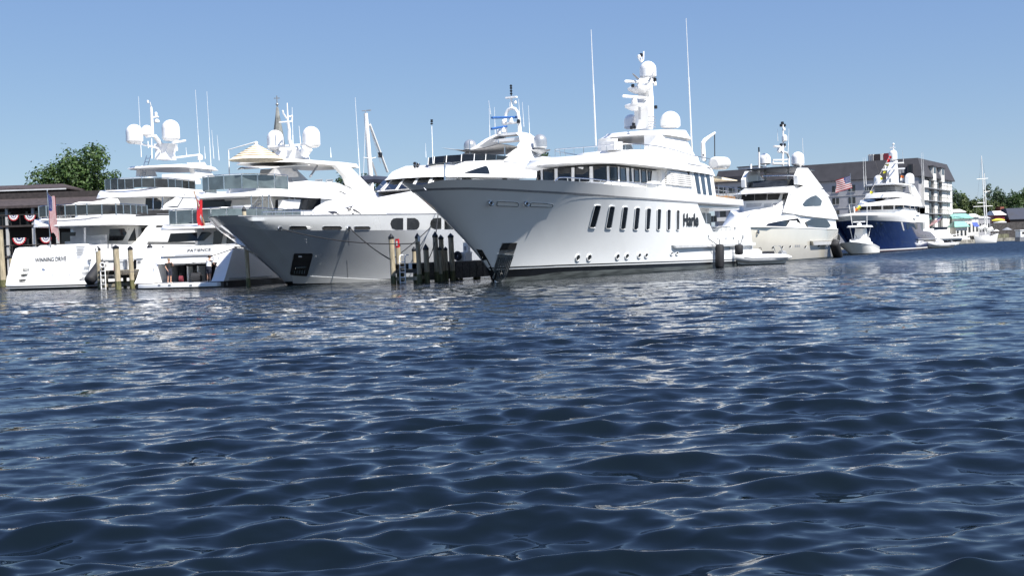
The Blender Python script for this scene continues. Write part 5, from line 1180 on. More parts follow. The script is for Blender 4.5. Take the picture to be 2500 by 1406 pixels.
# ------------------------------------------------------------------ small craft
def rib_tender(label, loc, th, L, cat='dinghy', group='inflatable tenders lying beside the yachts', gear=True):
    """rigid inflatable: bow towards s=0 (raised), two tapering tubes aft"""
    f = Thing('inflatable_tender', label, cat, loc, th, group); B = L * .36; r = L * .055
    k = lambda u: .34 + .30 * max(0, 1 - u / .38) ** 1.7
    half = [(0, 0.02), (.20, .035), (.36, .09), (.46, .18), (.5, .30), (.5, .62), (.48, .9), (.46, 1.0)]
    for sd in (1, -1):
        P = [(sd * (t * (B - 2 * r) ), u * L, k(u) * L * .20 + .10) for t, u in half]; mb = MB(); mb.tube(P, [r * .96, r, r, r, r, r, r * .8, r * .25], 12)
        o = mb.build('tube', M['tube_grey'], f.root, 60)
        mb = MB(); mb.tube([(x + sd * r * .92, y, z) for x, y, z in P[3:-1]], r * .16, 6); mb.build('rub_strake', M['grey'], o)
    mb = MB(); rings = []
    for u in (.03, .1, .22, .4, .65, .92):
        w_ = (B / 2 - r) * min(1, (u / .3) ** .6) * 1.0; z = k(u) * L * .20 + .06; kz = -.12 + .9 * max(0, 1 - u / .24) ** 1.6 * L * .10
        rings.append([(w_, u * L, z), (w_ * .8, u * L, kz * .5 + z * .28), (0, u * L, kz), (-w_ * .8, u * L, kz * .5 + z * .28), (-w_, u * L, z)])
    mb.loft(rings); mb.build('hull', M['whiteplastic'], f.root, 30)
    if gear:
        mb = MB(); mb.loft([[(-.45, .33*L, .3), (.45, .33*L, .3), (.45, .56*L, .3), (-.45, .56*L, .3)], [(-.42, .37*L, 1.1), (.42, .37*L, 1.1), (.42, .55*L, 1.1), (-.42, .55*L, 1.1)], [(-.3, .41*L, 1.3), (.3, .41*L, 1.3), (.3, .52*L, 1.3), (-.3, .52*L, 1.3)]]); mb.build('console', M['white'], f.root, 30)
        mb = MB(); mb.loft([[(x, s, z) for x, s in ((-.45, .62*L), (.45, .62*L), (.45, .76*L), (-.45, .76*L))] for z in (.3, .85)] + [[(x, s, 1.1) for x, s in ((-.4, .68*L), (.4, .68*L), (.4, .76*L), (-.4, .76*L))]]); mb.build('seat', M['rubber'], f.root); mb = MB(); mb.tube([(.45, .92*L, .5), (.42, .86*L, 1.5), (-.42, .86*L, 1.5), (-.45, .92*L, .5)], .035, 6); mb.build('roll_bar', M['steel'], f.root)
        mb = MB(); mb.tube([(0, .53*L, 1.1), (0, .57*L, 1.25)], .03, 6)
        mb.tube([(.17*math.cos(a), .575*L + .05*math.sin(a), 1.27 + .16*math.sin(a)) for a in (R(30*i) for i in range(13))], .025, 6); mb.build('steering_wheel', M['black'], f.root)
        mb = MB(); rings = [[(x * w_, L * .97 + y * d - .12, z) for x, y in ((-1, -1), (1, -1), (1, 1), (-1, 1))] for z, w_, d in ((-.2, .08, .1), (.35, .12, .16), (.6, .22, .26), (.95, .22, .28), (1.1, .14, .18))]; mb.loft(rings); mb.build('outboard_motor', M['grey'], f.root, 40)
    return f

def build_center_console():
    f = Thing('motor_boat', 'white open fishing boat with a hard T-top roof beside the navy yacht', 'motorboat', ground(2079, 622), 29)
    W = M['white']
    f.hull(2.9, [(2051, 594.5), (2075, 592), (2122, 596.5), (2134, 597), (2147, 604)], (2147, 604), (2148, 619), None, ent=(.5, 2.0, .7, 1.4), flare=1.5, rake=1.0, tailw=.95)
    zt = f.ztop(); f.band('hull', M['whiteplastic'], lambda u: .1, zt, rows=8, deck=True); f.band('bottom_paint', M['boot'], lambda u: -.3, lambda u: .1, rows=2)
    f.band('gunwale', W, lambda u: zt(u) - .1, lambda u: zt(u) + .06, off=.04, rows=1)
    f.plate('cuddy', W, [(0, 1.2), (.5, 1.5), (.95, 2.6), (1.1, 4), (1.1, 6.4), (0, 6.4)], 1.1, lambda s: float(np.interp(s, [1.2, 2.6, 6.4], [1.45, 1.9, 2.05])), r=.15, inset=.15)
    f.plate('console', W, [(0, 4.0), (.6, 4.1), (.7, 4.7), (.7, 6), (0, 6)], 1.9, 3.25, r=.02, inset=.1, ds=.5)
    f.decal('windscreen', [(2088, 574), (2109, 572), (2111, 582), (2092, 582)], M['glass_grey'], off=.03)
    f.plate('t_top', W, [(0, 2.3), (1.0, 2.5), (1.3, 3.2), (1.3, 6.6), (1.0, 7.2), (0, 7.3)], 3.4, 3.62, r=.08, inset=.12)
    mb = MB()
    for sd in (1, -1):
        for s0, s1 in ((4.0, 3.6), (6.0, 6.6)): mb.tube([(sd * .75, s0, 1.9), (sd * .95, s1, 3.4)], .045, 6)
    mb.build('top_frame', M['lgrey'], f.root)
    mb = MB(); mb.lathe((0, 4.6, 3.6), [(.25, 0), (.3, .2), (.2, .34)], 12); mb.box((0, 4.6, 4.1), (1.5, .25, .16)); mb.build('radar', W, f.root)
    for sd, lx in ((1, .9), (-1, -.9)):
        f.pole('outrigger', W, [Vector((lx, 4.8, 3.6)), Vector((lx * 1.25, 4.2, 6.3))], 0, .05)
    mb = MB()
    for x in (-.45, .45):
        mb.loft([[(x + a * w_, 8.9 + b * d, z) for a, b in ((-1, -1), (1, -1), (1, 1), (-1, 1))] for z, w_, d in ((0, .1, .12), (.7, .18, .25), (1.3, .22, .3), (1.5, .12, .2))])
    mb.build('outboard_motor', M['whiteplastic'], f.root, 40)
    return f

def build_cruiser():
    c = ground(2340, 598); f = Thing('motor_boat', 'white express cruiser with a dark curved hull band beyond the navy yacht stern', 'motorboat', c, 70)
    # s grows towards the bow here (bow to the right); origin at the bow waterline
    W = M['white']; L = 12.5
    def ring(u, lo):
        s = -L + L * u; w_ = 1.9 * min(1, (1 - u) ** .55 * 1.35) if u < 1 else .02
        z = (1.55 + .25 * u)
        zs = [-.2, .1, .75, 1.2 - .05 * u, z] ; ks = [.72, .82, .93, .99, 1.0]
        return [(w_ * ks[i], s + (zs[i] / z) * 1.4 * u ** 3, zs[i]) for i in range(lo, lo + 2)]
    for nm, lo, m_ in (('bottom', 0, M['boot']), ('hull', 1, M['whiteplastic']), ('hull_band', 2, M['black']), ('topside', 3, W)):
        mb = MB()
        for sd in (1, -1):
            V = []; us = [i / 24 for i in range(25)]
            for u in us: V += [(sd * x, y, z) for x, y, z in ring(u, lo)]
            mb.add(V, [(2*i, 2*i+2, 2*i+3, 2*i+1) for i in range(24)])
        f.solid(mb); mb.build(nm, m_, f.root, 40)
    f.plate('deck', W, [(0, -L), (1.88, -L), (1.88, -5), (1.4, -1.2), (.6, .6), (0, 1.3)], 1.5, 1.7, r=.03)
    f.plate('cabin', W, [(0, -L + .5), (1.5, -L + .5), (1.62, -8), (1.5, -4.5), (.9, -2.2), (0, -1.2)], 1.65, lambda s: float(np.interp(s, [-12, -9, -5, -1.2], [3.3, 3.9, 3.6, 1.9])), r=.25, inset=.3)
    f.decal('cabin_window', [(2278, 555), (2314, 554), (2312, 560), (2280, 562)], M['glass'], off=.05, step=8)
    f.decal('windscreen', [(2319, 553), (2327, 556), (2334, 565), (2321, 565)], M['glass_grey'], off=.05, step=8)
    mb = MB(); P = [(1.2, -8, 1.7), (1.35, -3, 2.2), (.5, .8, 2.4), (-.5, .8, 2.4), (-1.35, -3, 2.2)]; mb.tube(P, .03, 5)
    for p in P: mb.tube([p, (p[0], p[1], 1.6)], .025, 5)
    mb.build('bow_rail', M['steel'], f.root)
    return f

def build_ketch():
    c = ground(2372, 594); f = Thing('sailing_boat', 'white two-masted sailing boat with furled sails and a wooden rowing skiff alongside', 'sailboat', c, 78)
    W = M['white']; px = lambda x, y, t=0: f.at_t(x, y, t)
    L = 12.0; s0 = px(2377, 592).y; s1 = px(2433, 588).y; L = s1 - s0
    us = [i / 20 for i in range(21)]; mb = MB()
    for sd in (1, -1):
        V = []
        for u in us:
            w_ = 1.7 * math.sin(math.pi * min(1, .12 + .88 * u) ** 1.0) ** .6 if u < 1 else .02; zt = 1.25 + 1.0 * (2 * u - .9) ** 2
            for k, z in ((.75, -.3), (.9, .2), (1, zt * .6), (1.0, zt)): V.append((sd * w_ * k, s0 + L * u + (z / zt) * 1.2 * (u - .5), z))
        mb.add(V, [(4*i+j, 4*i+4+j, 4*i+5+j, 4*i+1+j) for i in range(20) for j in range(3)])
    V = []
    for u in us:
        w_ = 1.7 * math.sin(math.pi * min(1, .12 + .88 * u)) ** .6 if u < 1 else .02; zt = 1.25 + 1.0 * (2 * u - .9) ** 2; V += [(w_, s0 + L * u + 1.2 * (u - .5), zt - .08), (-w_, s0 + L * u + 1.2 * (u - .5), zt - .08)]
    mb.add(V, [(2*i, 2*i+2, 2*i+3, 2*i+1) for i in range(20)]); mb.build('hull', W, f.root, 40)
    mb = MB(); mb.box((0, s0 + L * .45, 1.7), (1.8, L * .3, .6)); mb.build('cabin', W, f.root)
    for (xt, yt), (xb, yb), r_ in (((2396, 381), (2406, 572), .17), ((2403, 424), (2411, 572), .16)):
        mb = MB(); mb.tube([px(xb, yb), px(xt, yt)], [r_, r_ * .6], 8); mast = mb.build('mast', M['whiteplastic'], f.root)
    for x0, y0, x1, y1 in ((2376, 505, 2423, 503), (2384, 438, 2412, 436), (2386, 496, 2405, 495), (2403, 469, 2417, 467)):
        mb = MB(); mb.tube([px(x0, y0), px(x1, y1)], .09, 6); mb.build('spreader', M['whiteplastic'], f.root)
    for a, b in (((2396, 381), (2378, 575)), ((2396, 381), (2432, 574)), ((2403, 424), (2425, 576)), ((2376, 505), (2391, 578)), ((2423, 503), (2418, 578))):
        mb = MB(); mb.tube([px(*a), px(*b)], .025, 4); mb.build('stay', M['steel_dull'], f.root)
    for x0, x1, y in ((2388, 2411, 556), (2410, 2424, 561)):
        mb = MB(); P = [px(x0 + (x1 - x0) * i / 6, y + 2.5 * math.sin(i * 1.3), .2) for i in range(7)]; mb.tube(P, [.25, .5, .62, .5, .6, .5, .2], 9); mb.build('furled_sail', M['whiteplastic'], f.root, 60)
    mb = MB(); mb.tube([px(x, y, -.9) for x, y in ((2380, 571), (2400, 573), (2433, 570))], .04, 5); mb.build('lifeline', M['steel'], f.root)
    # the little wooden skiff alongside is a boat of its own
    g = Thing('rowing_skiff', 'small varnished wooden skiff lying against the two-masted sailing boat', 'rowboat', ground(2392, 592.5) - Vector((0, 2.2, 0)), 78)
    mb = MB(); rings = []
    for u in (i / 12 for i in range(13)):
        w_ = .75 * math.sin(math.pi * (.1 + .85 * u)) ** .7; s = -2 + 4 * u; zt = .75 + .3 * (2 * u - 1) ** 2
        rings.append([(w_, s, zt), (w_ * .8, s, .2), (0, s, .0), (-w_ * .8, s, .2), (-w_, s, zt), (-w_ * .9, s, zt - .05), (0, s, .25), (w_ * .9, s, zt - .05)])
    mb.loft(rings); mb.build('hull', M['teak'], g.root, 40)
    mb = MB()
    for s in (-.9, .5): mb.box((0, s, .6), (1.3, .25, .05))
    mb.build('thwarts', M['teak'], g.root)
    return f

BEIGE = build_beige(); BLUE = build_blue()
a = ground(1770, 650); rib_tender('pale grey inflatable tender with upturned bow beside the large white yacht stern', a, 62, 6.4)
a = ground(2266, 607); rib_tender('white inflatable tender lying beside the navy yacht stern', a, 60, 6.0)
build_center_console(); build_cruiser(); build_ketch()
def build_small_launch():
    f = Thing('motor_boat', 'small white launch with a windowed wheelhouse by the wooden bulkhead', 'motorboat', ground(2484, 590), 80)
    mb = MB(); rings = []
    for u in (i / 10 for i in range(11)):
        w_ = 1.2 * min(1, ((1 - u) / .5) ** .6 if u > .5 else 1) + .02; s = 7 * u; rings.append([(w_, s, 1.2 + .3 * u), (w_ * .85, s, .1), (-w_ * .85, s, .1), (-w_, s, 1.2 + .3 * u)])
    mb.loft(rings); mb.build('hull', M['grey'], f.root, 40)
    f.plate('cabin', M['white'], [(0, .2), (1.15, .2), (1.15, 6), (0, 6.2)], 1.15, 2.9, r=.08); f.plate('roof', M['white'], [(0, -.1), (1.3, 0), (1.3, 6.4), (0, 6.5)], 2.91, 3.1, r=.05)
    for i in range(3): mb = MB(); mb.box((1.16, 1.3 + 1.7 * i, 2.25), (.04, 1.3, .6)); mb.build('window', M['glass'], f.root)
build_small_launch()
# ------------------------------------------------------------------ shore, buildings, trees
M['ground'] = mat('shore_ground', (.20, .19, .17), .9, var=.25, scale=.4)
M['seawall'] = mat('seawall_concrete', (.26, .25, .22), .9, var=.3, scale=1.2, bump=.3)
M['bulkhead'] = mat('bulkhead_timber', (.17, .17, .11), .85, var=.35, scale=1.2, stretch=(2, 2, .3))
M['roof_brown'] = mat('brown_shingle_roof', (.052, .040, .041), .85, var=.2, scale=2.5, bump=.3)
M['wall_dark'] = mat('dark_brown_siding', (.035, .028, .027), .7, var=.2)
M['mansard'] = mat('charcoal_mansard_roof', (.042, .042, .050), .75, var=.12, scale=.6)
M['siding'] = mat('pale_grey_siding', (.36, .36, .38), .7, var=.06, scale=.5)
M['stucco'] = mat('white_stucco', (.74, .73, .69), .8, var=.05, scale=.6)
M['bay_shade'] = mat('shaded_grey_render', (.10, .10, .105), .8)  # dark tone puts the shade of the recessed bays into the wall
M['teal'] = mat('teal_metal_roof', (.22, .45, .39), .5, var=.1, scale=1)
M['barn'] = mat('barn_red', (.22, .025, .04), .7, var=.15, scale=1)
M['navy_roof'] = mat('navy_roof', (.025, .032, .055), .7, var=.15, scale=.5)
M['bark'] = mat('bark', (.10, .08, .06), .9, var=.3, scale=3, bump=.4)
def leaf_mat(name, c):
    m, nt, b = _new(name); N = nt.nodes; L = nt.links
    oi = N.new('ShaderNodeNewGeometry'); ra = N.new('ShaderNodeMapRange'); L.new(oi.outputs['Random Per Island'], ra.inputs[0])
    mx = N.new('ShaderNodeMix'); mx.data_type = 'RGBA'; mx.inputs[6].default_value = (c[0] * .55, c[1] * .6, c[2] * .6, 1); mx.inputs[7].default_value = (c[0] * 1.5, c[1] * 1.35, c[2] * 1.2, 1)
    L.new(ra.outputs[0], mx.inputs[0]); L.new(mx.outputs[2], b.inputs['Base Color']); b.inputs['Roughness'].default_value = .55
    tr = N.new('ShaderNodeBsdfTranslucent'); L.new(mx.outputs[2], tr.inputs[0]); ms = N.new('ShaderNodeMixShader'); ms.inputs[0].default_value = .3
    out = N['Material Output']; L.new(b.outputs[0], ms.inputs[1]); L.new(tr.outputs[0], ms.inputs[2]); L.new(ms.outputs[0], out.inputs[0]); return m
M['leaf'] = leaf_mat('green_leaves', (.050, .100, .026)); M['leaf2'] = leaf_mat('dark_leaves', (.030, .064, .024)); M['leaf3'] = leaf_mat('olive_leaves', (.070, .105, .030))

shore = [(-260, 118), (-60, 121), (-32, 124), (-12, 128), (4, 140), (16, 156), (30, 172), (48, 205), (70, 245), (98, 283), (122, 312), (128, 345), (150, 372), (200, 380), (330, 395)]
def land():
    mb = MB(); n = len(shore); top = [(x, y, .95) for x, y in shore]; far = [(-1500, 1500), (2500, 1500), (2500, 395), ]
    P = top + [(2500, 420, .95), (2500, 2500, .95), (-2500, 2500, .95), (-2500, 118, .95)]
    mb.add(P, [tuple(range(len(P)))]); o = mb.build('shore_ground', M['ground'], None, 0)
    bm = bmesh.new(); bm.from_mesh(o.data); bmesh.ops.triangulate(bm, faces=bm.faces); bm.to_mesh(o.data); bm.free()
    tag(o, 'paved ground along the harbour shore', 'ground', kind='structure')
    mb = MB(); q = [(-2500, 118)] + shore + [(2500, 420)]
    for a, b in zip(q, q[1:]): mb.add([(a[0], a[1], -1), (b[0], b[1], -1), (b[0], b[1], 1.0), (a[0], a[1], 1.0)], [(0, 1, 2, 3)])
    o = mb.build('seawall', M['seawall'], None, 0); tag(o, 'low concrete seawall along the shore', 'seawall', kind='structure')
land()

def tree(label, loc, H, rx, rz, n, m, trunk_h, name='leafy_tree', leaf=.34, seed=1, lobes=9, group=None):
    rng = random.Random(seed); root = empty(name, loc, 0, label, 'tree', group)
    mb = MB(); mb.tube([(0, 0, -.2), (rng.uniform(-.2, .2), rng.uniform(-.2, .2), trunk_h), (rng.uniform(-.4, .4), 0, H - rz * .8)], [H * .022, H * .016, H * .007], 8)
    cz = H - rz; C = []
    for i in range(lobes):
        a = rng.uniform(0, 6.28); e = rng.uniform(-.5, 1.0); d = rng.uniform(.45, .95)
        C.append((rx * d * math.cos(a) * math.cos(e * .9), rx * d * math.sin(a) * math.cos(e * .9), cz + rz * d * math.sin(e * 1.2), rng.uniform(.20, .40)))
    C.append((0, 0, cz + rz * .3, .42)); C.append((rx * .2, 0, cz - rz * .2, .5))
    for c in C[:6]: mb.tube([(0, 0, trunk_h * .8), (c[0] * .5, c[1] * .5, (trunk_h + c[2]) / 2), (c[0], c[1], c[2])], [H * .011, H * .007, H * .003], 6)
    mb.build('trunk', M['bark'], root)
    V = []; F = []
    wsum = [c[3] ** 2 for c in C]
    for i in range(n):
        c = rng.choices(C, wsum)[0]; d = Vector((rng.gauss(0, 1), rng.gauss(0, 1), rng.gauss(0, 1))).normalized() * (rng.random() ** .33) * (1 + .25 * rng.gauss(0, 1) * (rng.random() < .25))
        p = Vector((c[0] + d.x * rx * c[3], c[1] + d.y * rx * c[3], c[2] + d.z * rz * c[3] * 1.15))
        nrm = (d + Vector((rng.uniform(-.9, .9), rng.uniform(-.9, .9), rng.uniform(-.3, 1.1)))).normalized(); u = nrm.orthogonal().normalized(); u.rotate(Matrix.Rotation(rng.uniform(0, 6.28), 3, nrm)); v = nrm.cross(u)
        s = leaf * rng.uniform(.6, 1.35); k = len(V); V += [p - u * s * .6, p + v * s * .32 + nrm * s * .1, p + u * s * .6, p - v * s * .32 + nrm * s * .1]; F.append((k, k+1, k+2, k+3))
    mb = MB(); mb.v = [tuple(p) for p in V]; mb.f = F; mb.mi = [0] * len(F)
    me = bpy.data.meshes.new('crown'); me.from_pydata(mb.v, [], F); me.materials.append(m); o = bpy.data.objects.new('crown', me); COL.objects.link(o); o.parent = root; o['kind'] = 'stuff'
    return root
def at_xy(px, py, Y): p = at_depth(px, py, Y); return p
def gp(px, Y, z=.95): p = at_depth(px, 600, Y); return (p.x, Y, z)

tree('broad green tree rising behind the brown roofed restaurant', gp(180, 136), 14.2, 4.9, 4.6, 9000, M['leaf'], 5, seed=4, leaf=.36, lobes=16)
tree('small green tree at the right edge of the broad tree behind the yacht', gp(255, 138), 12.2, 2.6, 3.0, 3000, M['leaf'], 4, seed=5, leaf=.34)
tree('dark green tree seen between the arch and the bare white mast', gp(868, 140), 11.0, 3.4, 3.6, 3500, M['leaf2'], 4, seed=8, leaf=.36)
tree('low dark tree partly hidden by the silver yacht roof', gp(905, 142), 9.6, 2.6, 2.4, 1800, M['leaf2'], 3, seed=12, leaf=.36)
tree('airy treetop showing above the white yacht roof beside a silver dome', gp(1330, 150), 13.4, 2.0, 2.2, 700, M['leaf2'], 6, seed=15, leaf=.36, name='thin_tree')
rt = random.Random(21); kinds = ('dark', 'mid green', 'olive green')
# the wood on the far shore: separate crowns
for i, (x, top, Y, k, lab) in enumerate(((2335, 462, 440, 1, 'mid green far tree just right of the hotel balconies'), (2352, 470, 430, 0, 'dark far tree above the white shed roof'), (2372, 474, 425, 2, 'olive far tree left of the tall sailboat masts'), (2392, 488, 420, 2, 'olive far tree behind the sailboat masts'),
      (2345, 496, 400, 2, 'low olive tree behind the teal roofs'), (2376, 505, 400, 2, 'low olive bush tree beside the mast foot'), (2418, 462, 450, 0, 'dark far tree right of the sailboat masts'), (2434, 458, 455, 0, 'tallest dark tree on the far shore'), (2452, 466, 450, 0, 'dark far tree over the red shed'),
      (2420, 490, 420, 2, 'olive tree between the masts and the red shed'), (2444, 490, 430, 2, 'olive tree behind the red shed'), (2468, 472, 450, 0, 'dark far tree left of the navy roof'), (2486, 464, 440, 1, 'mid green far tree above the navy roof'), (2503, 456, 440, 1, 'mid green tall tree at the photo edge'), (2480, 492, 425, 0, 'low dark tree behind the navy roof'), (2522, 462, 445, 0, 'dark far tree beyond the photo edge'))):
    h = (575 + (2450 - x) * .0332 - top) * Y / FPX + CAMZ - .95
    tree(lab, gp(x, Y), h, 3.6 + rt.random() * 1.2, h * .40, 1300, (M['leaf2'], M['leaf'], M['leaf3'])[k], h * .25, seed=30 + i, leaf=.8, lobes=10, name='far_tree', group='trees on the far shore')

# ---- brown roofed restaurant at the left
def build_restaurant():
    f = Thing('restaurant_building', 'dark restaurant with stacked brown shingled roofs and open verandas behind the yacht', 'building', ground(100, 652 + 1.75 * FPX / 122, 0), 0)
    f = Thing.__new__(Thing); Frame.__init__(f, (-48, 124, .95), 0); f.root = bpy.data.objects['restaurant_building']; f.root.location = f.o; f.root.rotation_euler = (0, 0, 0)
    q = lambda x, y, s=0: f.at_s(x, y, s)
    x0, x1 = -14, 17
    zl = lambda y: q(100, y).z
    mb = MB(); a = zl(503); mb.box2((x0, 3, 0), (x1 - 4, 14, zl(465))); mb.build('wall', M['wall_dark'], f.root)
    # lower roof: a hip sloping up from the veranda eave
    e, t = zl(501), zl(468); xr = q(118, 500).x
    mb = MB(); V = [(x0, -.5, e), (xr + 8, -.5, e - .0), (xr + 1.5, 5, t), (x0, 5, t), (x0, -.5, e - .25), (xr + 8, -.5, e - .25), (xr + 8, 12, e), (xr + 1.5, 8, t), (x0, 8, t), (xr + 8, 12, e - .25)]
    mb.add(V, [(0, 1, 2, 3), (4, 5, 1, 0), (1, 6, 7, 2), (5, 9, 6, 1), (3, 2, 7, 8)]); mb.build('roof', M['roof_brown'], f.root, 0)
    u0, u1 = zl(453), zl(440)
    mb = MB(); mb.box2((x0, 4.8, t - .3), (xr, 8.5, u0)); mb.build('clerestory', M['wall_dark'], f.root)
    mb = MB(); mb.add([(x0, 3.6, u0), (xr + .6, 3.6, u0), (xr - .8, 6.5, u1), (x0, 6.5, u1), (x0, 3.6, u0 - .18), (xr + .6, 3.6, u0 - .18), (xr + .6, 9.5, u0), (x0, 9.5, u0), (xr + .6, 9.5, u0 - .18)], [(0, 1, 2, 3), (4, 5, 1, 0), (1, 6, 2), (5, 8, 6, 1), (3, 2, 6, 7)]); mb.build('upper_roof', M['roof_brown'], f.root, 0)
    mb = MB(); mb.box2((x0, 3.5, u0 - .26), (xr + .6, 3.6, u0 - .12)); mb.build('gutter', M['lgrey'], f.root)
    # veranda floors, posts, rails
    for z, nm in ((zl(548), 'balcony_floor'), (zl(622), 'veranda_floor')):
        mb = MB(); mb.box2((x0, -.2, z - .2), (x1, 3.2, z)); mb.build(nm, M['wall_dark'], f.root)
        mb = MB(); mb.tube([(x0, -.15, z + 1.05), (x1, -.15, z + 1.05)], .05, 5)
        for k in range(34): mb.tube([(x0 + k * .92, -.15, z), (x0 + k * .92, -.15, z + 1.05)], .025, 4)
        mb.build('balustrade', M['wall_dark'], f.root)
    for x in (18, 82, 140, 215, 290): p = q(x, 560); mb = MB(); mb.box2((p.x - .13, -.1, 0), (p.x + .13, .16, e - .2)); mb.build('veranda_post', M['canvas_grey'], f.root)
    for i in range(6):
        for z0, z1 in ((zl(545), zl(512)), (zl(618), zl(580))): mb = MB(); mb.box2((-12 + 4.2 * i, 2.96, z0), (-9.4 + 4.2 * i, 3.02, z1)); mb.build('window', M['glass'], f.root)
    return f, q
REST, RQ = build_restaurant()
def bunting(px, py, wpx, label, depth=-.25):
    """half-round pleated fan: rings of red, white and blue"""
    k = (124 + depth) / FPX; p = REST.mat @ RQ(px, py, depth); r = wpx * k / 2; mb = MB(); bands = [(0, .2, 2), (.2, .38, 1), (.38, .52, 2), (.52, .82, 1), (.82, 1.0, 0)]; n = 18
    for a0, a1, mi in bands:
        for i in range(n):
            A, B = math.pi * i / n, math.pi * (i + 1) / n
            pt = lambda rr, a, j: (rr * r * math.cos(a), -.05 * (j % 2) * rr, -rr * r * 1.02 * math.sin(a))
            mb.add([pt(a0, A, i), pt(a1, A, i), pt(a1, B, i + 1), pt(a0, B, i + 1)], [(0, 1, 2, 3)], mi)
    o = mb.build('bunting', [F_RED, F_WHITE, F_BLUE], None, 0); o.location = p; return tag(o, label, 'bunting', 'patriotic fan bunting on the restaurant rails')
for a in ((33, 526, 26, 'left fan of red white and blue bunting on the upper veranda rail'), (73, 526, 28, 'right fan of bunting on the upper veranda rail above the yacht deck tip'), (47, 581, 34, 'full half-round fan of bunting on the lower veranda rail'), (112, 580, 28, 'fan of bunting on the lower rail beside the flag staff'), (245, 580, 26, 'fan of bunting seen through the aft deck of the yacht')): bunting(*a)

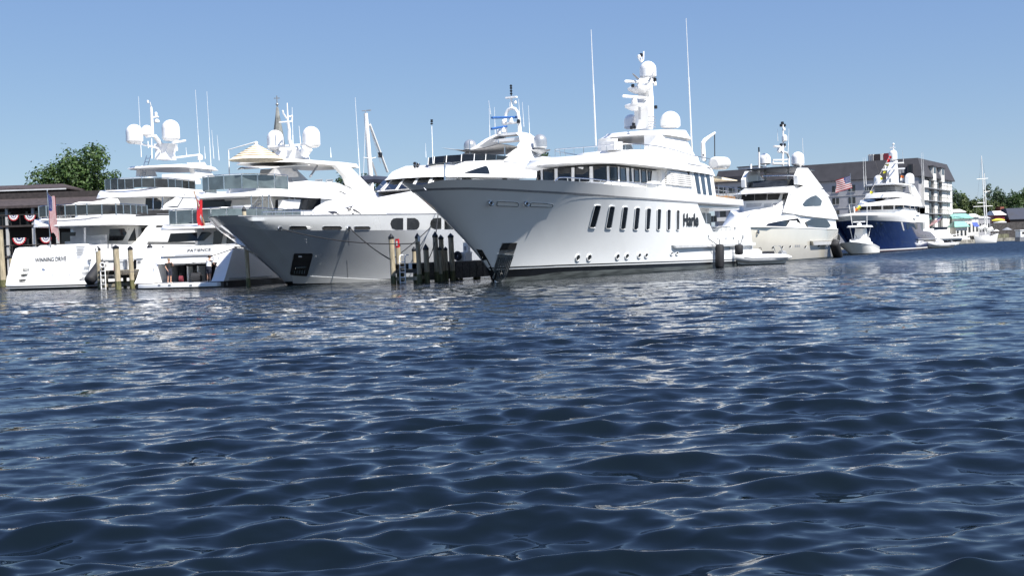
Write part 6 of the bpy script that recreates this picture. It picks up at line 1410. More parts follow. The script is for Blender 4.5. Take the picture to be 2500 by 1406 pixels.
# ---- hotel with the charcoal mansard roof
def build_hotel():
    o = at_depth(2252, 600, 290); o.z = .95
    f = Thing('hotel_building', 'four storey hotel with charcoal mansard roof and white balcony columns', 'building', o, 31)
    tL = f.at_s(1745, 520, 0).x; sR = f.at_t(2326, 520, 0).y; ze = f.at_t(2252, 432, 0).z; zr = ze + 4.7
    mb = MB(); mb.box2((tL, 0, 0), (-.6, 14, ze)); f.solid(mb); mb.build('wall', M['siding'], f.root)
    mb = MB(); mb.box2((-14, .6, 0), (-.9, sR - .4, ze)); mb.build('end_wall', M['bay_shade'], f.root)
    def mans(x0, y0, x1, y1, nm):
        mb = MB(); mb.loft([[(x0 - .5, y0 - .5, ze), (x1 + .5, y0 - .5, ze), (x1 + .5, y1 + .5, ze), (x0 - .5, y1 + .5, ze)], [(x0 - .5, y0 - .5, ze + .2), (x1 + .5, y0 - .5, ze + .2), (x1 + .5, y1 + .5, ze + .2), (x0 - .5, y1 + .5, ze + .2)], [(x0 + .9, y0 + 1.2, zr), (x1 - 1.2, y0 + 1.2, zr), (x1 - 1.2, y1 - 1.2, zr), (x0 + .9, y1 - 1.2, zr)]]); f.solid(mb); return mb.build(nm, M['mansard'], f.root, 0)
    mans(tL, 0, -10, 14, 'mansard_roof'); mans(-14, .3, .2, sR, 'mansard_roof')
    # long facade: rows of windows, each with a sill
    gm_ = bpy.data.objects; n = 0
    for r_ in range(5):
        z = ze - 1.9 - 3.05 * r_
        if z < 1: continue
        for c in range(int(-tL / 4.1)):
            x = -4.5 - 4.1 * c; mb = MB(); mb.box((x, -.02, z), (1.7, .1, 1.6)); w_ = mb.build('window', M['glass_grey'], f.root, 0)
            mb = MB(); mb.box((x, -.06, z - .86), (1.9, .2, .1)); mb.box((x, -.06, z), (.07, .14, 1.6)); mb.build('sill', M['lgrey'], w_, 0)
    mb = MB()
    for r_ in range(1, 5): mb.box2((tL, -.08, ze - 3.05 * r_ - .75), (-.7, -.002, ze - 3.05 * r_ - .6))
    mb.build('floor_band', M['canvas_grey'], f.root, 0)
    # end facade: white fins, dark bays, balcony slabs and rails
    for x0, x1, yt in ((2257, 2268, 441), (2282, 2289, 439), (2301, 2313, 440), (2314.5, 2325, 442)):
        a = f.at_t(x0, 500, .12).y; b = f.at_t(x1, 500, .12).y; mb = MB(); mb.box2((-.85, a, 0), (.12, b, f.at_t((x0 + x1) / 2, yt, .12).z)); mb.build('fin_column', M['stucco'], f.root)
    for x0, x1 in ((2268.6, 2281.6), (2289.4, 2300.6), (2313.2, 2314.3)):
        a = f.at_t(x0, 500, -.3).y; b = f.at_t(x1, 500, -.3).y
        for yt, yb in ((438, 462), (467, 492), (497, 522), (527, 556)):
            mb = MB(); mb.box2((-.5, a, f.at_t(x0, yb, 0).z), (-.3, b, f.at_t(x0, yt, 0).z)); mb.build('balcony_door', M['glass'], f.root)
    for y in (461, 491, 521.5):
        z = f.at_t(2290, y, .9).z; a = f.at_t(2268, y, 1.2).y; b = f.at_t(2330, y, 1.2).y
        mb = MB(); mb.box2((-.3, a, z - .16), (.9, b, z)); sl_ = mb.build('balcony_slab', M['grey'], f.root)
        mb = MB(); mb.tube([(.85, a, z + 1.0), (.85, b, z + 1.0)], .06, 4)
        for k in range(12): mb.tube([(.85, a + (b - a) * k / 11, z), (.85, a + (b - a) * k / 11, z + 1.0)], .035, 4)
        mb.build('balcony_rail', M['black'], sl_)
    for x0, x1 in ((2274, 2281), (2294, 2301)):
        a = f.at_t(x0, 420, .3).y; b = f.at_t(x1, 420, .3).y; mb = MB(); mb.box2((-1.6, a, ze - .6), (.75, b, ze + 2.9)); d = mb.build('dormer', M['stucco'], f.root)
        mb = MB(); mb.box2((.74, a + .4, ze + 1.2), (.79, b - .4, ze + 2.7)); mb.build('window', M['glass_grey'], d); mb = MB(); mb.box2((-1.7, a - .8, ze + 2.9), (1.0, b + .8, ze + 3.1)); mb.build('dormer_roof', M['mansard'], d)
    a = f.at_s(2215, 404, -.3); b = f.at_s(2230, 430, -.3); mb = MB(); mb.box2((a.x, -.3, ze + .2), (b.x, 1.8, ze + 3.2)); d = mb.build('dormer', M['mansard'], f.root); mb = MB(); mb.box2((a.x + .4, -.34, ze + .5), (b.x - .4, -.28, ze + 2.9)); mb.build('window', M['glass'], d)
    # roof plant: brick stack block and white vents, a lower white penthouse farther left
    for x0, x1, yt, yb, m_ in ((2134, 2148, 377, 394, 'roof_brown'), (2119, 2133, 378, 396, 'stucco'), (2149, 2156, 376, 393, 'stucco'), (2157, 2172, 375, 393, 'barn')):
        p, q_ = f.at_s(x0, yt, 4), f.at_s(x1, yb, 4); mb = MB(); mb.box2((p.x, 4, zr - .3), (q_.x, 7, p.z)); mb.build('roof_stack', M[m_], f.root)
    for x in (2123, 2128, 2131): f.pole('vent_pipe', M['grey'], [f.at_s(x, 377, 3.9), f.at_s(x, 396, 3.9)], 0, .12)
    p, q_ = f.at_s(1802, 410, 6), f.at_s(1850, 430, 6); mb = MB(); mb.box2((p.x, 6, q_.z - 1), (q_.x, 10, p.z)); pe = mb.build('penthouse', M['stucco'], f.root); mb = MB(); mb.box2((p.x - .3, 5.8, p.z), (q_.x + .3, 10.2, p.z + .25)); mb.build('penthouse_roof', M['mansard'], pe)
    for x0 in (1812, 1828): a = f.at_s(x0, 414, 5.95); mb = MB(); mb.box2((a.x, 5.93, a.z - 1.6), (a.x + .9, 5.99, a.z)); mb.build('window', M['glass_grey'], pe)
    for x, y in ((2029, 402),): p = f.at_s(x, y, 3); mb = MB(); mb.ball(p, .28, 8, 6); mb.tube([p, (p.x, p.y, zr)], .05, 5); mb.build('roof_lamp', M['whiteplastic'], f.root)
    # lower grey wing nearer the champagne yacht
    a = f.at_s(1752, 450, -6); b = f.at_s(1842, 450, -6); zt = f.at_s(1795, 446, -6).z
    mb = MB(); mb.box2((a.x, -6, 0), (b.x, -.01, zt)); mb.build('wing_wall', M['siding'], f.root)
    mb = MB(); mb.box2((a.x - .4, -6.5, zt), (b.x + .4, 0, zt + 1.6)); mb.build('wing_roof', M['mansard'], f.root)
    for i in range(4):
        for z in (zt - 1.9, zt - 5.0, zt - 8.0):
            x = a.x + (b.x - a.x) * (i + .5) / 4; mb = MB(); mb.box((x, -6.03, z), (1.6, .08, 1.5)); mb.build('window', M['glass_grey'], f.root)
            mb = MB(); mb.box((x, -6.35, z - 1.35), (2.9, .6, 1.0)); mb.build('balcony_parapet', M['stucco'], f.root)
    return f
build_hotel()

def block(name, label, cat, x0, x1, ytop, ybase, Y, depth, wall, roofm=None, roof_h=0, over=.3, wins=0, th=0):
    a = at_depth(x0, ybase, Y); b = at_depth(x1, ybase, Y); t = at_depth(x0, ytop, Y).z; o = ((a.x + b.x) / 2, Y, .95)
    root = empty(name, o, R(-th), label, cat); w_ = (b.x - a.x) / 2; H = t - .95
    mb = MB(); mb.box2((-w_, 0, 0), (w_, depth, H - roof_h)); mb.build('wall', wall, root)
    if roofm:
        mb = MB(); mb.loft([[(-w_ - over, -over, H - roof_h), (w_ + over, -over, H - roof_h), (w_ + over, depth + over, H - roof_h), (-w_ - over, depth + over, H - roof_h)], [(-w_ - over, -over, H - roof_h + .15), (w_ + over, -over, H - roof_h + .15), (w_ + over, depth + over, H - roof_h + .15), (-w_ - over, depth + over, H - roof_h + .15)], [(-w_ * .9, depth * .35, H), (w_ * .9, depth * .35, H), (w_ * .9, depth * .65, H), (-w_ * .9, depth * .65, H)]]); mb.build('roof', roofm, root, 0)
    for i in range(wins):
        mb = MB(); mb.box((-w_ + 2 * w_ * (i + .5) / wins, -.02, (H - roof_h) * .55), (w_ / wins * .9, .08, (H - roof_h) * .4)); mb.build('window', M['glass_grey'], root)
    return root
block('waterside_pavilion', 'white walled pavilion under a two tier teal metal roof', 'building', 2328, 2373, 522, 575, 318, 9, M['stucco'], M['teal'], 1.4, .4, 4)
block('waterside_porch', 'lower teal roofed porch in front of the teal pavilion', 'porch', 2334, 2362, 541, 578, 308, 4, M['stucco'], M['teal'], 1.5, .5, 3)
block('storage_shed', 'long white roofed shed behind the teal pavilion', 'shed', 2318, 2358, 511, 560, 335, 10, M['stucco'], M['stucco'], 1.0, .2)
block('dock_house', 'small white house right of the teal pavilion', 'house', 2373, 2390, 522, 575, 338, 6, M['stucco'], M['whiteplastic'], 1.0, .4, 2)
block('grey_cottage', 'pale grey cottage behind the sailboat mast feet', 'house', 2391, 2418, 528, 575, 384, 8, M['siding'], M['lgrey'], .8, .2, 4)
block('barn', 'red barn with a white roof on the far shore', 'barn', 2430, 2453, 515, 548, 404, 8, M['barn'], M['stucco'], 1.5, .5, 2)
block('brick_chimney_house', 'small brick red house rising behind the red barn roof', 'house', 2443, 2452, 505, 540, 415, 4, mat('brick_red', (.26, .09, .06), .8), None)
block('boathouse', 'low boathouse with a wide navy blue roof at the photo edge', 'building', 2466, 2530, 508, 560, 405, 12, M['wall_dark'], M['navy_roof'], 4.0, .4)
block('retaining_wall', 'grey brown retaining wall below the far barn', 'wall', 2419, 2540, 545, 575, 392, .6, mat('dark_stone_wall', (.065, .06, .06), .9, var=.3, scale=1.5))
block('timber_bulkhead', 'mossy timber bulkhead beside the two-masted sailboat', 'bulkhead', 2432, 2464, 572, 588, 378, 2, M['bulkhead'])
block('stone_slip', 'pale stone slipway right of the timber bulkhead', 'slipway', 2464, 2482, 580, 588, 378, 2, M['seawall'])
def beach_umbrella(px, ytop, ybase, Y, wpx, label, m):
    p = at_depth(px, ybase, Y); t = at_depth(px, ytop, Y).z; r = wpx * Y / FPX / 2; root = empty('umbrella', (p.x, Y, .95), 0, label, 'umbrella')
    mb = MB(); mb.tube([(0, 0, 0), (0, 0, t - .95)], .06, 6); mb.build('pole', M['wood'], root); mb = MB(); mb.lathe((0, 0, 0), [(r, t - .95 - r * .55), (r * .5, t - .95 - r * .22), (.05, t - .95)], 10); mb.build('canopy', m, root, 0)
beach_umbrella(2459, 555, 575, 382, 24, 'grey brown thatched umbrella above the timber bulkhead', M['grey'])
beach_umbrella(2432, 560, 574, 383, 16, 'white umbrella beside the thatched umbrella', M['whiteplastic'])
def awning():
    a, b = at_depth(2378, 543, 322), at_depth(2391, 553, 322); root = empty('awning', (a.x, 322, .95), 0, 'blue canvas awning on posts left of the sailboat masts', 'awning'); w_ = b.x - a.x
    mb = MB(); mb.add([(0, 0, a.z - 2.1), (w_, 0, a.z - 2.1), (w_, 1.6, a.z - .95), (0, 1.6, a.z - .95), (0, 0, a.z - 2.16), (w_, 0, a.z - 2.16), (w_, 1.6, a.z - 1.01), (0, 1.6, a.z - 1.01)], [(0,1,2,3), (7,6,5,4), (0,4,5,1), (1,5,6,2), (2,6,7,3), (3,7,4,0)]); mb.build('canopy', mat('blue_canvas', (.06, .10, .36), .8), root)
    for x in (.05, w_ - .05): mb = MB(); mb.tube([(x, .05, 0), (x, .05, a.z - 2.1)], .05, 6); mb.build('post', M['whiteplastic'], root)
awning()
for i, (x, y, m_, lab) in enumerate(((2437, 536, 'yellow', 'yellow upturned dinghy on the ground before the red barn'), (2441, 541, 'lgrey', 'grey upturned dinghy below the yellow one'))):
    p = at_depth(x, y, 400); mb = MB(); mb.loft([[(-2.2 + 4.4 * u, w_ * c, .75 * math.sin(a) * max(.25, math.sin(math.pi * (.1 + .8 * u)))) for a in (R(20 * k) for k in range(10)) for c in (math.cos(a) * .7 * max(.3, math.sin(math.pi * (.1 + .8 * u))),) for w_ in (1,)] for u in (j / 8 for j in range(9))], closed=False, cap=False)
    o = mb.build('dinghy', M[m_], None, 50); o.location = (p.x, 400, p.z - .4); tag(o, lab, 'dinghy')

# ---- church spire and a bare mast seen over the yachts
def spire():
    o = at_depth(690, 600, 190); o.z = .95; root = empty('church_spire', o, 0, 'slender grey pointed church spire with a cross rising behind the radar domes', 'spire'); k = 190 / FPX
    H = lambda y: at_depth(688, y, 190).z - .95
    m = mat('grey_green_slate', (.20, .21, .20), .7, var=.2, scale=1.5)
    mb = MB(); n = 8; rings = []
    for z, r in ((H(420), 1.35), (H(330), .85), (H(262), .13)): rings.append([((r * math.cos(R(45 * i + 22)), r * math.sin(R(45 * i + 22)), z)) for i in range(8)])
    mb.loft(rings); mb.build('steeple', m, root, 0); mb = MB()
    for i in range(8): mb.tube([(rings[0][i][0] * 1.02, rings[0][i][1] * 1.02, rings[0][i][2]), (rings[2][i][0] * 1.05, rings[2][i][1] * 1.05, rings[2][i][2])], [.09, .05], 5)
    mb.build('ribs', mat('pale_lead', (.3, .3, .28), .6), root); mb = MB(); mb.box2((-1.6, -1.6, 0), (1.6, 1.6, H(420))); mb.build('tower', M['stucco'], root)
    mb = MB(); mb.tube([(0, 0, H(263)), (0, 0, H(234))], .09, 6); mb.ball((0, 0, H(255)), .24, 8, 6); mb.box((0, 0, H(240)), (.9, .12, .12)); mb.build('cross', M['steel_dull'], root)
spire()
def sail_mast():
    f = Thing('sailing_boat', 'tall white sailing mast with its slanting boom lift behind the yacht bow', 'sailboat', at_depth(905, 600, 118) * 1.0, 20); f.root.location.z = 0; f.o.z = 0; f.mat.translation.z = 0; f.inv = f.mat.inverted()
    q = lambda x, y: f.at_t(x, y, 0)
    mb = MB(); mb.tube([q(907, 470), q(905, 430), q(893, 277)], [.26, .25, .2], 10); m1 = mb.build('mast', M['whiteplastic'], f.root)
    mb = MB(); mb.tube([q(946, 420), q(903, 305)], .13, 8); b = mb.build('boom', M['whiteplastic'], m1); mb = MB(); mb.box(q(928, 379), (.3, .4, .5)); mb.build('boom_block', M['black'], b)
    mb = MB(); mb.tube([q(888, 385), q(905, 388), q(917, 385)], .05, 6); mb.build('spreader', M['whiteplastic'], m1)
    for a, b in (((893, 280), (930, 400)), ((893, 280), (887, 436)), ((903, 300), (946, 418)), ((908, 395), (922, 438))): mb = MB(); mb.tube([q(*a), q(*b)], .03 if a != (908, 395) else .1, 4); mb.build('stay', M['lgrey'], m1)
    mb = MB(); mb.tube([q(893, 277), q(892, 270)], .04, 5); mb.box(q(900, 270), (.5, .1, .1)); mb.box(q(888, 271), (.4, .1, .06)); mb.build('wind_vane', M['grey'], m1)
    mb = MB(); rings = []
    for u in (i / 14 for i in range(15)):
        s = -9 + 20 * u; w_ = 2.3 * math.sin(math.pi * (.04 + .9 * u)) ** .6; rings.append([(w_, s, 1.7), (w_ * .8, s, .2), (0, s, -.5), (-w_ * .8, s, .2), (-w_, s, 1.7)])
    mb.loft(rings); mb.build('hull', M['navy_hull'], f.root, 40); mb = MB(); mb.box((0, 0, 2.0), (2.2, 7, .8)); mb.build('cabin', M['white'], f.root)
    mb = MB(); P = [q(880, 440), q(905, 438), q(945, 441)]; mb.tube(P, .4, 8); mb.build('sail_cover', M['navy_roof'], f.root)
sail_mast()
# ------------------------------------------------------------------ docks, pilings and what stands on them
def dock(name, label, f_loc, th, w, L, z):
    f = Thing(name, label, 'dock', f_loc, th)
    for i in range(int(L / .32)):
        mb = MB(); mb.box((0, .16 + .32 * i, z - .03), (w, .29, .06)); mb.build('plank', M['plank'], f.root, 0)
    for t in (-w / 2 + .06, w / 2 - .06, 0): mb = MB(); mb.box((t, L / 2, z - .22), (.12, L, .30)); mb.build('stringer', M['wood_dark'], f.root, 0)
    for k, s in enumerate(np.arange(.08, L, 2.4)):
        mb = MB(); mb.box((0, s, z - .50), (w + .2, .24, .24)); mb.build('cross_beam', M['wood_dark'], f.root, 0)
        mb = MB(); mb.box((0, s + .01, .28), (w + .1, .16, .22)); mb.build('cross_brace', M['wood'], f.root, 0)
        for t in (-w * .3, w * .3): mb = MB(); mb.tube([(t, s + .3, -1), (t, s + .3, z - .4)], .14, 8); mb.build('support_pile', M['wood_wet'], f.root)
    return f
D1 = dock('finger_pier', 'wooden finger pier between the two stern-to yachts', ground(266, 706), 15, 1.5, 16, 1.38)
D2 = dock('finger_pier', 'wooden finger pier between the silver yacht and the large white yacht', ground(992, 691), 29, 1.9, 20, 1.25)
for s in np.arange(1.2, 19, .9): mb = MB(); mb.box((.98, s, .62), (.05, .82, 1.0)); mb.build('skirt_board', M['wood_dark'], D2.root, 0)

pile_cap = None
def piling(label, loc, ztop, r, lean=(0, 0), cone=.2, rot=0):
    root = empty('mooring_piling', (loc.x, loc.y, 0), rot, label, 'piling', 'timber mooring pilings')
    zt = ztop - cone; ln = lambda z: (lean[0] * z, lean[1] * z, z); n = 12; rg = random.Random(int(loc.x * 97) & 0xffff)
    def rings(z0, z1, k, grow=1.0): return [[(ln(z)[0] + r * grow * (1.06 - .05 * z / ztop) * (1 + .035 * math.sin(3 * a + z)) * math.cos(a), ln(z)[1] + r * grow * (1.06 - .05 * z / ztop) * math.sin(a), z) for a in (2 * math.pi * j / n for j in range(n))] for z in np.linspace(z0, z1, k)]
    wl = .45 + rg.random() * .25
    mb = MB(); mb.loft(rings(wl, zt, 6)); mb.build('post', M['wood'], root, 50)
    mb = MB(); mb.loft(rings(-1.2, wl, 4, 1.01)); mb.build('waterlogged_base', M['wood_wet'], root, 50)
    mb = MB(); c = ln(zt); mb.lathe((c[0], c[1], zt - .1), [(r * 1.14, 0), (r * 1.16, .12), (r * .55, .1 + cone * .6), (.02, .1 + cone)], 12); mb.build('cap', M['black'], root, 25)
    return root
def zat(px, py, loc):                     # height of pixel above water at the place loc
    d = ray(px, py); k = (loc.y - CAM.y) / d.y; return CAMZ + d.z * k
LEAN = (-.012, 0)
for x, yt, yb, w_, lab in ((245, 600, 706, 11.5, 'piling with a white tag at the outer corner of the left pier beside the ladder'), (289, 598, 707, 14, 'thick piling at the other outer corner of the left pier'), (607, 503, 701, 10, 'tall lone piling standing before the PATIENCE hull side'),
                           (961, 570, 692, 12.5, 'piling holding the red life ring box at the right pier corner'), (1025, 569, 691, 11, 'piling with a white tag right of the pier ladder'), (8, 553, 700, 15, 'piling cut by the left edge of the photo'), (31, 621, 703, 9, 'short piling left of the WINNING DRIVE stern stairs')):
    p = ground(x, yb); k = p.y / FPX; piling(lab, p, zat(x - 1, yt, p), w_ * k / 2, (-.02, 0), (.24 if w_ < 14 else .16))
def dpile(D, x, t, yt, w_, lab, yref=680, cone=.2):
    q = D.at_t(x, yref, t); p = D.mat @ Vector((q.x, q.y, 0)); piling(lab, p, zat(x, yt, p), w_ * p.y / FPX / 2, LEAN, cone)
dpile(D1, 322, .85, 600, 11.5, 'third piling along the left pier before the white hull'); dpile(D1, 370, .85, 594, 12, 'fourth piling along the left pier with a pointed black cap', cone=.3); dpile(D1, 402, .9, 601, 10, 'piling half hidden by the PATIENCE quarter')
dpile(D2, 975, -1.0, 590, 12, 'short piling behind the red life ring box'); dpile(D2, 1014, -1.05, 602, 10, 'short piling just left of the white tagged piling'); dpile(D2, 1043, 1.1, 595, 13, 'stout capped piling wrapped by a black rope on the right pier', cone=.3)
dpile(D2, 1067, 1.1, 565, 12.5, 'tall piling with a line up to the silver yacht window', cone=.28); dpile(D2, 1081, 1.1, 573, 12, 'pale tall piling beside the one carrying the line'); dpile(D2, 1077, 1.35, 601, 9, 'low piling in front of the pale tall one', cone=.15)
dpile(D2, 1091, 1.1, 602, 9, 'low slim piling right of the pale tall one', cone=.15); dpile(D2, 1105, 1.12, 569, 13, 'dark shaded piling nearest the white yacht bow')

def ladder(D, label, xs, yt, yb, s, rungs):
    f = Frame(D.o, math.degrees(D.th)); p = D.at_s(xs[0], yb, s); root = empty('dock_ladder', D.mat @ Vector((p.x, s, 0)), -D.th, label, 'ladder'); w_ = D.at_s(xs[1], yb, s).x - p.x; zt = D.at_s(xs[0], yt, s).z
    for x in (0, w_): mb = MB(); mb.tube([(x, 0, -.1), (x, 0, zt - .1), (x, .12, zt + .05), (x, .4, zt + .05)], .04, 7); mb.build('rail', M['whiteplastic'], root)
    for k in range(rungs): mb = MB(); mb.tube([(0, 0, .05 + k * .32), (w_, 0, .05 + k * .32)], .035, 6); mb.build('rung', M['whiteplastic'], root)
ladder(D1, 'white ladder at the end of the left pier', (247, 258), 643, 695, -.16, 5); ladder(D2, 'white ladder at the end of the right pier', (977, 990), 625, 680, -.16, 5)

def ring_thing(name, label, cat, c, R_, r_, m, axis_t):
    mb = MB(); P = [c + Vector((axis_t.x * R_ * math.cos(a), axis_t.y * R_ * math.cos(a), R_ * math.sin(a))) for a in (2 * math.pi * i / 18 for i in range(19))]; mb.tube(P, r_, 8); return tag(mb.build(name, m), label, cat)
c = D1.mat @ D1.at_s(250, 647, -.25); ring_thing('life_ring', 'white life ring hung at the head of the left pier ladder', 'life ring', c, .16, .05, M['whiteplastic'], Vector((1, 0, 0)))
def ring_box():
    p = ground(961, 692); q = at_depth(970, 594, p.y - .1); root = empty('life_ring_box', (q.x, q.y, zat(970, 605, p)), -D2.th, 'red life ring box fixed to a pier piling', 'life ring box')
    mb = MB(); mb.box((0, 0, .28), (.24, .12, .56)); mb.build('box', M['red'], root); mb = MB(); mb.box((0, -.065, .28), (.1, .02, .3)); mb.build('notice', M['whiteplastic'], root)
ring_box()
def pedestal(label, p, h, w_, rot=0):
    root = empty('power_pedestal', p, rot, label, 'power pedestal')
    mb = MB(); mb.loft([[(x * w_ * k, y * w_ * k, z) for x, y in ((-1, -1), (1, -1), (1, 1), (-1, 1))] for z, k in ((0, 1.1), (h * .12, 1), (h * .8, .9))]); mb.build('body', M['whiteplastic'], root)
    mb = MB(); mb.loft([[(x * w_ * k, y * w_ * k, z) for x, y in ((-1, -1), (1, -1), (1, 1), (-1, 1))] for z, k in ((h * .82, 1.15), (h * .9, 1.1), (h, .15))]); mb.build('cap', M['whiteplastic'], root)
    mb = MB(); mb.box((0, -w_ * .96, h * .55), (w_ * .9, .04, h * .18)); mb.build('socket_panel', M['grey'], root)
    return root
def on(D, x, t, z, y=655): q = D.at_t(x, y, t); return D.mat @ Vector((q.x, q.y, z))
pedestal('white power pedestal on the left pier', on(D1, 345, .3, 1.38), 1.0, .26, -D1.th); pedestal('white power pedestal beside the white yacht bow', on(D2, 1141, .2, 1.25), 1.55, .19, -D2.th)
def dock_box(label, p, d, rot): 
    root = empty('dock_box', p, rot, label, 'dock box'); mb = MB(); mb.box((0, 0, d[2] * .4), (d[0], d[1], d[2] * .8)); mb.build('body', M['whiteplastic'], root); mb = MB(); mb.box((0, 0, d[2] * .9), (d[0] * 1.06, d[1] * 1.06, d[2] * .18)); mb.build('lid', M['white'], root)
dock_box('white dock box at the foot of the power pedestal by the bow', on(D2, 1134, .55, 1.25), (.7, .9, .6), -D2.th); dock_box('long white dock box on the left pier', on(D1, 306, -.2, 1.38), (.7, 1.1, .75), -D1.th)
c = on(D2, 1118, .45, 1.6); ring_thing('hose_coil', 'coiled black hose beside the white dock box', 'hose', c, .2, .13, M['rubber'], Vector((.87, -.49, 0)))
mb = MB(); mb.box((0, 0, 0), (.24, .06, .34)); o = mb.build('meter_box', M['whiteplastic']); o.location = D2.mat @ D2.at_s(1002, 649, -.08); o.rotation_euler = (0, 0, -D2.th); tag(o, 'small white box fixed to the face of the right pier', 'meter box')
for x, y, base, lab in ((1023, 583, (1025, 691), 'white tag nailed to the piling right of the ladder'), (236.5, 609, (245, 706), 'white tag nailed to the left pier corner piling')):
    p = ground(*base); q = at_depth(x, y, p.y - .19); mb = MB(); mb.box((0, 0, 0), (.15, .02, .34)); o = mb.build('piling_tag', M['whiteplastic']); o.location = q; tag(o, lab, 'tag')
q = on(D1, 280, .86, 1.9, 640); mb = MB(); mb.loft([[(.11 * math.cos(a) + .05 * u, .11 * math.sin(a), -.55 + 1.0 * u) for a in (R(45 * i) for i in range(8))] for u in (0, .3, .6, 1)]); o = mb.build('fire_hose_reel', M['red']); o.location = q; tag(o, 'red hose bundle hanging on the thick piling of the left pier', 'hose')

# ---- fenders
def fender(label, a, b, r, m=None):
    a, b = Vector(a), Vector(b); root = empty('fender', a, 0, label, 'fender', 'black fenders'); d = b - a
    mb = MB(); P = [d * u for u in (0, .03, .1, .9, .97, 1)]; mb.tube(P, [r * .3, r * .8, r, r, r * .8, r * .3], 16); mb.build('body', m or M['rubber'], root, 50)
    mb = MB(); mb.tube([d * 1.0, d * 1.0 + Vector((0, 0, .35))], .03, 5); mb.build('lanyard', M['rope'], root)
f = HARLE; k = lambda x, y, t: f.mat @ f.at_t(x, y, t)
fender('tall black fender hanging at the large white yacht quarter', k(1757, 656, 4.75), k(1757, 596, 4.75), .34); fender('shorter black fender behind the pale tender', k(1804, 622, 4.7), k(1804, 597, 4.7), .33)
f = BEIGE; fender('big slanting black fender at the champagne yacht stern', f.mat @ f.at_t(2047, 629, 4.0), f.mat @ f.at_t(2036, 590, 4.0), .52)
f = WD; fender('long black fender leaning between the WINNING DRIVE hull and the pier', f.mat @ f.at_t(216, 688, 4.5), f.mat @ f.at_t(250, 642, 4.5), .42)

# ---- mooring lines
def line(label, a, b, sag, r=.03, m=None, n=14):
    a, b = Vector(a), Vector(b); mb = MB(); mb.tube([a.lerp(b, i / n) - Vector((0, 0, sag * 4 * (i / n) * (1 - i / n))) for i in range(n + 1)], r, 6)
    return tag(mb.build('mooring_line', m or M['rope']), label, 'rope', 'mooring lines')
S = SILVER; hp = lambda x, y: S.mat @ (S.cast(x, y)[0] + S.cast(x, y)[1] * .12); pp = lambda x, y, base: at_depth(x, y, ground(*base).y - .15)
line('long sagging black line from the silver bow fairlead to the tagged piling', hp(686, 557), pp(1020, 594, (1025, 691)), .35, .035); line('black line slanting from the second silver fairlead down to the corner piling', hp(853, 558), pp(954, 634, (961, 692)), .15, .04)
line('black line from the corner piling up to the rounded black windows', pp(956, 634, (961, 692)), hp(1050, 553), .1, .035); q = on(D2, 1065, 1.2, 0); line('black line hanging from the silver yacht rail past the window to a piling', S.mat @ S.at_t(1072, 500, 4.4), at_depth(1064, 575, q.y - .2), .0, .035); line('black rope trailing down the pilings to the stout piling', at_depth(1062, 590, q.y - .3), at_depth(1046, 633, q.y - 1.2), .1, .03)
P_ = PAT; line('black line from the PATIENCE rail slanting to the crew member', P_.mat @ P_.at_s(578, 604, .4), P_.mat @ P_.at_s(516, 625, -.1), .02, .035); line('thin grey line drooping in front of the open stern garage', P_.mat @ P_.at_s(516, 625, -.1), P_.mat @ P_.at_s(424, 650, -.2), .12, .018); line('pale line from the left pier to the PATIENCE quarter', at_depth(292, 663, 88), P_.mat @ P_.at_s(378, 655, .3), .1, .02, M['rope_pale'])
f = HARLE; line('cord holding the tall black fender', k(1730, 583, 4.5), k(1752, 598, 4.75), .02, .03); line('cord holding the shorter black fender', k(1813, 580, 4.5), k(1807, 598, 4.7), .02, .03)
line('slack rope looped round the two left pier corner pilings', at_depth(240, 663, 87.8), at_depth(296, 664, 87.6), .05, .05)

# ---- ensigns
def flag_on_staff(name, label, base, top, corner_u, down, along, kind):
    root = empty(name, base, 0, label, 'flag'); d = Vector(top) - Vector(base)
    mb = MB(); mb.tube([(0, 0, 0), d], [.045, .03], 7); mb.ball(d, .06, 8, 5); mb.build('staff', M['steel'] if kind != 'ens' else M['teak'], root)
    c = d * corner_u + Vector((.03, -.04, 0))
    if kind == 'us': stars_and_stripes(root, c, down, along, 'cloth')
    else:
        col = lambda i, j: (2 if (i < 6 and j < 7 and (i + j) % 3 == 0) else 1 if (i < 6 and j < 7 and (abs(i - 3) < 1 or abs(j - 3) < 1)) else 1 if ((i - 8) ** 2 + (j - 12) ** 2 < 5) else 0)
        flag_cloth(root, c, down, along, 12, 18, col, [F_ENS, F_WHITE, F_BLUE], 'cloth', .08)
f = WD; b = f.mat @ f.at_s(124, 606, 2.7); t = f.mat @ f.at_s(115, 465, 2.7)
flag_on_staff('national_flag', 'furled stars and stripes flag hanging at the WINNING DRIVE stern', b, t, .97, (.62, -.1, -.55), (.18, -.1, -3.25), 'us')
f = PAT; b = f.mat @ f.at_s(500, 551, 1.6); t = f.mat @ f.at_s(474, 469, 1.6)
flag_on_staff('red_ensign', 'red ensign drooping from its staff at the PATIENCE stern', b, t, .82, (.42, -.08, -.25), (.02, -.05, -1.9), 'ens')
b = at_depth(2080, 560, 222); b.z = .95; t = at_depth(2076, 424, 222)
flag_on_staff('national_flag', 'stars and stripes flag flying before the hotel on a white pole', b, t, .97, (.1, 0, -2.3), (-2.7, .5, -.75), 'us')
f = BLUE; b = f.mat @ f.at_t(2288, 545, 0); t = f.mat @ f.at_t(2300, 527, 0); flag_on_staff('national_flag', 'small stars and stripes flag at the navy yacht stern', b, t, .97, (-.5, 0, -.9), (-2.2, 0, -1.2), 'us')

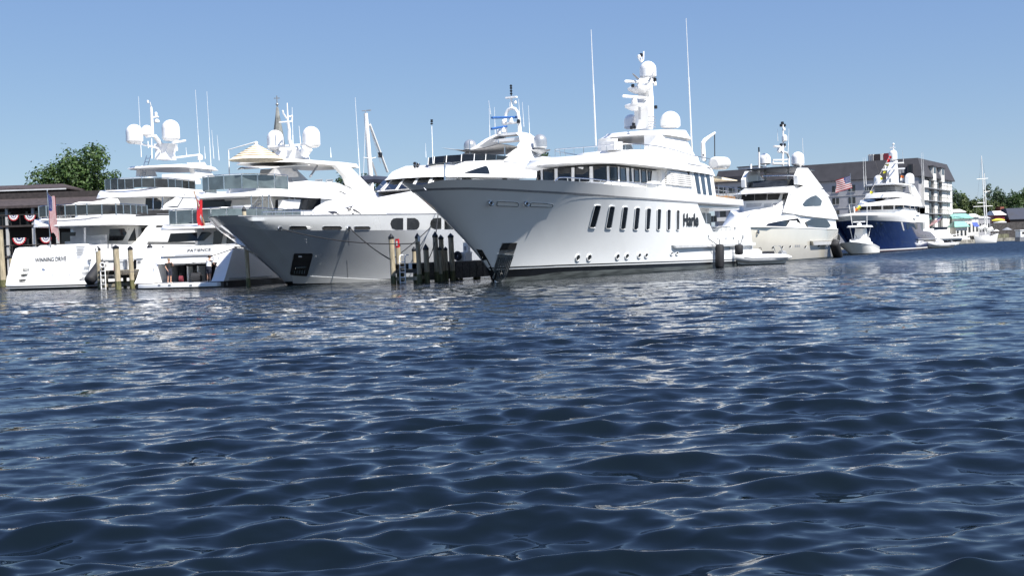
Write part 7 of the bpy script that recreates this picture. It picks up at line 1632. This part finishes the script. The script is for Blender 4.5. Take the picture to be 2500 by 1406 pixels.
# ---- striped parasol on the PATIENCE upper deck
def parasol():
    f = PAT; s = 8.0; ap = f.at_s(625, 352, s); l, r_ = f.at_s(567, 392, s), f.at_s(690, 391, s); rad = (r_.x - l.x) / 2; h = ap.z - (l.z + r_.z) / 2
    root = empty('parasol', f.mat @ Vector((ap.x, s, 7.0)), -f.th, 'cream striped parasol with a peaked canopy on the PATIENCE upper deck', 'parasol')
    mb = MB(); n = 16; R_ = []
    for i in range(13):
        u = i / 12; R_.append([(u * rad * math.cos(a) * (1 - .04 * (j % 2)), u * rad * math.sin(a) * (1 - .04 * (j % 2)), ap.z - 7.0 - h * (u ** 1.12)) for j, a in enumerate(2 * math.pi * q / n for q in range(n))])
    V = [p for r2 in R_ for p in r2]
    for i in range(12):
        for j in range(n): mb.f.append((i*n+j, i*n+(j+1) % n, (i+1)*n+(j+1) % n, (i+1)*n+j)); mb.mi.append(0)
    mb.v = V; mb.build('canopy', M['canvas'], root, 30)
    dk = mat('brown_stripe', (.30, .22, .14), .8)
    for u in (.24, .38, .52, .66, .80): mb = MB(); P = [(u * rad * math.cos(a), u * rad * math.sin(a), ap.z - 7.0 - h * u ** 1.12 + .012) for a in (2 * math.pi * q / n for q in range(n + 1))]; mb.tube(P, .022, 4); mb.build('stripe', dk, root)
    q = f.at_s(560, 440, s); mb = MB(); x = q.x - ap.x; mb.tube([(x, 0, 0.05), (x + .03, 0, f.at_s(560, 366, s).z - 7.0), (-.15, 0, ap.z - 7.0 + .12), (0, 0, ap.z - 7.0)], .045, 6); mb.build('cantilever_pole', M['whiteplastic'], root); mb = MB(); mb.ball((0, 0, ap.z - 7.0 + .05), .16, 8, 6); mb.build('finial', M['whiteplastic'], root)
parasol()
# ---- tender under a white cover on the WINNING DRIVE boat deck
def covered():
    f = WD; root = empty('covered_tender', f.mat @ Vector((.4, 5.6, 5.78)), -f.th, 'boat under a lumpy white cover on the WINNING DRIVE boat deck', 'covered boat')
    xs = [(-2.7, .34, .55), (-2.3, .75, .95), (-1.2, .95, 1.05), (-.4, .95, 1.22), (.8, .95, 1.18), (1.7, .9, 1.28), (2.3, .8, 1.42), (2.75, .5, 1.35), (2.95, .15, 1.1)]
    mb = MB(); mb.loft([[(x, w_ * c, .42 + (h - .42) * s_) for c, s_ in ((1, 0), (.98, .45), (.8, .85), (.35, 1.0), (-.35, 1.0), (-.8, .85), (-.98, .45), (-1, 0))] for x, w_, h in xs]); mb.build('cover', M['canvas_white'], root, 70)
    mb = MB(); mb.loft([[(x, w_ * .9 * c, z) for c, z in ((1, .45), (.5, .12), (-.5, .12), (-1, .45))] for x, w_, h in xs[:-1]]); mb.build('hull', M['whiteplastic'], root)
M['canvas_white'] = mat('white_canvas', (.78, .76, .71), .85, var=.04, scale=3, bump=.3, bscale=4)
covered()

# ---- two crew on the PATIENCE swim platform
SKIN = mat('skin', (.48, .27, .19), .55, var=.06); HAIR = mat('brown_hair', (.05, .03, .02), .7); HAIR2 = mat('fair_hair', (.28, .19, .11), .7); NAVY = mat('navy_cloth', (.015, .018, .035), .85); BLK = mat('black_cloth', (.012, .012, .014), .85); WHT = mat('white_cloth', (.78, .78, .78), .85); SHOE = mat('pale_shoe', (.5, .48, .45), .7)
def person(label, loc, rot, H, J, shirt, shorts, hair, female=False):
    """J: joint positions (metres, before scaling to H=1.75); body is one skinned surface, clothes and hair are its children"""
    root = empty('person', loc, rot, label, 'person'); k = H / 1.75
    names = ['pelvis', 'waist', 'chest', 'neck', 'head', 'top', 'lsh', 'lel', 'lwr', 'lha', 'rsh', 'rel', 'rwr', 'rha', 'lhip', 'lkn', 'lan', 'lto', 'rhip', 'rkn', 'ran', 'rto']
    rad = dict(pelvis=.125, waist=.115, chest=.135, neck=.055, head=.088, top=.06, lsh=.058, lel=.042, lwr=.032, lha=.036, rsh=.058, rel=.042, rwr=.032, rha=.036, lhip=.09, lkn=.06, lan=.042, lto=.038, rhip=.09, rkn=.06, ran=.042, rto=.038)
    E = [('pelvis', 'waist'), ('waist', 'chest'), ('chest', 'neck'), ('neck', 'head'), ('head', 'top'), ('chest', 'lsh'), ('lsh', 'lel'), ('lel', 'lwr'), ('lwr', 'lha'), ('chest', 'rsh'), ('rsh', 'rel'), ('rel', 'rwr'), ('rwr', 'rha'), ('pelvis', 'lhip'), ('lhip', 'lkn'), ('lkn', 'lan'), ('lan', 'lto'), ('pelvis', 'rhip'), ('rhip', 'rkn'), ('rkn', 'ran'), ('ran', 'rto')]
    V = [tuple(c * k for c in J[n]) for n in names]; ix = {n: i for i, n in enumerate(names)}; E = [(ix[a], ix[b]) for a, b in E]; rr = [rad[n] * k for n in names]
    # fingers: five short chains rooted in each palm, thumb leaving its side
    for s_ in ('l', 'r'):
        h = Vector(V[ix[s_ + 'ha']]); d = (h - Vector(V[ix[s_ + 'wr']])).normalized(); sd = d.orthogonal().normalized()
        for q, (off, ln) in enumerate(((-.03, .075), (-.01, .085), (.01, .08), (.03, .065), (.045, .05))):
            a = h + sd * off * k; b = a + d * ln * k * .6 + (sd * .03 * k if q == 4 else Vector()); c = b + d * ln * k * .4 + Vector((0, 0, -.012 * k)); n0 = len(V)
            V += [tuple(b), tuple(c)]; rr += [.009 * k, .008 * k]; E += [(ix[s_ + 'ha'], n0), (n0, n0 + 1)]
    me = bpy.data.meshes.new('body'); me.from_pydata(V, E, []); o = bpy.data.objects.new('body', me); COL.objects.link(o); o.parent = root; me.materials.append(SKIN)
    m = o.modifiers.new('skin', 'SKIN'); sv = me.skin_vertices[0].data
    for i, r_ in enumerate(rr): sv[i].radius = (r_, r_ * (.8 if i < 3 else 1)); sv[i].use_root = (i == 0)
    m.use_smooth_shade = True; su = o.modifiers.new('smooth', 'SUBSURF'); su.levels = 1; su.render_levels = 2
    def sleeve(name, chain, r_, m_, parent=o):
        mb = MB(); mb.tube([Vector(c) * k for c in chain], [q * k for q in r_], 12); return mb.build(name, m_, parent, 60)
    L = lambda a, b, u: tuple(Vector(J[a]).lerp(Vector(J[b]), u))
    mb = MB(); rings = []
    for c, wx, wy in ((L('pelvis', 'waist', -.1), .19, .135), (J['waist'], .175, .13), (L('waist', 'chest', .6), .19, .14), (J['chest'], .205, .14), (L('chest', 'neck', .55), .15, .11), (L('chest', 'neck', .8), .085, .08)):
        rings.append([(c[0] * k + wx * k * math.cos(a), c[1] * k + wy * k * math.sin(a), c[2] * k) for a in (R(24 * i) for i in range(15))])
    mb.loft(rings); mb.build('shirt', shirt, o, 60)
    for s_ in ('l', 'r'):
        sleeve('sleeve', [J[s_ + 'sh'], L(s_ + 'sh', s_ + 'el', .55)], (.085, .078), shirt)
        sleeve('shorts_leg', [L('pelvis', s_ + 'hip', .8), L(s_ + 'hip', s_ + 'kn', .35), L(s_ + 'hip', s_ + 'kn', .85)], (.12, .115, .105), shorts)
        sleeve('shoe', [tuple(Vector(J[s_ + 'an']) + Vector((0, .03, -.04))), J[s_ + 'to'], tuple(Vector(J[s_ + 'to']) + Vector((0, -.05, 0)))], (.05, .05, .03), SHOE)
    mb = MB(); c = Vector(J['pelvis']) * k; rings = [[(c.x + wx * k * math.cos(a), c.y + wy * k * math.sin(a), c.z + z * k) for a in (R(24 * i) for i in range(15))] for z, wx, wy in ((-.12, .19, .14), (0, .19, .14), (.1, .18, .135))]; mb.loft(rings); mb.build('shorts', shorts, o, 60)
    hd = Vector(J['head']) * k; fw = Vector((0, -1, 0))
    mb = MB(); mb.ball(hd + Vector((0, .018, .045)) * k, (.098 * k, .105 * k, .10 * k), 12, 8); mb.build('hair', hair, o, 60)
    mb = MB(); mb.ball(hd + Vector((0, -.095, -.01)) * k, (.014 * k, .02 * k, .022 * k), 8, 5); mb.build('nose', SKIN, o, 60)
    for sx in (-1, 1):
        mb = MB(); mb.ball(hd + Vector((sx * .032, -.082, .018)) * k, .012 * k, 8, 5); mb.build('eye', BLK, o, 60); mb = MB(); mb.ball(hd + Vector((sx * .092, 0, 0)) * k, (.012 * k, .022 * k, .032 * k), 8, 5); mb.build('ear', SKIN, o, 60)
    mb = MB(); mb.ball(hd + Vector((0, -.086, -.045)) * k, (.025 * k, .008 * k, .007 * k), 8, 5); mb.build('mouth', mat('lips', (.35, .12, .1), .6), o, 60)
    return root
# faces -y locally; first one raises a hand to the face, second leans to the open garage with his back to the water
J1 = dict(pelvis=(0, 0, .93), waist=(0, 0, 1.08), chest=(0, .01, 1.32), neck=(0, 0, 1.47), head=(0, -.02, 1.60), top=(0, -.02, 1.68), lsh=(.18, .01, 1.40), lel=(.24, -.14, 1.18), lwr=(.12, -.26, 1.38), lha=(.07, -.22, 1.48), rsh=(-.18, .01, 1.40), rel=(-.26, .03, 1.14), rwr=(-.24, -.14, .95), rha=(-.22, -.2, .88), lhip=(.095, 0, .90), lkn=(.10, -.01, .50), lan=(.10, .02, .09), lto=(.11, -.13, .045), rhip=(-.095, 0, .90), rkn=(-.11, -.02, .50), ran=(-.13, .02, .09), rto=(-.15, -.13, .045))
J2 = dict(pelvis=(0, .02, .95), waist=(0, 0, 1.10), chest=(0, -.06, 1.34), neck=(0, -.09, 1.49), head=(0, -.13, 1.61), top=(0, -.14, 1.69), lsh=(.19, -.05, 1.42), lel=(.27, -.2, 1.2), lwr=(.22, -.42, 1.12), lha=(.2, -.5, 1.1), rsh=(-.19, -.05, 1.42), rel=(-.29, -.16, 1.2), rwr=(-.3, -.36, 1.06), rha=(-.3, -.44, 1.02), lhip=(.095, .02, .92), lkn=(.10, 0, .51), lan=(.09, .05, .09), lto=(.10, -.10, .045), rhip=(-.095, .02, .92), rkn=(-.10, .0, .51), ran=(-.11, .05, .09), rto=(-.13, -.10, .045))
f = PAT
person('person in a black top and dark shorts with one hand raised to the face', f.mat @ Vector((f.at_s(414, 688, -.35).x, -.35, .362)), R(65) - f.th, 1.74, J1, BLK, NAVY, HAIR2)
person('person in a white shirt and navy shorts facing the open stern garage', f.mat @ Vector((f.at_s(511, 684, .1).x, .1, .362)), R(172) - f.th, 1.84, J2, WHT, NAVY, HAIR)
def bag(label, p, d, m, rot=0, name='duffel_bag'):
    root = empty(name, p, rot, label, 'bag'); mb = MB(); mb.tube([(-d[0] / 2, 0, d[2] * .5), (-d[0] * .42, 0, d[2] * .5), (d[0] * .42, 0, d[2] * .5), (d[0] / 2, 0, d[2] * .5)], [d[2] * .3, d[2] * .5, d[2] * .5, d[2] * .3], 12); mb.build('body', m, root, 60)
    mb = MB(); mb.tube([(-d[0] * .2, -.05, d[2] * .95), (-.05, -.08, d[2] * 1.25), (.05, -.08, d[2] * 1.25), (d[0] * .2, -.05, d[2] * .95)], .02, 6); mb.build('handle', M['black'], root)
bag('round black gear bag on the swim platform in front of the garage', f.mat @ Vector((f.at_s(480, 690, .7).x, .7, .42)), (.75, .5, .62), M['rubber']); bag('dark red bag standing on the garage floor', f.mat @ Vector((f.at_s(443, 690, .9).x, .9, .42)), (.3, .25, .45), mat('wine_red', (.16, .02, .035), .7))
